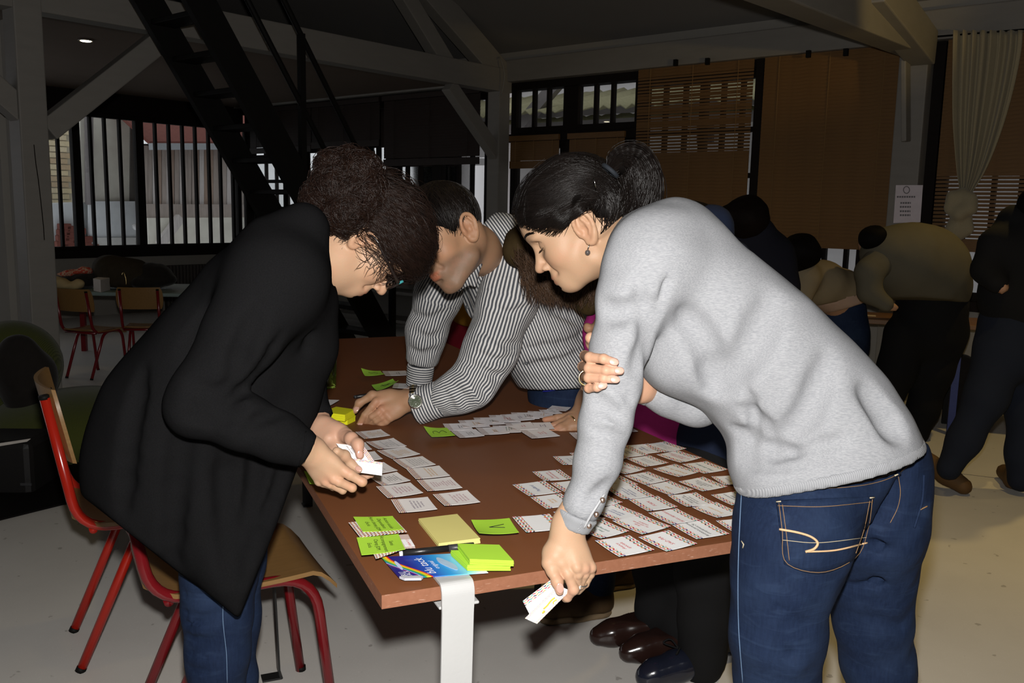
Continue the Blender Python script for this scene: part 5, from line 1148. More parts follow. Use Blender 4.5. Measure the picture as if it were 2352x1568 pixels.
# --- left sleeve (nearest arm), straight down to the table edge
s=SDF(); A,R=px_chain([(1494,600,1.455,83),(1448,690,1.42,74),(1425,800,1.40,66),(1408,890,1.39,62),(1392,970,1.385,58),(1372,1060,1.38,51),(1340,1150,1.375,43),(1318,1205,1.372,37)])
s.chain(A,R,.03)
for L,w,k in [([(1350,905),(1390,925),(1440,960)],.005,.012),([(1345,930),(1400,945),(1448,985)],.004,.012),([(1355,985),(1410,1000),(1440,1015)],.004,.012),([(1400,880),(1440,900),(1455,930)],.004,.014),([(1385,700),(1420,720),(1470,700)],.002,.03),([(1470,660),(1490,760),(1462,850)],.002,.03),([(1345,1150),(1370,1140),(1395,1110)],.002,.02)]:
    q=[onsurf(s,p,1.4,-.0015) for p in spline(np.array(L,float),6)]; s.chain(q,[w*.5]+[w]*4+[w*.5],k,'-')
s.disp(wavy(33,.0020,60,(1,1,1.2)),.003)
ax_=A[-1]-A[-2]; ax_/=np.linalg.norm(ax_); LS=s
tor=SDF(); tor.p=[q for q in TOR.p if q[4]!='d']; tor.cut(HC,hn,.004); tor.cut(P(1480,470,1.5),CU*.8-CR*.35,.01)
for n_,(f_,c_,R_,k_,m_) in enumerate(LS.p): tor.p.append((f_,c_,R_,.055 if n_<1 else (.02 if m_=='+' else k_),m_))
tor.chain([onsurf(TOR,p,1.5,-.004) if 0 else P(*p) for p in ((1527,640,1.385),(1512,720,1.375),(1497,800,1.375),(1487,850,1.39))],[.003,.004,.006,.006],.016,'-')
tor.cut(A[-1]-ax_*.018,ax_,.003); sw=sdfobj('sweater',tor,.0064,SWEAT,pw)
cB=SDF(); cB.p=list(s.p); cB._a(lambda X:-.0016+0*X[:,0],(0,0,0),1e9,.001,'d'); cB.cut(A[-1]+ax_*.006,ax_,.003); cB.cut(A[-1]-ax_*.020,-ax_,.003)
def angpost(c,a,f):
    e1=np.cross(a,[.3,.2,.9]); e1/=np.linalg.norm(e1); e2=np.cross(a,e1); return lambda me,V: setattrf(me,'u',np.abs(np.arctan2((V-c)@e1,(V-c)@e2))*f)
sdfobj('cuff',cB,.004,RIB,pw,post=angpost(A[-1],ax_,84))
# buttoned slit at the cuff
q=[onsurf(s,p,1.4,.001) for p in spline([(1388,1135),(1372,1160),(1356,1185),(1341,1212)],14)]; MB().tube(np.array(q),.0022,6).build('placket',M('sweater_edge',(.36,.365,.378),.8),pw,True)
BRZ=M('bronze_button',(.40,.28,.22),.22,.6,.85,var=.1)
for p in ((1384,1148),(1370,1181),(1353,1207)):
    c=onsurf(s,p,1.4,.001); MB().lathe([(.0042,-.002),(.0046,.0),(.0042,.0022),(.002,.003),(0,.0031)],c,14,frame3(CR,-CF)).build('sleeve_button',BRZ,pw,True)
LSL=s
# --- right sleeve, crossing behind
s=SDF(); A,R=px_chain([(1482,893,1.545,35),(1530,905,1.55,42),(1585,925,1.56,40),(1612,935,1.57,34)]); s.chain(A,R,.03); s.chain([A[-1],P(1625,860,1.63),P(1560,640,1.66)],[R[-1],.05,.058],.04); s.disp(wavy(35,.002,60),.003)
ax_=A[0]-A[1]; ax_/=np.linalg.norm(ax_); cA=SDF(); cA.p=list(s.p); cA.cut(A[0]-ax_*.004,ax_,.003); sdfobj('sleeve',cA,.0065,SWEAT,pw)
cB=SDF(); cB.p=list(s.p); cB._a(lambda X:-.0016+0*X[:,0],(0,0,0),1e9,.001,'d'); cB.cut(A[0]+ax_*.014,ax_,.003); cB.cut(A[0]-ax_*.006,-ax_,.003); sdfobj('cuff',cB,.005,RIB,pw,post=angpost(A[0],ax_,72))
# --- head
HO=P(1338,535,1.65); HA=face_axes((-.845,.535),.03,1.65,(1338,532)); HS=.93
HO=HO-HA[1]*.066
hs=head_sdf(0,brow=.008,ears=(1,-1),esc=1.06); W=SDF().xform(HA,HO,HS,hs)
loc=lambda x,y,z:HO+np.array([x,y,z])*HS@HA
W.chain([loc(-.028,0,-.02),P(1450,548,1.695),P(1490,580,1.63)],[.050,.052,.072],.03)
W.cone(loc(.0,.02,-.045),P(1440,585,1.66),.022,.03,.03)
W.cut(P(1500,585,1.56),CR*.9-CU*.5,.01)
def hcf(V): return headcol((V-HO)@HA.T/HS,TONE)
# --- left hand: pinching the cards
hq=lambda x,y,D:P(1180+x/5.81,1180+y/5.81,D); h=SDF(); hr=lambda r:r/5.81*1.36/FPX
h.chain([P(1340,1130,1.375),hq(735,150,1.372),hq(715,300,1.37)],[.026,.0235,.0225],.02,flat=(CF,.8))
handback(h,hq(715,280,1.37),[hq(640,655,1.348),hq(835,715,1.344),hq(935,725,1.350),hq(1025,715,1.360)],.0145,.0098,.010)
h.chain([hq(640,330,1.372),hq(520,520,1.362),hq(470,655,1.350)],[.0165,.0150,.0115],.012)
finger(h,[hq(470,655,1.350),hq(515,760,1.344),hq(580,900,1.336),hq(612,1030,1.331)],[.0115,.0096,.0092,.0076],.005)
finger(h,[hq(640,655,1.348),hq(725,800,1.343),hq(800,1005,1.342),hq(715,1110,1.352),hq(690,1130,1.358)],[.0105,.0098,.0090,.0078,.007],.003)
finger(h,[hq(835,715,1.344),hq(860,800,1.345),hq(850,930,1.354),hq(790,1010,1.37)],[.0100,.0088,.0082,.0074],.002)
finger(h,[hq(935,725,1.350),hq(945,800,1.352),hq(885,945,1.360),hq(800,1040,1.378)],[.0096,.0086,.0078,.007],.002)
finger(h,[hq(1025,715,1.360),hq(1020,800,1.363),hq(955,930,1.368),hq(860,1030,1.384)],[.0092,.0080,.0072,.0066],.002)
h.chain([hq(560,560,1.352),hq(600,720,1.352)],[.010,.008],.010); h.cone(hq(510,600,1.330),hq(570,780,1.328),.001,.002,.008,'-')
nl=[nail(hq(618,990,1.3225),-CF+CR*.15,hq(620,1050,1.33)-hq(600,900,1.33),.0062,.0085)]
# --- right hand wrapped round the left arm
g=lambda x,y,D:P(1310+x/5.226,680+y/5.226,D); rh=SDF()
rh.chain([P(1500,895,1.55),g(830,1090,1.52),g(600,1010,1.50),g(330,930,1.478)],[.026,.023,.024,.022],.02,flat=(CF,.8)); rh.chain([g(600,960,1.50),g(330,830,1.478)],[.022,.022],.02,flat=(CF,.8))
fr=[([(300,800,1.475),(175,715,1.437),(235,735,1.352),(400,752,1.333),(535,792,1.332)],[.0115,.0092,.0090,.0082,.0070]),([(300,880,1.475),(150,845,1.437),(225,865,1.350),(430,892,1.330),(600,898,1.331)],[.0115,.0092,.0088,.0080,.0070]),
    ([(300,950,1.475),(165,960,1.437),(220,980,1.350),(400,990,1.332),(550,1003,1.331)],[.0105,.0086,.0082,.0075,.0066]),([(300,1010,1.475),(185,1090,1.437),(220,1105,1.354),(320,1096,1.338),(400,1076,1.336)],[.0095,.0080,.0074,.0068,.0060])]
for pts,r_ in fr: finger(rh,[g(*p) for p in pts],r_,.0025); nl.append(nail(g(pts[-1][0]-14,pts[-1][1]-4,pts[-1][2]-.0085),-CF+CU*.12,g(*pts[-1])-g(*pts[-2]),.0056,.0078))
finger(rh,[g(420,760,1.48),g(330,650,1.455),g(275,560,1.43),g(245,500,1.41)],[.014,.0125,.0115,.0105],.006)
body_mesh('body',[(W,.0024,hcf),(h,.0017,tonefn(TONE,[(hq(600,980,1.335),.02,(.50,.25,.17),.5),(hq(760,1060,1.345),.02,(.50,.26,.18),.4)]+[(hq(*p,1.348),.010,(.52,.28,.19),.5) for p in ((720,730),(855,745),(950,750),(1035,735))])),(rh,.0018,tonefn((.44,.255,.165),[(g(*f[0][-1]),.014,(.54,.29,.22),.5) for f in fr])),
  (SDF().chain([P(1500,585,1.56),P(1600,690,1.54),P(1740,820,1.53),P(1880,1000,1.52)],[.06,.09,.10,.10],.05),.02,tonefn(TONE))],pw,SKIN)
nailobj(nl,pw)
# rings, earring
def ringobj(name,c,axis,R_,r_,mat,parent,stone=None):
    axis=axis/np.linalg.norm(axis); e1=np.cross(axis,[.2,.3,.9]); e1/=np.linalg.norm(e1); e2=np.cross(axis,e1); a=np.linspace(0,2*np.pi,25)
    o=MB().tube(np.array([c+R_*(np.cos(t)*e1+np.sin(t)*e2) for t in a]),r_,6,False).build(name,mat,parent,True)
    if stone is not None: MB().lathe([(.0012,-.001),(.0030,.0006),(.0022,.0022),(0,.0026)],stone,8,frame3(CR,-CF)).build('stone',M('ring_stone',(.85,.82,.75),.05,.8,.3),o)
    return o
SILV=M('silver',(.78,.76,.72),.18,.6,1,var=.03,bmp=0); GOLD=M('pale_gold',(.80,.62,.30),.2,.6,1,var=.03,bmp=0)
ringobj('ring',(hq(912,880,1.356)*.3+hq(895,930,1.358)*.7),hq(945,750,1.352)-hq(895,930,1.358),.0098,.0012,SILV,pw,hq(872,985,1.345)); ringobj('ring',g(190,980,1.38),g(220,980,1.350)-g(165,960,1.437),.0116,.0016,GOLD,pw)
er=loc(.000,.0795,-.026); t_=P(1350,572,(er[1])-.004)
MB().tube(np.array([er+np.array([0,-.004,0]),er*.5+t_*.5+np.array([0,-.002,0]),t_]),.0011,6).build('earring_chain',SILV,pw,True)
MB().lathe([(.0001,-.0052),(.003,-.0042),(.0048,-.0016),(.0050,.0004),(.0044,.0026),(.0028,.0042),(.0001,.005)],t_-np.array([0,.0,.006]),16).build('earring_pearl',M('dark_pearl',(.10,.085,.08),.08,.8,.2),pw,True)
# eyebrow, lashes
def brows(loc,mat,parent,sides=(1,),thick=.0007,n=60,seed=3,z0=.0475,W=None):
    g_=np.random.default_rng(seed); L=[]
    for sd in sides:
        o=loc(.03,sd*.01,.03); ps=[];ds=[]
        for i in range(n):
            t=g_.uniform(0,1); p=np.array([.0955-.014*t**2,sd*(.014+.036*t),z0+.006*math.sin(t*2.4)+g_.uniform(-.0022,.0022)]); ps.append(loc(*p)-o); ds.append(loc(*(p+np.array([-.002-.004*t,sd*.007,.0015-.003*t])))-loc(*p))
        E=np.array(ps); E/=np.linalg.norm(E,axis=1)[:,None]; q,_=surf(W,o,E,.13)
        for e,r_,d in zip(E,q,ds): L.append([o+e*(r_+.0004)+d*x+e*.0012*math.sin(x*2.2) for x in (0,.4,.8,1.2)])
    return strands('eyebrow',[(np.array(L),np.array([[1,1,.8,.3]])*thick)],mat,parent)
def lashes(loc,mat,parent,sides=(1,),seed=4):
    g_=np.random.default_rng(seed); L=[]
    for sd in sides:
        for i in range(44):
            t=i/43; p=np.array([.0895-.009*abs(t-.35)**1.5*1.6,sd*(.019+.027*t),.0150+.0030*(2*t-1)**2]); d=np.array([.0095-.003*t,sd*(.0055*t-.001),-.0045]); L.append([loc(*(p+d*x+np.array([0,0,.0022*x*x]))) for x in (0,.35,.7,1)])
    return strands('eyelashes',[(np.array(L),np.array([[1,.9,.6,.25]])*.0006)],mat,parent)
brows(loc,HAIR_K,pw,(1,-1),W=W,thick=.0008,n=90); lashes(loc,HAIR_K,pw,(1,-1))
# hair: combed back into a ponytail
hsh=SDF(); lw=lambda x,y,z,r,k=.02:hsh.ell(loc(x,y,z),r,HA,k)
lw(-.014,0,.060,(.100,.081,.093)); lw(.036,0,.080,(.055,.064,.054),.03); lw(-.055,0,.015,(.060,.066,.060),.03)
hq_=lambda x,y,D:P(x,y,D)
tw=[loc(.074,.045,.080),loc(.058,.066,.066),loc(.025,.084,.046),loc(-.02,.086,.040),loc(-.06,.070,.040)]
hsh.chain(tw,[.013,.016,.016,.015,.012],.010)
hsh.chain([loc(.078,.034,.088),loc(.080,-.02,.094)],[.017,.015],.015)
full=SDF(); full.p=list(hsh.p)
hsh.cut(loc(.062,0,.062),np.array([.70,0,-.72])@HA,.006); hsh.cut(loc(.0,0,.020),np.array([.30,0,-1.0])@HA,.008); 
for sd in (1,-1): hsh.ell(loc(-.012,sd*.086,.002),(.033,.034,.042),HA,.008,'-')
hsh.disp(wavy(41,.0022,110,(1,1,1)),.002)
hair=sdfobj('hair',hsh,.004,HAIRSH,pw)
PT=P(1402,392,1.64); dirs=lambda L:np.array([loc(*p)-loc(-.01,0,.05) for p in L]); o_=loc(-.01,0,.05); ends=np.array([PT-o_+np.array([a,b_,c_])*.012 for a in(-1,1) for b_ in(-1,1) for c_ in(-1,0,1)])
EAR=[(loc(-.008,.083,.004),.030),(loc(.006,.080,-.015),.03)]
front=dirs([(.080,y,.100-abs(y)*.25) for y in np.linspace(-.05,.055,14)]); side=dirs([(.064-.048*t,.066+.008*t,.068-.026*t) for t in np.linspace(0,1,10)]); nape=dirs([(-.045-.035*t,.060-.05*t,.004-.018*t) for t in np.linspace(0,1,10)]); side2=dirs([(.03-.06*t,-.07,.05) for t in np.linspace(0,1,6)])
kw=dict(npt=22,avoid=EAR)
ch=[combed('x',full,o_,front,ends,800,.00065,None,None,(.0002,.0025),.0014,seed=1,**kw),combed('x',full,o_,side,ends,700,.00065,None,None,(.0002,.0022),.0014,seed=2,**kw),combed('x',full,o_,nape,ends,800,.0006,None,None,(.0,.002),.001,seed=3,**kw),combed('x',full,o_,side2,ends,160,.0008,None,None,(.0002,.003),.0018,seed=5,npt=22)]
ch.append(combed('x',full,o_,front,dirs([(.02,.09,.09),(.0,.05,.15),(-.03,0,.16)]),60,.00035,None,None,(.004,.010),.006,seed=6,**kw))
tailp=[(1404,390,1.64,13),(1425,368,1.64,28),(1455,372,1.64,40),(1474,415,1.64,44),(1472,468,1.64,38),(1462,505,1.64,22)]; tp_,tr_=px_chain(tailp)
ts=SDF().chain(tp_,[r*.62 for r in tr_],.02); ts.disp(wavy(43,.003,70),.002); sdfobj('ponytail',ts,.005,HAIRSH,pw)
g_=np.random.default_rng(8); n_=760; cl=spline(np.hstack([np.array(tp_),np.array(tr_)[:,None]]),22); ph=g_.uniform(0,6.28,n_); rad=np.sqrt(g_.uniform(.35,1.15,n_))
T_=np.gradient(cl[:,:3],axis=0); T_/=np.linalg.norm(T_,axis=1)[:,None]; N1=np.cross(T_,CF); N1/=np.linalg.norm(N1,axis=1)[:,None]; N2=np.cross(T_,N1)
tt=np.linspace(0,1,22); a1,a2=g_.normal(0,.10,(n_,1)),g_.uniform(0,6.28,(n_,1)); k1=g_.uniform(3,8,(n_,1))
RR=cl[:,3][None,:]*rad[:,None]*(1+a1*np.sin(tt[None]*k1+a2)); PH=ph[:,None]+.7*tt[None]+.35*np.sin(tt[None]*4+a2)
Ls=cl[None,:,:3]+RR[...,None]*(np.cos(PH)[...,None]*N1+np.sin(PH)[...,None]*N2)
Ls=Ls+(g_.normal(0,.010,(n_,1,3))*(tt**4)[None,:,None]); ch.append((Ls,np.broadcast_to(.00075*np.array([1]*18+[.9,.7,.5,.2]),(n_,22))))
strands('hair_strands',ch,HAIR_K,hair)
MB().tube(np.array([PT+np.array([0,0,0])+ .0155*(math.cos(a)*N1[0]+math.sin(a)*N2[0]) for a in np.linspace(0,6.283,20)]),.0042,8,False).build('hair_tie',M('navy_elastic',(.008,.011,.016),.8),pw,True)
MB().tube(np.array([P(1363,408,1.545),P(1369,430,1.545)]),.0009,6).build('hair_pin',SILV,pw,True)
# shoes standing on the floor
SHOE=M('dark_leather_shoe',(.02,.014,.012),.35,.4)
for p in (P(1800,1880,1.50),P(2050,1900,1.62)):
    s=SDF(); c=np.array([p[0],p[1],0]); f_=np.array([-.55,.83,0]); s.chain([c+up*.09,c+up*.035,c+f_*.08+up*.033,c+f_*.15+up*.027],[.045,.038,.040,.030],.03); s.cut((0,0,.001),(0,0,-1),.003); sdfobj('shoe',s,.010,SHOE,pw)
finish(pw)
for o in list(pw.children):
    for c in o.children: c.location=(0,0,0)
# --- cards in her left hand (things of their own)
def heldcard(px,D,label,mat,th=.0007,seed=1,tilt=None,name='printed_card',text=None):
    L,Bq,R,T=[P(1180+a/5.81,1180+b_/5.81,d) for (a,b_),d in zip(px,D)]; e1=((Bq-L)+(R-T))/2; e2=((T-L)+(R-Bq))/2; L0=(L+Bq+R+T)/4-(e1+e2)/2; n=np.cross(e1,e2); n/=np.linalg.norm(n)
    u=np.linspace(0,1,7); U,Vv=np.meshgrid(u,u,indexing='ij'); Q=L0+U[...,None]*e1+Vv[...,None]*e2; mb=MB().grid(Q,th,n); me=mb.mesh('card'); setattrf(me,'u',np.tile(U.ravel(),2)); setattrf(me,'v',np.tile(Vv.ravel(),2)); o=link(name,me,mat); tag(o,label,'card','cards held in the hand by the near table edge'); return o,L0,e1,e2,n
CARD_E=cardmat('card_bold_band',[(0,.36,6,2.6,PAL,1.0)]); CARD_F=cardmat('card_fine_frame',[(0,.22,13,4.5,PAL3,1.0),(.80,1.0,13,4.0,PAL3,1.0)])
heldcard([(508,872),(120,1160),(215,1345),(600,1050)],(1.352,1.346,1.346,1.352),'held card with a bold red and green zigzag strip, the rear of two',CARD_E)
o,L0,e1,e2,n=heldcard([(590,975),(150,1368),(310,1490),(752,1000)],(1.343,1.337,1.337,1.343),'held card with fine zigzag border and yellow marks, the front of two',CARD_F)
sgn=-1 if n@CF>0 else 1
def mark(pts,r): 
    w=np.array([L0+a*e1+b_*e2+(-n*.0004 if n@CF>0 else n*.0012) - CF*.0006 for a,b_ in spline(pts,12)]); MB().tube(w,r,5).build('yellow_mark',M('mustard_print',(.62,.44,.04),.6),o,True)
mark([(.28,.50),(.38,.46),(.52,.52),(.62,.50)],.0013); mark([(.68,.60),(.66,.68),(.72,.66)],.0015); mark([(.30,.72),(.38,.66),(.42,.76)],.0010)
# ================================================================ WOMAN IN THE BLACK COAT
TONE2=(.435,.272,.172)
m,nt,b=newmat('black_wool_coat',1,0,0,0); v=coords(nt,'Object'); n1=noise(nt,v,600,2,.6); n2=noise(nt,v,9,4); base(nt,b,mixc(nt,n1,(.005,.005,.0054),(.0105,.0103,.0108))); bump(nt,b,math_(nt,'ADD',math_(nt,'MULTIPLY',n1,.06),n2),.35,.006); COAT=m
pl_=thing('person','person in a black coat and glasses bending over the table edge, holding cards','person',tuple(P(470,1200,1.70)*np.array([1,1,0])))
s=SDF(); ch_=lambda L,k=.05,mode='+',flat=None: s.chain(*px_chain(L),k,mode,flat)
ch_([(672,588,1.64,82),(605,690,1.66,132),(520,830,1.69,165),(445,960,1.71,192),(412,1070,1.72,196),(425,1180,1.72,188),(440,1280,1.72,150)],.06)
ch_([(660,600,1.68,80),(690,700,1.68,62),(696,800,1.70,62),(650,930,1.71,70),(612,1080,1.69,62),(602,1190,1.66,58),(578,1290,1.60,48),(553,1400,1.57,18)],.05)
ch_([(490,1180,1.62,100),(525,1300,1.585,54),(546,1405,1.57,10)],.06); ch_([(285,1060,1.76,74),(290,1150,1.76,74)],.06); ch_([(640,565,1.62,70),(700,520,1.64,34),(676,510,1.70,26)],.05)
COATB_=s
s.cut(*pxplane((216,1160),(547,1421),(300,1500)),.006); s.cut(*pxplane((549,1421),(664,1125),(700,1350)),.01)
# hanging folds of the skirt of the coat, front edge
for L,w,k in [([(330,860),(300,1000),(285,1160)],.006,.03),([(420,980),(405,1120),(395,1280)],.006,.035),([(520,1040),(520,1180),(535,1330)],.006,.035),([(600,960),(585,1100),(560,1240)],.005,.03),([(655,1000),(640,1100),(600,1200)],.004,.02),([(560,640),(500,740),(440,820)],.003,.05),([(700,600),(715,700),(700,800)],.003,.03)]:
    q=[onsurf(s,p,1.6,-.002) for p in spline(np.array(L,float),7)]; s.chain(q,[w*.4]+[w]*5+[w*.6],k,'-')
# near (right) arm
A,R=px_chain([(640,628,1.565,86),(560,765,1.515,88),(470,905,1.485,74),(452,935,1.485,68),(560,968,1.485,64),(640,1003,1.50,55),(702,1033,1.515,45)])
body_=s; s=SDF()
for a,b_,ra,rb in zip(A[:-1],A[1:],R[:-1],R[1:]): s.cone(a,b_,ra,rb,.02)
ax_=A[-1]-A[-2]; ax_/=np.linalg.norm(ax_); WAX=ax_
for L,w,k in [([(430,915),(490,925),(560,905)],.004,.014),([(425,935),(490,945),(570,935)],.005,.012),([(420,955),(500,968),(590,960)],.004,.014),([(440,880),(500,900),(545,870)],.004,.016),([(560,1000),(600,960),(640,950)],.003,.02),([(600,700),(560,790),(540,850)],.003,.03)]:
    q=[onsurf(s,p,1.45,-.002) for p in spline(np.array(L,float),6)]; s.chain(q,[w*.4]+[w]*4+[w*.5],k,'-')
s.cut(A[-1]+ax_*.004,ax_,.004); arm_=s; s=body_
s._a(lambda X:arm_.ev(X),A.mean(0) if hasattr(A,'mean') else np.mean(A,0),.36,.022,'+'); s.ell(P(628,650,1.58),(.085,.075,.085),k=.06)
q=[onsurf(s,p,1.45,-.002) for p in spline(np.array([(645,770),(600,850),(520,930)],float),6)]; s.chain(q,[.002]+[.006]*4+[.003],.014,'-')
# neck opening
s.cone(P(770,572,1.75),P(738,585,1.69),.064,.060,.012,'-'); s.disp(wavy(51,.003,24,(1,1,1.6)),.003); coat=sdfobj('coat',s,.0075,COAT,pl_)
for p0,p1,p2 in (((706,985),(700,1030),(690,1074)),): 
    q=[onsurf(s,p,1.5,.0005) for p in spline(np.array([(703,990),(698,1030),(687,1072)],float),12)]; MB().tube(np.array(q),.0012,5).build('cuff_seam',COAT,coat,True)
# far (left) sleeve
s=SDF(); A,R=px_chain([(700,660,1.78,60),(712,790,1.80,56),(690,900,1.78,52),(735,962,1.735,38)]); s.chain(A,R,.03); ax_=A[-1]-A[-2]; ax_/=np.linalg.norm(ax_); s.disp(wavy(52,.003,30),.003); s.cut(A[-1]+ax_*.004,ax_,.004); sdfobj('sleeve',s,.009,COAT,pl_)
# mauve top at the neck
MB().tube(spline([P(668,498,1.72),P(694,512,1.70),P(716,535,1.685),P(731,566,1.675),P(739,604,1.68)],16),[.004]+[.0075]*14+[.004],8).build('top_neckline',M('mauve_jersey',(.085,.058,.062),.9,.1),pl_,True)
# legs
s=SDF(); s.chain(*px_chain([(500,1180,1.72,100),(505,1300,1.70,86),(500,1400,1.70,78),(500,1500,1.70,72),(500,1620,1.71,62),(515,1800,1.74,50)]),.03).chain(*px_chain([(545,1180,1.84,80),(555,1290,1.84,52),(545,1420,1.84,50),(540,1560,1.84,48),(545,1750,1.86,40)]),.03)
for i,(y,dy) in enumerate(((1405,14),(1432,-10),(1462,12),(1500,-8),(1535,10),(1360,12))): s.chain([P(430,y,1.65),P(500,y+dy,1.622),P(572,y-4,1.65)],[.002,.0035,.002],.018,'-')
s.disp(wavy(53,.002,50),.002); jn=sdfobj('jeans',s,.0085,DENIM,pl_); st2=SDF(); st2.p=s.p
stitch('seam_stitching',s,[(515,1330),(512,1420),(520,1500),(522,1568)],1.6,.0009,M('faded_seam',(.10,.16,.26)),jn,24)
for p in (P(515,1800,1.74),P(545,1750,1.86)):
    s=SDF(); c=np.array([p[0],p[1],0]); f_=np.array([.9,.4,0]); s.chain([c+up*.09,c+up*.035,c+f_*.08+up*.033,c+f_*.15+up*.027],[.042,.038,.038,.028],.03); s.cut((0,0,.001),(0,0,-1),.003); sdfobj('shoe',s,.010,SHOE,pl_)
# --- head
HB=face_axes((.45,.893),.10,1.70,(838,556)); HSL=.93; HP=P(836,556,1.70)+HB[1]*.066
loc2=lambda x,y,z:HP+np.array([x,y,z])*HSL@HB
hs=head_sdf(0,ears=(-1,1),esc=1.05); W=SDF().xform(HB,HP,HSL,hs)
W.chain([loc2(-.028,0,-.012),P(775,575,1.76),P(700,620,1.71)],[.050,.052,.07],.03); W.cone(loc2(.0,-.01,-.05),P(765,612,1.735),.028,.034,.035); W.cut(P(700,610,1.65),-CR*.9-CU*.3,.01)
h=SDF(); g=lambda x,y,D:P(680+x/7.467,940+y/7.467,D)
h.chain([P(690,1020,1.52),g(190,680,1.535),g(300,740,1.54)],[.028,.0235,.0225],.02,flat=(CF,.8))
handback(h,g(260,720,1.54),[g(850,1065,1.545),g(665,1190,1.543),g(525,1228,1.550),g(405,1222,1.558)],.0150,.0098,.011)
finger(h,[g(850,1065,1.545),g(930,1120,1.543),g(1135,1240,1.545),g(1020,1200,1.70),g(1000,1130,1.60)],[.0105,.0102,.0092,.008,.007],.003)
finger(h,[g(665,1190,1.543),g(740,1240,1.542),g(965,1345,1.55),g(860,1270,1.59)],[.0102,.0096,.0086,.0078],.002)
finger(h,[g(525,1228,1.550),g(590,1275,1.550),g(800,1385,1.56),g(720,1300,1.595)],[.0098,.0090,.0080,.0074],.002)
finger(h,[g(405,1222,1.558),g(470,1260,1.560),g(640,1330,1.572),g(600,1250,1.60)],[.0092,.0084,.0072,.0066],.002)
finger(h,[g(700,720,1.575),g(830,790,1.59),g(950,950,1.597),g(1075,1035,1.592)],[.0095,.0098,.0092,.0078],.006)
h2=SDF(); h2.chain([P(728,958,1.74),g(380,300,1.72),g(520,360,1.70)],[.025,.022,.0205],.02,flat=(CF,.8)).chain([g(520,360,1.70),g(700,430,1.685),g(860,450,1.67)],[.020,.021,.0145],.015,flat=(CF,.8)).chain([g(450,380,1.70),g(600,560,1.69),g(800,700,1.68)],[.022,.024,.02],.02,flat=(CF,.8)).chain([g(430,420,1.69),g(560,500,1.665)],[.0145,.012],.014)
finger(h2,[g(840,460,1.665),g(950,500,1.64),g(1060,600,1.625),g(1095,790,1.612)],[.0150,.0122,.0110,.0088],.006)
for k_ in range(4): finger(h2,[g(780,700+k_*40,1.685),g(950,860+k_*50,1.68),g(1120+k_*10,980+k_*55,1.668),g(1290-k_*70,1120+k_*25,1.648)],[.0110,.0092,.0082,.0070],.003)
body_mesh('body',[(W,.0024,lambda V:headcol((V-HP)@HB.T/HSL,TONE2)),(h,.0018,tonefn(TONE2,[(g(*p,1.54),.012,(.55,.27,.17),.5) for p in ((870,1080),(670,1200),(530,1240),(1130,1240),(960,1345))])),(h2,.002,tonefn((.435,.26,.175),[(g(900,450,1.65),.03,(.52,.27,.19),.4),(g(1090,750,1.61),.016,(.54,.26,.18),.5)])),
  (SDF().chain([P(690,620,1.66),P(600,740,1.67),P(500,950,1.70),P(470,1150,1.71)],[.06,.09,.10,.10],.05),.02,tonefn(TONE2))],pl_,SKIN)
nailobj([nail(g(1092,770,1.6035),-CF+CR*.3,g(1095,790,1.612)-g(1060,600,1.625),.0058,.0078),nail(g(1072,1020,1.584),-CF+CU*.5,g(1075,1035,1.592)-g(950,950,1.597),.0052,.0070)],pl_)
brows(loc2,HAIR_B,pl_,(1,-1),seed=11,W=W); lashes(loc2,HAIR_B,pl_,(1,-1),seed=12)
# glasses
GLF=M('tortoise_acetate',(.012,.008,.007),.25,.5,var=.3); TQ=M('turquoise_acetate',(.05,.28,.30),.25,.5)
gs=bpy.data.objects.new('glasses',None); COL.objects.link(gs); gs.parent=pl_
for sd in (-1,1):
    pts=[loc2(.112+.004*math.cos(t)-.006*abs(math.cos(t)),sd*(.036+.027*math.cos(t)),.017+.0185*math.sin(t)*(1-.12*math.cos(t))) for t in np.linspace(0,2*np.pi,29)]
    MB().tube(np.array(pts),.0022,8,False).build('rim',GLF,gs,True); o=MB().tube(spline([loc2(.106,sd*.068,.024),loc2(.088,sd*.078,.024),loc2(.04,sd*.086,.024),loc2(.004,sd*.086,.024),loc2(-.018,sd*.076,.008)],20),[.0042,.0042,.0040,.0036,.0032]+[.0026]*15,8).build('temple',GLF,gs,True)
    MB().tube(np.array([loc2(.108,sd*.062,.020),loc2(.110,sd*.058,.034)]),.0030,6).build('inner_accent',TQ,gs,True)
    m_=MB().prism(np.array(pts[:-1]),HB[0]*.0012).build('lens',GLASS,gs)
MB().tube(spline([loc2(.113,-.010,.022),loc2(.117,0,.025),loc2(.113,.010,.022)],8),.0020,6).build('bridge',GLF,gs,True)
# hair: loose curly knot
hsh=SDF(); lw=lambda x,y,z,r,k=.02:hsh.ell(loc2(x,y,z),r,HB,k)
lw(-.010,0,.058,(.104,.084,.088)); lw(.045,0,.070,(.055,.069,.052),.03); lw(-.055,0,.02,(.058,.066,.058),.03); lw(.088,.0,.064,(.024,.052,.032),.02)
full=SDF(); full.p=list(hsh.p)
hsh.cut(loc2(.080,0,.048),np.array([.70,0,-.72])@HB,.008); hsh.cut(loc2(0,0,.026),np.array([.10,0,-1.0])@HB,.008)
for sd in (1,-1): hsh.ell(loc2(-.006,sd*.088,.0),(.032,.032,.038),HB,.008,'-')
for x,y,r_ in ((780,432,.044),(742,458,.028),(826,396,.030),(766,388,.024),(728,495,.018),(838,445,.034),(805,480,.038)): hsh.ell(P(x,y,1.70),r_,k=.025)
hsh.disp(wavy(61,.006,75),.006); hair=sdfobj('hair',hsh,.0048,HAIRSHB,pl_)
tt=np.linspace(0,1,26); EARL=[(loc2(.002,-.082,-.002),.030)]
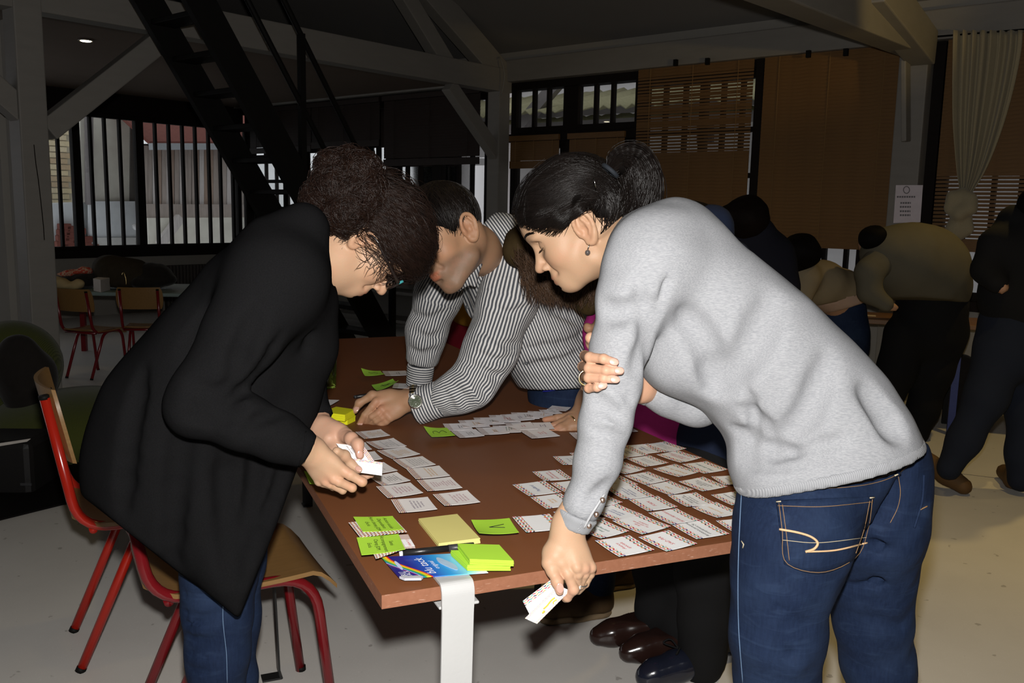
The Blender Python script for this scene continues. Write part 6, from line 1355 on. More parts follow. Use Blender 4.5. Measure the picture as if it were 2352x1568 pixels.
o_=loc2(-.01,0,.05); dirs=lambda L:np.array([loc2(*p)-o_ for p in L]); ends=np.array([P(x,y,1.70)-o_ for x,y in ((800,450),(780,480),(830,430),(770,440))])
front=dirs([(.088,y,.088-abs(y)*.3) for y in np.linspace(-.055,.055,14)]); side=dirs([(.075-.085*t,-.07-.008*t,.055-.028*t) for t in np.linspace(0,1,10)]); nape=dirs([(-.03-.05*t,-.062+.05*t,.004-.02*t) for t in np.linspace(0,1,10)])
ch=[combed('x',full,o_,front,ends,1300,.00075,None,None,(.0002,.008),.005,.0050,1,npt=26,avoid=EARL),combed('x',full,o_,side,ends,1000,.00075,None,None,(.0002,.007),.005,.0046,2,npt=26,avoid=EARL),combed('x',full,o_,nape,ends,480,.0007,None,None,(.0,.003),.004,.003,3,npt=26),combed('x',full,o_,front,ends,140,.00035,None,None,(.006,.016),.012,.006,4,npt=26)]
g_=np.random.default_rng(21); Ls=[];Rs=[]
EARL0=[(loc2(-.004,-.082,.0),.022)]
def curl(c,R_,n,r=.00072):
    n=int(n*3.2)
    for i in range(n):
        a=g_.normal(size=3);a/=np.linalg.norm(a); e1=np.cross(a,g_.normal(size=3));e1/=np.linalg.norm(e1);e2=np.cross(a,e1); k=g_.uniform(.9,2.2)*math.pi; rr=R_*g_.uniform(.82,1.15); ph=g_.uniform(0,6.28); co_=g_.uniform(.003,.0085); fq=g_.uniform(12,24); p2=g_.uniform(0,6.28)
        th=k*tt+ph; rad=np.cos(th)[:,None]*e1+np.sin(th)[:,None]*e2
        Ls.append(c+rad*(rr+co_*np.cos(fq*tt+p2))[:,None]+a*(co_*np.sin(fq*tt+p2)+rr*(tt-.5)*.5)[:,None]); Rs.append(r*np.array([.5]+[1]*22+[.9,.7,.3])*g_.uniform(.7,1.3))
for x,y,r_,n_ in ((780,432,.050,170),(742,458,.035,110),(826,396,.037,120),(766,386,.031,90),(726,500,.024,60),(838,445,.040,120),(805,480,.046,170),(760,490,.034,90),(800,362,.020,26),(722,440,.018,22)): curl(P(x,y,1.70),r_,n_)
ch.append((np.array(Ls),np.array(Rs))); Ls=[];Rs=[]
for i in range(70):  # stray locks: fringe, temple, nape
    k=i%3; 
    if k==0: a=loc2(.085+g_.uniform(-.01,.02),g_.uniform(-.06,.05),.075+g_.uniform(-.01,.01)); d=np.array([g_.uniform(-.02,.03),g_.uniform(-.02,.02),-.07+g_.uniform(-.02,.03)])@HB
    elif k==1: a=loc2(g_.uniform(.02,.06),-.078,g_.uniform(.02,.045)); d=np.array([g_.uniform(.01,.04),g_.uniform(-.004,.002),-.045+g_.uniform(-.02,.02)])@HB
    else: a=loc2(g_.uniform(-.05,-.02),-.066,g_.uniform(-.01,.01)); d=np.array([g_.uniform(-.01,.02),g_.uniform(-.006,.0),-.04+g_.uniform(-.015,.01)])@HB
    w=g_.normal(size=3); Ls.append(a+d*tt[:,None]+.004*np.sin(tt*12+i)[:,None]*w*tt[:,None]); Rs.append(.00042*np.array([1]*23+[.8,.5,.2]))
ch.append((np.array(Ls),np.array(Rs))); strands('hair_strands',ch,HAIR_B,hair)
# cards she holds
def handcard(px,D,label,mat,words,seed):
    L,Bq,R,T=[g(a,b_,d) for (a,b_),d in zip(px,D)]; e1=((Bq-L)+(R-T))/2; e2=((T-L)+(R-Bq))/2; L0=(L+Bq+R+T)/4-(e1+e2)/2; n=np.cross(e1,e2); n/=np.linalg.norm(n); n=n if n@CF<0 else -n
    u=np.linspace(0,1,7); U,Vv=np.meshgrid(u,u,indexing='ij'); Q=L0+U[...,None]*e1+Vv[...,None]*e2+(.006*(U*(1-U)))[...,None]*n; me=MB().grid(Q,.0006,n).mesh('card'); setattrf(me,'u',np.tile(U.ravel(),2)); setattrf(me,'v',np.tile(Vv.ravel(),2)); o=link('printed_card',me,mat); tag(o,label,'card','cards held by the person in the black coat')
    at=lambda pu,pv:L0+np.outer(pu,e1)+np.outer(pv,e2)+np.outer(.006*pu*(1-pu)+.0009,n); return o,at
CARD_G=cardmat('card_edge_zigzag',[(0,.05,1,.1,PAL3,0),(.80,1.0,12,3.4,PAL3,1.0)],(.80,.76,.76)); CARD_H=cardmat('card_top_zigzag',[(.84,.99,10,1.7,PAL3,1.0)],(.78,.77,.79))
o,at=handcard([(615,568),(930,850),(1270,872),(1240,650)],(1.64,1.612,1.612,1.632),'held white card with a zigzag right edge under the thumb',CARD_G,'',1); lettering('Recevoir\npour un enfant',at,.42,.40,(.9,0),(0,1.0),.11,INK['black'],o,np.zeros(3),shear=.1)
o,at=handcard([(1062,1095),(1400,1110),(1555,935),(925,815)],(1.588,1.594,1.60,1.60),'held white card with a zigzag line along its top, front one in the fist',CARD_H,'',2); lettering('Se rendre à des soins\nhors du domicile\ndeux fois\npar mois',at,.54,.45,(1,0),(0,1),.12,INK['grey'],o,np.zeros(3),shear=.2)
finish(pl_)
for o in list(pl_.children):
    for c in o.children: c.location=(0,0,0)
gs.location=-Vector(pl_.location)
# ================================================================ MAN IN THE STRIPED SHIRT
TONE3=(.37,.21,.12)
m,nt,b=newmat('striped_shirting',.8,.15); sn=math_(nt,'SINE',math_(nt,'MULTIPLY',attr(nt,'u').outputs['Fac'],2*math.pi/.0076)); base(nt,b,mixc(nt,ramp(nt,math_(nt,'MULTIPLY_ADD',sn,.5,.5),[(.40,(0,0,0)),(.52,(1,1,1))]),(.62,.605,.59),(.075,.08,.092))); bump(nt,b,noise(nt,coords(nt,'Object'),26,4,.6,1),.5,.008); STRIPE=m
pm=thing('person','person in a striped shirt with a wristwatch leaning on the table, pointing','person',tuple(P(1280,900,2.75)*np.array([1,1,0])))
def chainattr(pts,ref,r0):
    pts=np.asarray(pts)
    def f(me,V):
        best=np.full(len(V),1e9); val=np.zeros(len(V))
        for a,b_ in zip(pts[:-1],pts[1:]):
            ba=b_-a; t=np.clip((V-a)@ba/(ba@ba),0,1); d=V-(a+t[:,None]*ba); dist=np.linalg.norm(d,axis=1); tn=ba/np.linalg.norm(ba); e1=ref-tn*(ref@tn); e1/=np.linalg.norm(e1); e2=np.cross(tn,e1); v_=np.arctan2(d@e2,d@e1)*r0; k=dist<best; val[k]=v_[k]; best[k]=dist[k]
        setattrf(me,'u',val)
    return f
axial=lambda d:(lambda me,V:setattrf(me,'u',V@(d/np.linalg.norm(d))))
# torso
s=SDF(); T_=[(1120,560,2.46,58),(1170,650,2.52,88),(1235,760,2.58,100),(1285,850,2.62,92),(1300,900,2.64,90)]; A,R=px_chain(T_); s.chain(A,R,.06,flat=(CF,1.15)); s.cone(P(1175,600,2.45),P(1060,590,2.70),.075,.07,.06); s.ell(P(1150,540,2.5),(.09,.09,.06),k=.05); s.ell(P(1120,690,2.62),(.07,.07,.07),k=.05)
for L,w in [([(1250,700),(1330,740)],.004),([(1215,800),(1300,790),(1360,760)],.006),([(1205,840),(1290,830),(1350,800)],.005),([(1150,620),(1170,690),(1160,760)],.004)]:
    s.chain([onsurf(s,p,2.4,-.002) for p in spline(np.array(L,float),6)],[w*.4]+[w]*4+[w*.5],.025,'-')
s.cut(P(1262,893,2.5),-CU*.97+CR*.05-CF*.0,.006); s.cut(P(1082,548,2.36),CU*.55-CR*.85,.012); s.disp(wavy(71,.004,30),.004)
dirT=A[3]-A[0]; sideT=np.cross(dirT,CF); sdfobj('shirt',s,.0105,STRIPE,pm,post=lambda me,V:setattrf(me,'u',V@(sideT/np.linalg.norm(sideT))+.02*np.sin(V@(dirT/np.linalg.norm(dirT))*9)))
for x,y in ((1074,704),(1209,833)): MB().lathe([(.006,-.001),(.006,.0015),(0,.002)],onsurf(s,(x,y),2.4,.001),12,frame3(CR,-CF)).build('shirt_button',M('grey_button',(.08,.085,.09),.4),pm,True)
# left sleeve (near arm) with cuff, right sleeve (upright arm)
s=SDF(); L_=[(1182,610,2.43,64),(1165,690,2.40,66),(1128,800,2.36,60),(1085,885,2.335,52),(1040,905,2.335,44),(985,922,2.345,36)]; A,R=px_chain(L_); s.chain(A,R,.035)
for q0 in [((1060,850),(1100,880),(1120,910)),((1030,880),(1060,905),(1075,935)),((1110,760),(1160,790),(1195,790)),((1095,810),(1140,830),(1180,820)),((1010,890),(1030,915),(1040,945)),((1070,830),(1130,860),(1150,860)),((1120,700),(1170,720),(1215,700))]:
    s.chain([onsurf(s,p,2.25,-.002) for p in spline(np.array(q0,float),6)],[.002,.005,.006,.006,.005,.002],.016,'-')
s.disp(wavy(73,.004,45),.004); ax_=A[-1]-A[-2]; ax_/=np.linalg.norm(ax_); c_=SDF(); c_.p=list(s.p); c_.cut(A[-1]-ax_*.012,ax_,.004); sdfobj('sleeve',c_,.0085,STRIPE,pm,post=chainattr(A,-CF,.058))
s=SDF(); cA,cB_=P(1010,915,2.34),P(962,932,2.345); s.cone(cA,cB_,.049,.051,.01); s.cone(cA+(cB_-cA)*-.1,cB_+(cB_-cA)*.4,.034,.037,.004,'-'); a_=(cB_-cA)/np.linalg.norm(cB_-cA); s.cut(cB_+a_*.012,a_,.002); s.cut(cA-a_*.004,-a_,.002); sdfobj('cuff',s,.0062,STRIPE,pm,post=axial(a_)); cq=s
MB().lathe([(.0055,-.001),(.0055,.0015),(0,.002)],onsurf(s,(1020,921),2.28,.001),12,frame3(CR,-CF)).build('cuff_button',M('grey_button',(.08,.085,.09),.4),pm,True)
s=SDF(); L_=[(1045,600,2.72,58),(1005,680,2.74,52),(980,760,2.76,45),(968,835,2.77,37)]; A,R=px_chain(L_); s.chain(A,R,.035)
for q0 in [((945,720),(985,735),(1020,715)),((950,760),(985,780),(1010,765)),((940,800),(970,815),(1000,800))]: s.chain([onsurf(s,p,2.6,-.002) for p in spline(np.array(q0,float),6)],[.002,.005,.006,.006,.005,.002],.018,'-')
s.disp(wavy(74,.004,40),.004); ax_=A[-1]-A[-2]; ax_/=np.linalg.norm(ax_); s.cut(A[-1],ax_,.004); sdfobj('sleeve',s,.0095,STRIPE,pm,post=chainattr(A,-CF,.055))
s=SDF(); cA,cB_=P(967,836,2.77),P(961,893,2.78); s.cone(cA,cB_,.044,.040,.01); s.cone(cA,cB_+(cB_-cA)*.4,.028,.028,.004,'-'); a_=(cB_-cA)/np.linalg.norm(cB_-cA); s.cut(cB_,a_,.002); s.cut(cA,-a_,.002); sdfobj('cuff',s,.007,STRIPE,pm,post=axial(a_))
# collar
s=SDF(); s.chain([P(1086,490,2.42),P(1104,540,2.34),P(1098,590,2.29),P(1074,632,2.275),P(1050,660,2.29)],[.014,.022,.026,.024,.014],.01,flat=(CR,.6)); s.chain([P(1090,610,2.285),P(1088,648,2.285)],[.020,.014],.01,flat=(CR+CU*.3,.6)); sdfobj('collar',s,.0065,STRIPE,pm,post=axial(CR*.9+CU*.3))
# trousers, shoes
s=SDF(); hip=P(1305,900,2.66); s.chain([hip,hip+np.array([.06,.05,-.12])],[.125,.13],.05)
ft1=np.array([.30,2.78,0]); ft2=np.array([.42,3.02,0]); s.chain([hip+np.array([.03,.0,-.1]),(hip+ft1)/2+np.array([.05,0,-.02]),ft1+up*.10],[.10,.075,.055],.04).chain([hip+np.array([.08,.12,-.1]),(hip+ft2)/2+np.array([.05,0,0]),ft2+up*.10],[.10,.075,.055],.04); sdfobj('jeans',s,.014,DENIM,pm)
MB().tube(np.array([P(1248,898,2.55),P(1278,893,2.53)]),.004,6).build('blue_trim',M('royal_blue',(.02,.03,.35),.6),pm,True)
BOOT=M('brown_suede',(.055,.032,.014),.75,.2,var=.25)
for f0 in (ft1,ft2):
    s=SDF(); f_=np.array([-.93,-.36,0]); s.chain([f0+up*.11,f0+up*.045,f0+f_*.08+up*.045,f0+f_*.17+up*.035],[.05,.048,.046,.038],.03); s.cut((0,0,.02),(0,0,-1),.003); o=sdfobj('shoe',s,.010,BOOT,pm)
    s=SDF(); s.chain([f0+up*.012,f0+f_*.08+up*.012,f0+f_*.17+up*.012],[.050,.048,.041],.01,flat=(up,.4)); s.cut((0,0,.022),(0,0,1),.001).cut((0,0,.001),(0,0,-1),.001); sdfobj('sole',s,.008,M('crepe_sole',(.16,.11,.06),.8),o)
# head
HM=face_axes((-.85,.53),-.62,2.22,(1070,533)); MP=P(1070,533,2.20)-HM[1]*.071
loc3=lambda x,y,z:MP+np.array([x,y,z])@HM
hs=head_sdf(1,esc=1.0); W=SDF().xform(HM,MP,1.0,hs); W.chain([loc3(-.03,0,-.02),P(1092,572,2.34),P(1140,605,2.50)],[.060,.058,.06],.03)
h=SDF(); g=lambda x,y,D:P(690+x/8.71,830+y/8.71,D)
h.chain([P(1000,918,2.345),g(2250,760,2.345),g(2050,800,2.345)],[.034,.030,.029],.02,flat=(up,.8)); handback(h,g(2100,800,2.345),[g(1520,800,2.328),g(1630,960,2.316),g(1725,1055,2.312),g(1795,1130,2.312)],.0175,.0118,.010,.010)
h.chain([g(2050,740,2.35),g(1800,700,2.35),g(1640,690,2.348)],[.020,.018,.0165],.014)
finger(h,[g(1650,700,2.345),g(1440,680,2.345),g(1180,830,2.34),g(1095,985,2.34)],[.0160,.0135,.0112,.0094],.006)
finger(h,[g(1520,800,2.328),g(1440,900,2.320),g(1290,1070,2.317),g(1165,1290,2.323)],[.0132,.0122,.0108,.0088],.0015)
finger(h,[g(1630,960,2.316),g(1560,1030,2.313),g(1430,1100,2.312),g(1310,1215,2.33)],[.0130,.0116,.0100,.0088],.0015)
finger(h,[g(1725,1055,2.312),g(1640,1120,2.311),g(1520,1190,2.312),g(1400,1260,2.33)],[.0124,.0110,.0096,.0084],.0015)
finger(h,[g(1795,1130,2.312),g(1720,1200,2.312),g(1620,1260,2.314),g(1510,1300,2.325)],[.0116,.0102,.0090,.0078],.0015)
h2=SDF(); h2.chain([P(963,870,2.775),P(958,897,2.785)],[.030,.028],.02); 
for k_ in range(5): finger(h2,[P(958,893,2.785),P(950-k_*5,902,2.76-k_*.01),P(930-k_*2+k_*8,905+k_*1.5,2.73-k_*.012)],[.022,.012,.009],.008)
body_mesh('body',[(W,.0034,lambda V:headcol((V-MP)@HM.T,TONE3,1,.75)),(h,.0028,tonefn(TONE3,[(g(*p,2.31),.018,(.48,.22,.13),.5) for p in ((1610,960),(1720,1060),(1520,830),(1200,1290))])),(h2,.006,tonefn(TONE3)),(SDF().chain([P(1140,600,2.46),P(1230,740,2.58),P(1280,830,2.64)],[.07,.09,.07],.05),.03,tonefn(TONE3))],pm,SKIN)
nailobj([nail(g(1120,950,2.329),-CF+CU*.3,g(1095,985,2.34)-g(1180,830,2.34),.0068,.0088),nail(g(1195,1255,2.313),-CF+CU*.3,g(1165,1290,2.323)-g(1290,1060,2.318),.0062,.0082)],pm)
brows(loc3,HAIR_S,pm,(1,-1),.0009,60,31,W=W); lashes(loc3,HAIR_S,pm,(1,),33)
hsh=SDF(); lw=lambda x,y,z,r,k=.02:hsh.ell(loc3(x,y,z),r,HM,k)
lw(-.008,0,.058,(.104,.083,.094)); lw(.040,0,.085,(.052,.062,.045),.03); full=SDF(); full.p=list(hsh.p)
hsh.cut(loc3(.072,0,.062),np.array([.75,0,-.66])@HM,.006); hsh.cut(loc3(0,0,.012),np.array([.25,0,-1.0])@HM,.008)
for sd in (1,-1): hsh.ell(loc3(0,sd*.088,.0),(.030,.030,.036),HM,.006,'-')
hsh.chain([loc3(.020,.070,.038),loc3(.024,.070,.016)],[.008,.004],.01); hair=sdfobj('hair',hsh,.006,HAIRSH,pm)
o_=loc3(-.01,0,.05); dd_=lambda L:np.array([loc3(*p)-o_ for p in L]); gg=np.random.default_rng(5); ang=gg.uniform(0,6.28,60); st_=dd_([(-.04+.01*math.cos(a),.01*math.sin(a),.14) for a in ang[:20]]); en_=dd_([(.09,y,.07) for y in np.linspace(-.06,.06,10)]+[(.02-.02*t,.085,.03-.03*t) for t in np.linspace(0,1,8)]+[(-.08,y,-.01) for y in np.linspace(-.06,.06,8)])
strands('hair_strands',[combed('x',full,o_,st_,en_,700,.0012,None,None,(.0,.004),.003,seed=41)],HAIR_S,hair)
# wristwatch
wt=bpy.data.objects.new('wristwatch',None); COL.objects.link(wt); wt.parent=pm
wc=P(951,914,2.345); wa=(P(1000,918,2.345)-g(2050,800,2.345)); wa/=np.linalg.norm(wa); e1=-CF-wa*(-CF@wa); e1/=np.linalg.norm(e1); e2=np.cross(wa,e1)
for i,t in enumerate(np.linspace(.55,2*np.pi-.25,20)):
    c_=wc+.0345*(math.cos(t)*e1*.9+math.sin(t)*e2); tn=-math.sin(t)*e1+math.cos(t)*e2; nn_=math.cos(t)*e1+math.sin(t)*e2
    MB().box(c_,(.0095,.018,.0035),np.array([tn,wa,nn_])).build('bracelet_link',SILV,wt,bevel=.001); MB().box(c_+nn_*.0006,(.0085,.007,.004),np.array([tn,wa,nn_])).build('bracelet_link',GOLD,wt,bevel=.001)
fc=P(954,922,2.29); fa=frame3(np.cross(-CF+CU*.25,up),-CF+CU*.25+CR*.1)
MB().lathe([(.0175,-.005),(.0195,-.002),(.0195,.003),(.0175,.005),(.0160,.0045),(.0160,.002)],fc,24,fa).build('watch_case',SILV,wt,True); MB().lathe([(.0158,.0028),(.0158,.0032),(0,.0033)],fc,24,fa).build('dial',M('green_grey_dial',(.10,.12,.08),.15,.6),wt,True)
for t in range(12): a_=t*math.pi/6; MB().box(fc+np.array([math.cos(a_)*.0128,math.sin(a_)*.0128,.0036])@fa,(.003,.0011,.0006),np.array([math.cos(a_)*fa[0]+math.sin(a_)*fa[1],-math.sin(a_)*fa[0]+math.cos(a_)*fa[1],fa[2]])).build('hour_mark',SILV,wt)
for a_,l_ in ((.9,.008),(2.6,.011)): MB().bar(fc+np.array([0,0,.0038])@fa,fc+np.array([math.cos(a_)*l_,math.sin(a_)*l_,.0038])@fa,.0009,.0005,up=fa[2]).build('watch_hand',SILV,wt)
finish(pm)
for o in list(pm.children):
    for c in o.children: c.location=(0,0,0)
wt.location=-Vector(pm.location)
# ================================================================ PEOPLE BEHIND
TONE4=(.32,.18,.105); KN=lambda n,c,**k:clothmat(n,c,weave=300,bmp=.3,**k)
def pose(root,name,L,mat,vox,k=.05,cuts=(),seed=1,amp=.004,fr=22,flat=None,ells=()):
    s=SDF()
    for c in L: s.chain(*px_chain(c),k,flat=flat)
    for e,r in ells: s.ell(e,r,k=k)
    for o,n in cuts: s.cut(o,n,.006)
    if amp: s.disp(wavy(seed,amp,fr),amp)
    return sdfobj(name,s,vox,mat,root)
def fin(r):
    for c in list(r.children):
        if c.type=='MESH': 
            c.location=-Vector(r.location)
            for d in c.children: d.location=(0,0,0)
def hairlump(root,pts,mat,vox,seed,n=160,name='hair',hang=None,amp=.006):
    s=SDF()
    for p,r in pts: s.ell(p,r,k=.03)
    s.disp(wavy(seed,amp,60),amp); h=sdfobj(name,s,vox,mat,root); return h
# --- woman with long brown hair, pink top, ringed hand on the table
PINK=KN('magenta_knit',(.30,.018,.14)); p4=thing('person','person with long brown hair and a pink top behind the grey sweater, hand on cards','person',tuple(P(1545,1000,2.60)*np.array([1,1,0])))
pose(p4,'sweater',[[(1410,690,2.40,60),(1470,790,2.48,95),(1530,900,2.55,95),(1545,960,2.58,95)],[(1400,700,2.36,45),(1383,760,2.30,34),(1376,800,2.28,30)]],PINK,.014,seed=81)
BLKT=KN('black_trouser',(.0075,.0075,.008)); pose(p4,'trousers',[[(1545,950,2.60,95),(1545,1080,2.62,100),(1560,1180,2.62,90)],[(1520,1150,2.60,70),(1515,1300,2.60,60),(1510,1400,2.60,46),(1505,1440,2.60,40)],[(1585,1150,2.56,75),(1590,1300,2.54,62),(1575,1440,2.52,46),(1570,1470,2.52,42)]],BLKT,.013,seed=82)
BRL=M('oxblood_leather',(.020,.009,.007),.18,.55,var=.15,bmp=.05)
for f0,f_,ank in ((Pz(1480,1462,0),np.array([-.96,-.22,0]),P(1505,1420,2.60)),(Pz(1555,1495,0),np.array([-.93,-.32,0]),P(1570,1450,2.52))):
    f0=f0*np.array([1,1,0]); a_=np.array([ank[0],ank[1],0]); s=SDF(); s.chain([ank,a_+up*.09,a_+up*.055],[.050,.050,.046],.03).chain([a_+up*.055,a_+f_*.07+up*.05,a_+f_*.14+up*.040,a_+f_*.185+up*.034],[.042,.042,.037,.029],.03); s.cone(a_-f_*.015+up*.05,a_-f_*.012+up*.0,.034,.030,.008)
    s.cut((0,0,.001),(0,0,-1),.002); s.cut(ank+up*.01,(0,0,1),.004); s.cone(a_+f_*.045+up*-.005,a_+f_*.047-np.array([-f_[1],f_[0],0])*.06-up*.005,.018,.018,.012,'-').cone(a_+f_*.045+up*-.005,a_+f_*.047+np.array([-f_[1],f_[0],0])*.06-up*.005,.018,.018,.012,'-'); sdfobj('ankle_boot',s,.008,BRL,p4)
g4=lambda x,y,D:P(960+x/4.523,920+y/4.523,D); h=SDF()
h.chain([P(1385,850,2.42),P(1352,920,2.38),g4(1700,150,2.36)],[.040,.031,.029],.02); h.chain([g4(1700,150,2.36),g4(1640,190,2.345)],[.030,.034],.02,flat=(up,.55)).chain([g4(1720,190,2.35),g4(1640,250,2.325)],[.028,.030],.02,flat=(up,.55))
for L_,r_ in (([(1630,150,2.345),(1590,155,2.345),(1450,178,2.345),(1318,197,2.350)],[.0135,.0125,.0105,.0088]),([(1640,185,2.335),(1580,188,2.33),(1490,225,2.325),(1356,272,2.322)],[.0140,.0130,.0110,.0090]),([(1640,215,2.325),(1580,225,2.318),(1480,275,2.305),(1328,342,2.298)],[.0140,.0130,.0110,.0092]),([(1650,240,2.315),(1600,255,2.31),(1520,295,2.30),(1425,345,2.294)],[.0130,.0120,.0100,.0086]),([(1690,240,2.33),(1650,285,2.31),(1580,300,2.305),(1515,305,2.303)],[.0150,.0130,.0110,.0092])): finger(h,[g4(*p) for p in L_],r_,.004)
HD=face_axes((-.9,.45),.1,2.25,(1290,610)); H4=P(1290,590,2.30); l4=lambda x,y,z:H4+np.array([x,y,z])@HD; W=SDF().xform(HD,H4,1.0,head_sdf()); W.chain([l4(-.03,0,-.02),P(1390,660,2.38)],[.05,.055],.03)
g5=lambda x,y,D:P(1310+x/5.226,680+y/5.226,D); h2=SDF(); h2.chain([P(1376,800,2.28),P(1370,775,2.26)],[.028,.028],.02)
for L_,r_ in (([(330,430,2.26),(270,430,2.24),(215,385,2.22),(200,355,2.22)],[.018,.013,.011,.009]),([(340,410,2.25),(310,380,2.22),(290,365,2.21)],[.016,.012,.010]),([(360,360,2.24),(340,320,2.22),(345,300,2.21)],[.016,.012,.010])): finger(h2,[g5(*p) for p in L_],r_,.006)
body_mesh('body',[(W,.006,lambda V:headcol((V-H4)@HD.T,TONE4)),(h,.003,tonefn(TONE4,[(g4(*p),.02,(.46,.20,.12),.6) for p in ((1318,197,2.35),(1356,272,2.322),(1328,342,2.298),(1425,345,2.294))])),(h2,.004,tonefn(TONE4)),(SDF().chain([P(1400,670,2.4),P(1470,790,2.48),P(1535,930,2.57)],[.05,.09,.08],.05),.03,tonefn(TONE4))],p4,SKIN)
ringobj('ring',g4(1608,210,2.318),g4(1480,275,2.305)-g4(1580,225,2.318),.0145,.0022,GOLD,p4)
s=SDF(); s.ell(l4(-.01,0,.055),(.108,.088,.098),HD,.03).ell(P(1200,572,2.30),(.05,.06,.05),k=.04); s.chain(*px_chain([(1235,575,2.26,45),(1255,630,2.24,42),(1275,665,2.24,30)]),.03).chain(*px_chain([(1330,600,2.28,50),(1345,650,2.27,46),(1350,690,2.27,34)]),.03).chain(*px_chain([(1300,620,2.22,40),(1310,660,2.22,36)]),.03); s.disp(wavy(83,.006,60),.006); full=s; hh=sdfobj('hair',s,.009,HAIRSHM,p4)
gg=np.random.default_rng(9); Ls=[]; tt=np.linspace(0,1,14)
for i in range(1200):
    x0=gg.uniform(1180,1385); a=P(x0,545+abs(x0-1290)*.25+gg.uniform(-10,30),2.20+gg.uniform(-.02,.08)); b_=P(x0*.55+1290*.45+gg.uniform(-30,45),690+gg.uniform(-40,18),2.18+gg.uniform(-.02,.06)); w=gg.normal(size=3); Ls.append(a+(b_-a)*tt[:,None]+.008*np.sin(tt*7+i)[:,None]*w+np.outer(np.sin(tt*3.14)*-.03,CF)*.6)
strands('hair_strands',[(np.array(Ls),.0008*np.array([.6]+[1]*11+[.7,.3])[None])],HAIR_M,hh); fin(p4)
# --- person in the denim jacket, dark hair
p5=thing('person','person in a navy denim jacket and black leggings hidden behind the grey sweater','person',tuple(P(1640,1000,2.45)*np.array([1,1,0])))
DJ=clothmat('navy_denim_jacket',(.012,.018,.040),weave=400,bmp=.3); pose(p5,'jacket',[[(1610,560,2.42,70),(1650,700,2.45,100),(1665,850,2.47,105),(1660,980,2.47,100),(1655,1060,2.47,95)],[(1590,505,2.38,30),(1640,515,2.40,40)],[(1680,600,2.30,50),(1700,760,2.28,45),(1690,880,2.30,40)]],DJ,.014,seed=84)
pose(p5,'leggings',[[(1640,1040,2.45,85),(1625,1200,2.43,78),(1622,1320,2.42,68),(1618,1420,2.41,58),(1612,1500,2.40,47),(1608,1530,2.40,44)],[(1700,1060,2.50,80),(1690,1250,2.52,66),(1680,1450,2.54,48)]],BLKT,.012,seed=85)
for ank,f_ in ((P(1608,1530,2.40),np.array([-.93,-.37,0])),(P(1680,1450,2.54),np.array([-.9,-.4,0]))):
    a_=np.array([ank[0],ank[1],0]); s=SDF(); s.chain([a_+up*.07,a_+up*.042,a_+f_*.08+up*.042,a_+f_*.15+up*.034,a_+f_*.18+up*.028],[.040,.040,.041,.036,.028],.03); s.cut((0,0,.001),(0,0,-1),.003); o=sdfobj('laced_shoe',s,.008,M('navy_patent',(.010,.012,.022),.15,.6,var=.1,bmp=.03),p5)
    for sd in (-1,1): 
        lw_=np.array([-f_[1],f_[0],0])*sd; q=a_+f_*.075+up*.095; MB().tube(spline([q,q+f_*.012+lw_*.025+up*.018,q+f_*.03+lw_*.035+up*.006,q+f_*.012+lw_*.018,q],14),.0026,5).build('lace_loop',BLKT,o,True)
    for k_ in range(4): q=a_+f_*(.065+.018*k_)+up*(.083-.004*k_); lw_=np.array([-f_[1],f_[0],0])*.022; MB().tube(np.array([q-lw_-up*.008,q,q+lw_-up*.008]),.0026,5).build('lace',BLKT,o,True)
body_mesh('body',[(SDF().chain([P(1600,560,2.42),P(1650,750,2.45),P(1655,1000,2.46)],[.05,.09,.08],.05),.03,tonefn(TONE4)),(SDF().ell(P(1575,545,2.50),(.080,.072,.095),k=.03),.012,tonefn(TONE4))],p5,SKIN)
s=SDF(); s.ell(P(1598,520,2.42),(.07,.085,.062),k=.03).ell(P(1570,530,2.44),(.095,.10,.075),k=.03); s.disp(wavy(86,.004,70),.004); sdfobj('hair',s,.009,HAIRSH,p5); fin(p5)
# --- far group by the window wall
NAVY=KN('navy_wool',(.008,.0085,.014)); BEIGE=KN('beige_knit',(.20,.16,.10)); PEACH=KN('peach_vest',(.36,.25,.19)); KHAKI=KN('khaki_knit',(.085,.077,.056)); BLKN=KN('black_jersey',(.006,.006,.0065)); DKD=clothmat('dark_indigo_jeans',(.010,.013,.022),weave=400,bmp=.3)
p6=thing('person','person in a dark navy top with brown hair tied up, far behind the grey sweater','person',tuple(P(1745,900,4.6)*np.array([1,1,0])))
pose(p6,'jumper',[[(1730,545,4.55,52),(1745,600,4.6,72),(1750,700,4.62,75),(1750,800,4.62,70)],[(1790,580,4.55,32),(1805,660,4.5,28),(1800,740,4.45,24)],[(1675,570,4.55,36),(1660,680,4.5,30)]],NAVY,.018,seed=87); pose(p6,'trousers',[[(1735,800,4.62,62),(1730,950,4.62,40),(1728,1040,4.62,28)],[(1775,800,4.62,55),(1775,950,4.65,38),(1775,1040,4.65,28)]],BLKN,.02)
s=SDF(); s.ell(P(1718,500,4.5),(.105,.105,.115),k=.03).ell(P(1668,500,4.5),(.055,.055,.06),k=.02).ell(P(1700,480,4.5),(.06,.06,.05),k=.02); s.disp(wavy(88,.006,50),.006); sdfobj('hair',s,.013,HAIRSHB,p6); body_mesh('body',[(SDF().ell(P(1708,520,4.60),(.070,.070,.090),k=.03).chain([P(1720,530,4.5),P(1745,620,4.6),P(1750,780,4.62)],[.05,.10,.10],.05),.025,tonefn(TONE4)),(SDF().chain([P(1658,690,4.5),P(1655,720,4.5)],[.035,.03],.02),.02,tonefn(TONE4))],p6,SKIN); fin(p6)
p7_=thing('person','person bending low in a beige top over a peach vest, blue jeans','person',tuple(P(1900,800,5.2)*np.array([1,1,0])))
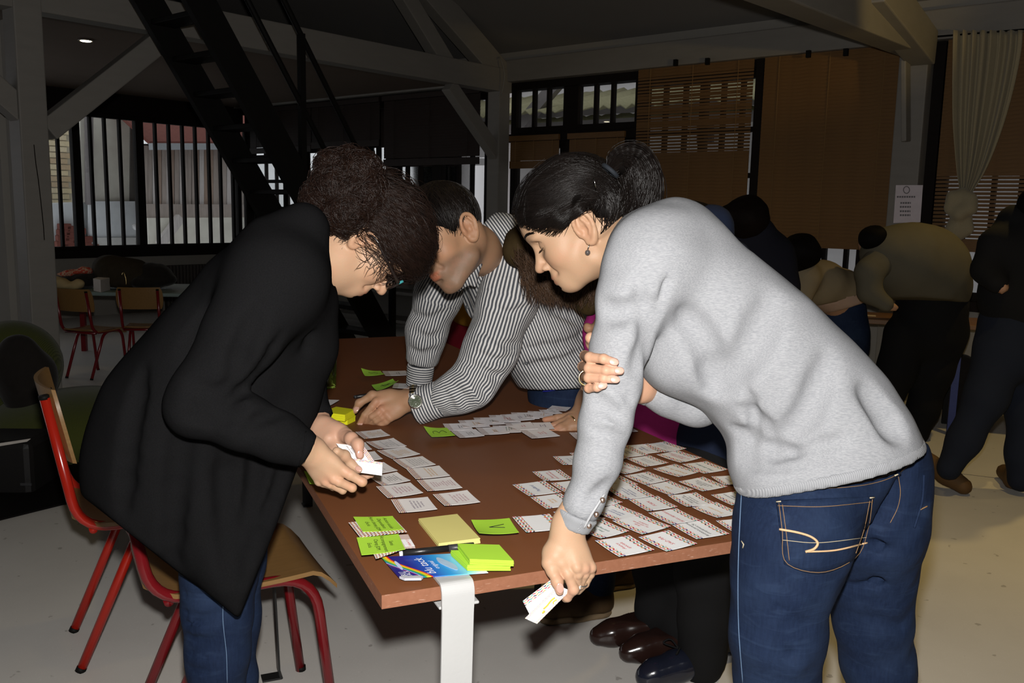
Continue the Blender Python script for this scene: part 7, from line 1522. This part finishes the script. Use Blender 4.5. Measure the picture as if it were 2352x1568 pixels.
pose(p7_,'top',[[(1840,625,5.05,30),(1885,650,5.15,50),(1935,675,5.25,52),(1950,688,5.25,50)],[(1850,640,5.0,34),(1835,700,5.0,24)]],BEIGE,.018,seed=89,cuts=[(P(1935,690,5.2),-CU*.97+CR*.2)]); pose(p7_,'vest',[[(1895,655,5.18,50),(1945,690,5.25,53)]],PEACH,.016,seed=90,cuts=[(P(1925,712,5.2),-CU*.95+CR*.3),(P(1920,682,5.2),CU*.95-CR*.3)],amp=.002)
pose(p7_,'jeans',[[(1935,715,5.28,52),(1935,770,5.3,56),(1930,830,5.3,48)],[(1915,800,5.28,34),(1905,900,5.28,28),(1900,985,5.28,22)],[(1960,800,5.32,34),(1955,900,5.34,28),(1950,985,5.34,22)]],DENIM,.018)
s=SDF(); s.ell(P(1838,578,4.98),(.115,.105,.105),k=.03).ell(P(1820,600,4.98),(.06,.06,.06),k=.03); s.disp(wavy(91,.006,50),.006); sdfobj('hair',s,.014,HAIRSH,p7_); body_mesh('body',[(SDF().ell(P(1828,595,5.06),(.07,.07,.085),k=.03).chain([P(1845,600,5.03),P(1890,660,5.15),P(1940,720,5.27)],[.045,.08,.09],.05),.025,tonefn(TONE4)),(SDF().chain([P(1835,705,5.0),P(1838,728,4.98)],[.03,.025],.02),.02,tonefn(TONE4))],p7_,SKIN); fin(p7_)
p8_=thing('person','person in a khaki sweater and black trousers bending over the trestle table','person',tuple(P(2110,900,5.2)*np.array([1,1,0])))
pose(p8_,'sweater',[[(2030,580,4.95,50),(2075,595,5.0,74),(2120,620,5.1,90),(2145,660,5.2,80)]],KHAKI,.016,k=.12,seed=92,cuts=[(P(2120,690,5.1),-CU*.98-CR*.05)])
pose(p8_,'sleeve',[[(2030,590,4.93,44),(1996,625,4.86,28),(1996,670,4.84,22),(2035,698,4.80,17)]],KHAKI,.014,seed=97)
pose(p8_,'trousers',[[(2140,700,5.2,78),(2130,760,5.22,80)],[(2080,770,5.15,50),(2060,850,5.15,42),(2035,940,5.17,30),(2025,990,5.2,24)],[(2165,760,5.22,56),(2140,850,5.2,46),(2120,940,5.2,34),(2105,995,5.2,27)]],BLKN,.018,seed=93)
for c in ((2022,1003),(2100,1008)): 
    s=SDF(); a_=Pz(*c,0); s.chain([a_+up*.05,a_+up*.04+np.array([-.10,.10,0])],[.045,.038],.03); s.cut((0,0,.001),(0,0,-1),.003); sdfobj('shoe',s,.016,SHOE,p8_)
s=SDF(); s.ell(P(2005,546,4.92),(.075,.08,.07),k=.03); s.disp(wavy(94,.004,50),.004); sdfobj('hair',s,.013,HAIRSH,p8_); body_mesh('body',[(SDF().ell(P(1996,560,4.99),(.060,.060,.070),k=.03).chain([P(2020,570,4.93),P(2090,610,5.05),P(2140,700,5.2)],[.05,.10,.10],.05),.025,tonefn(TONE4)),(SDF().chain([P(2035,700,4.82),P(2055,706,4.80)],[.03,.022],.02),.018,tonefn(TONE4))],p8_,SKIN); fin(p8_)
p9=thing('person','person in black with dark jeans and brown shoes walking away at the right edge','person',tuple(P(2310,1000,4.1)*np.array([1,1,0])))
pose(p9,'sweater',[[(2335,510,4.15,40),(2330,580,4.15,72),(2335,680,4.15,76),(2338,730,4.15,74)],[(2285,560,4.1,38),(2268,620,4.08,30),(2290,650,4.0,24)],[(2395,560,4.15,40),(2410,680,4.15,32)]],BLKN,.018,seed=95)
pose(p9,'jeans',[[(2330,745,4.15,76),(2325,800,4.15,78)],[(2300,810,4.12,58),(2265,910,4.10,46),(2215,1010,4.10,36),(2180,1075,4.10,27)],[(2365,820,4.2,56),(2360,930,4.18,46),(2350,1040,4.16,36),(2345,1100,4.16,30)]],DKD,.017,seed=96)
BROWNS=M('tan_nubuck',(.085,.045,.016),.7,.2,var=.25)
for c,f_ in (((2185,1135),np.array([.25,-.35,.0])),((2345,1130),np.array([.05,.25,0]))):
    s=SDF(); a_=Pz(*c,0)*np.array([1,1,0]); a_=a_+np.array([0,.06,0]); b_=a_-f_*.45; s.chain([b_+up*.16,a_+up*.08,a_+f_*.2+up*.045] if c[0]<2300 else [a_+up*.12,a_+up*.045,a_+f_*.6+up*.04],[.045,.048,.040],.03); s.cut((0,0,.001),(0,0,-1),.003); sdfobj('shoe',s,.014,BROWNS,p9)
s=SDF(); s.ell(P(2385,470,4.1),(.09,.085,.09),k=.03); sdfobj('hair',s,.016,HAIRSH,p9); body_mesh('body',[(SDF().ell(P(2395,490,4.16),(.075,.07,.095),k=.03).chain([P(2370,520,4.12),P(2335,600,4.15),P(2335,740,4.15)],[.05,.10,.10],.05),.025,tonefn(TONE4)),(SDF().chain([P(2290,652,4.0),P(2302,660,3.98)],[.035,.03],.02),.02,tonefn(TONE4))],p9,SKIN); fin(p9)
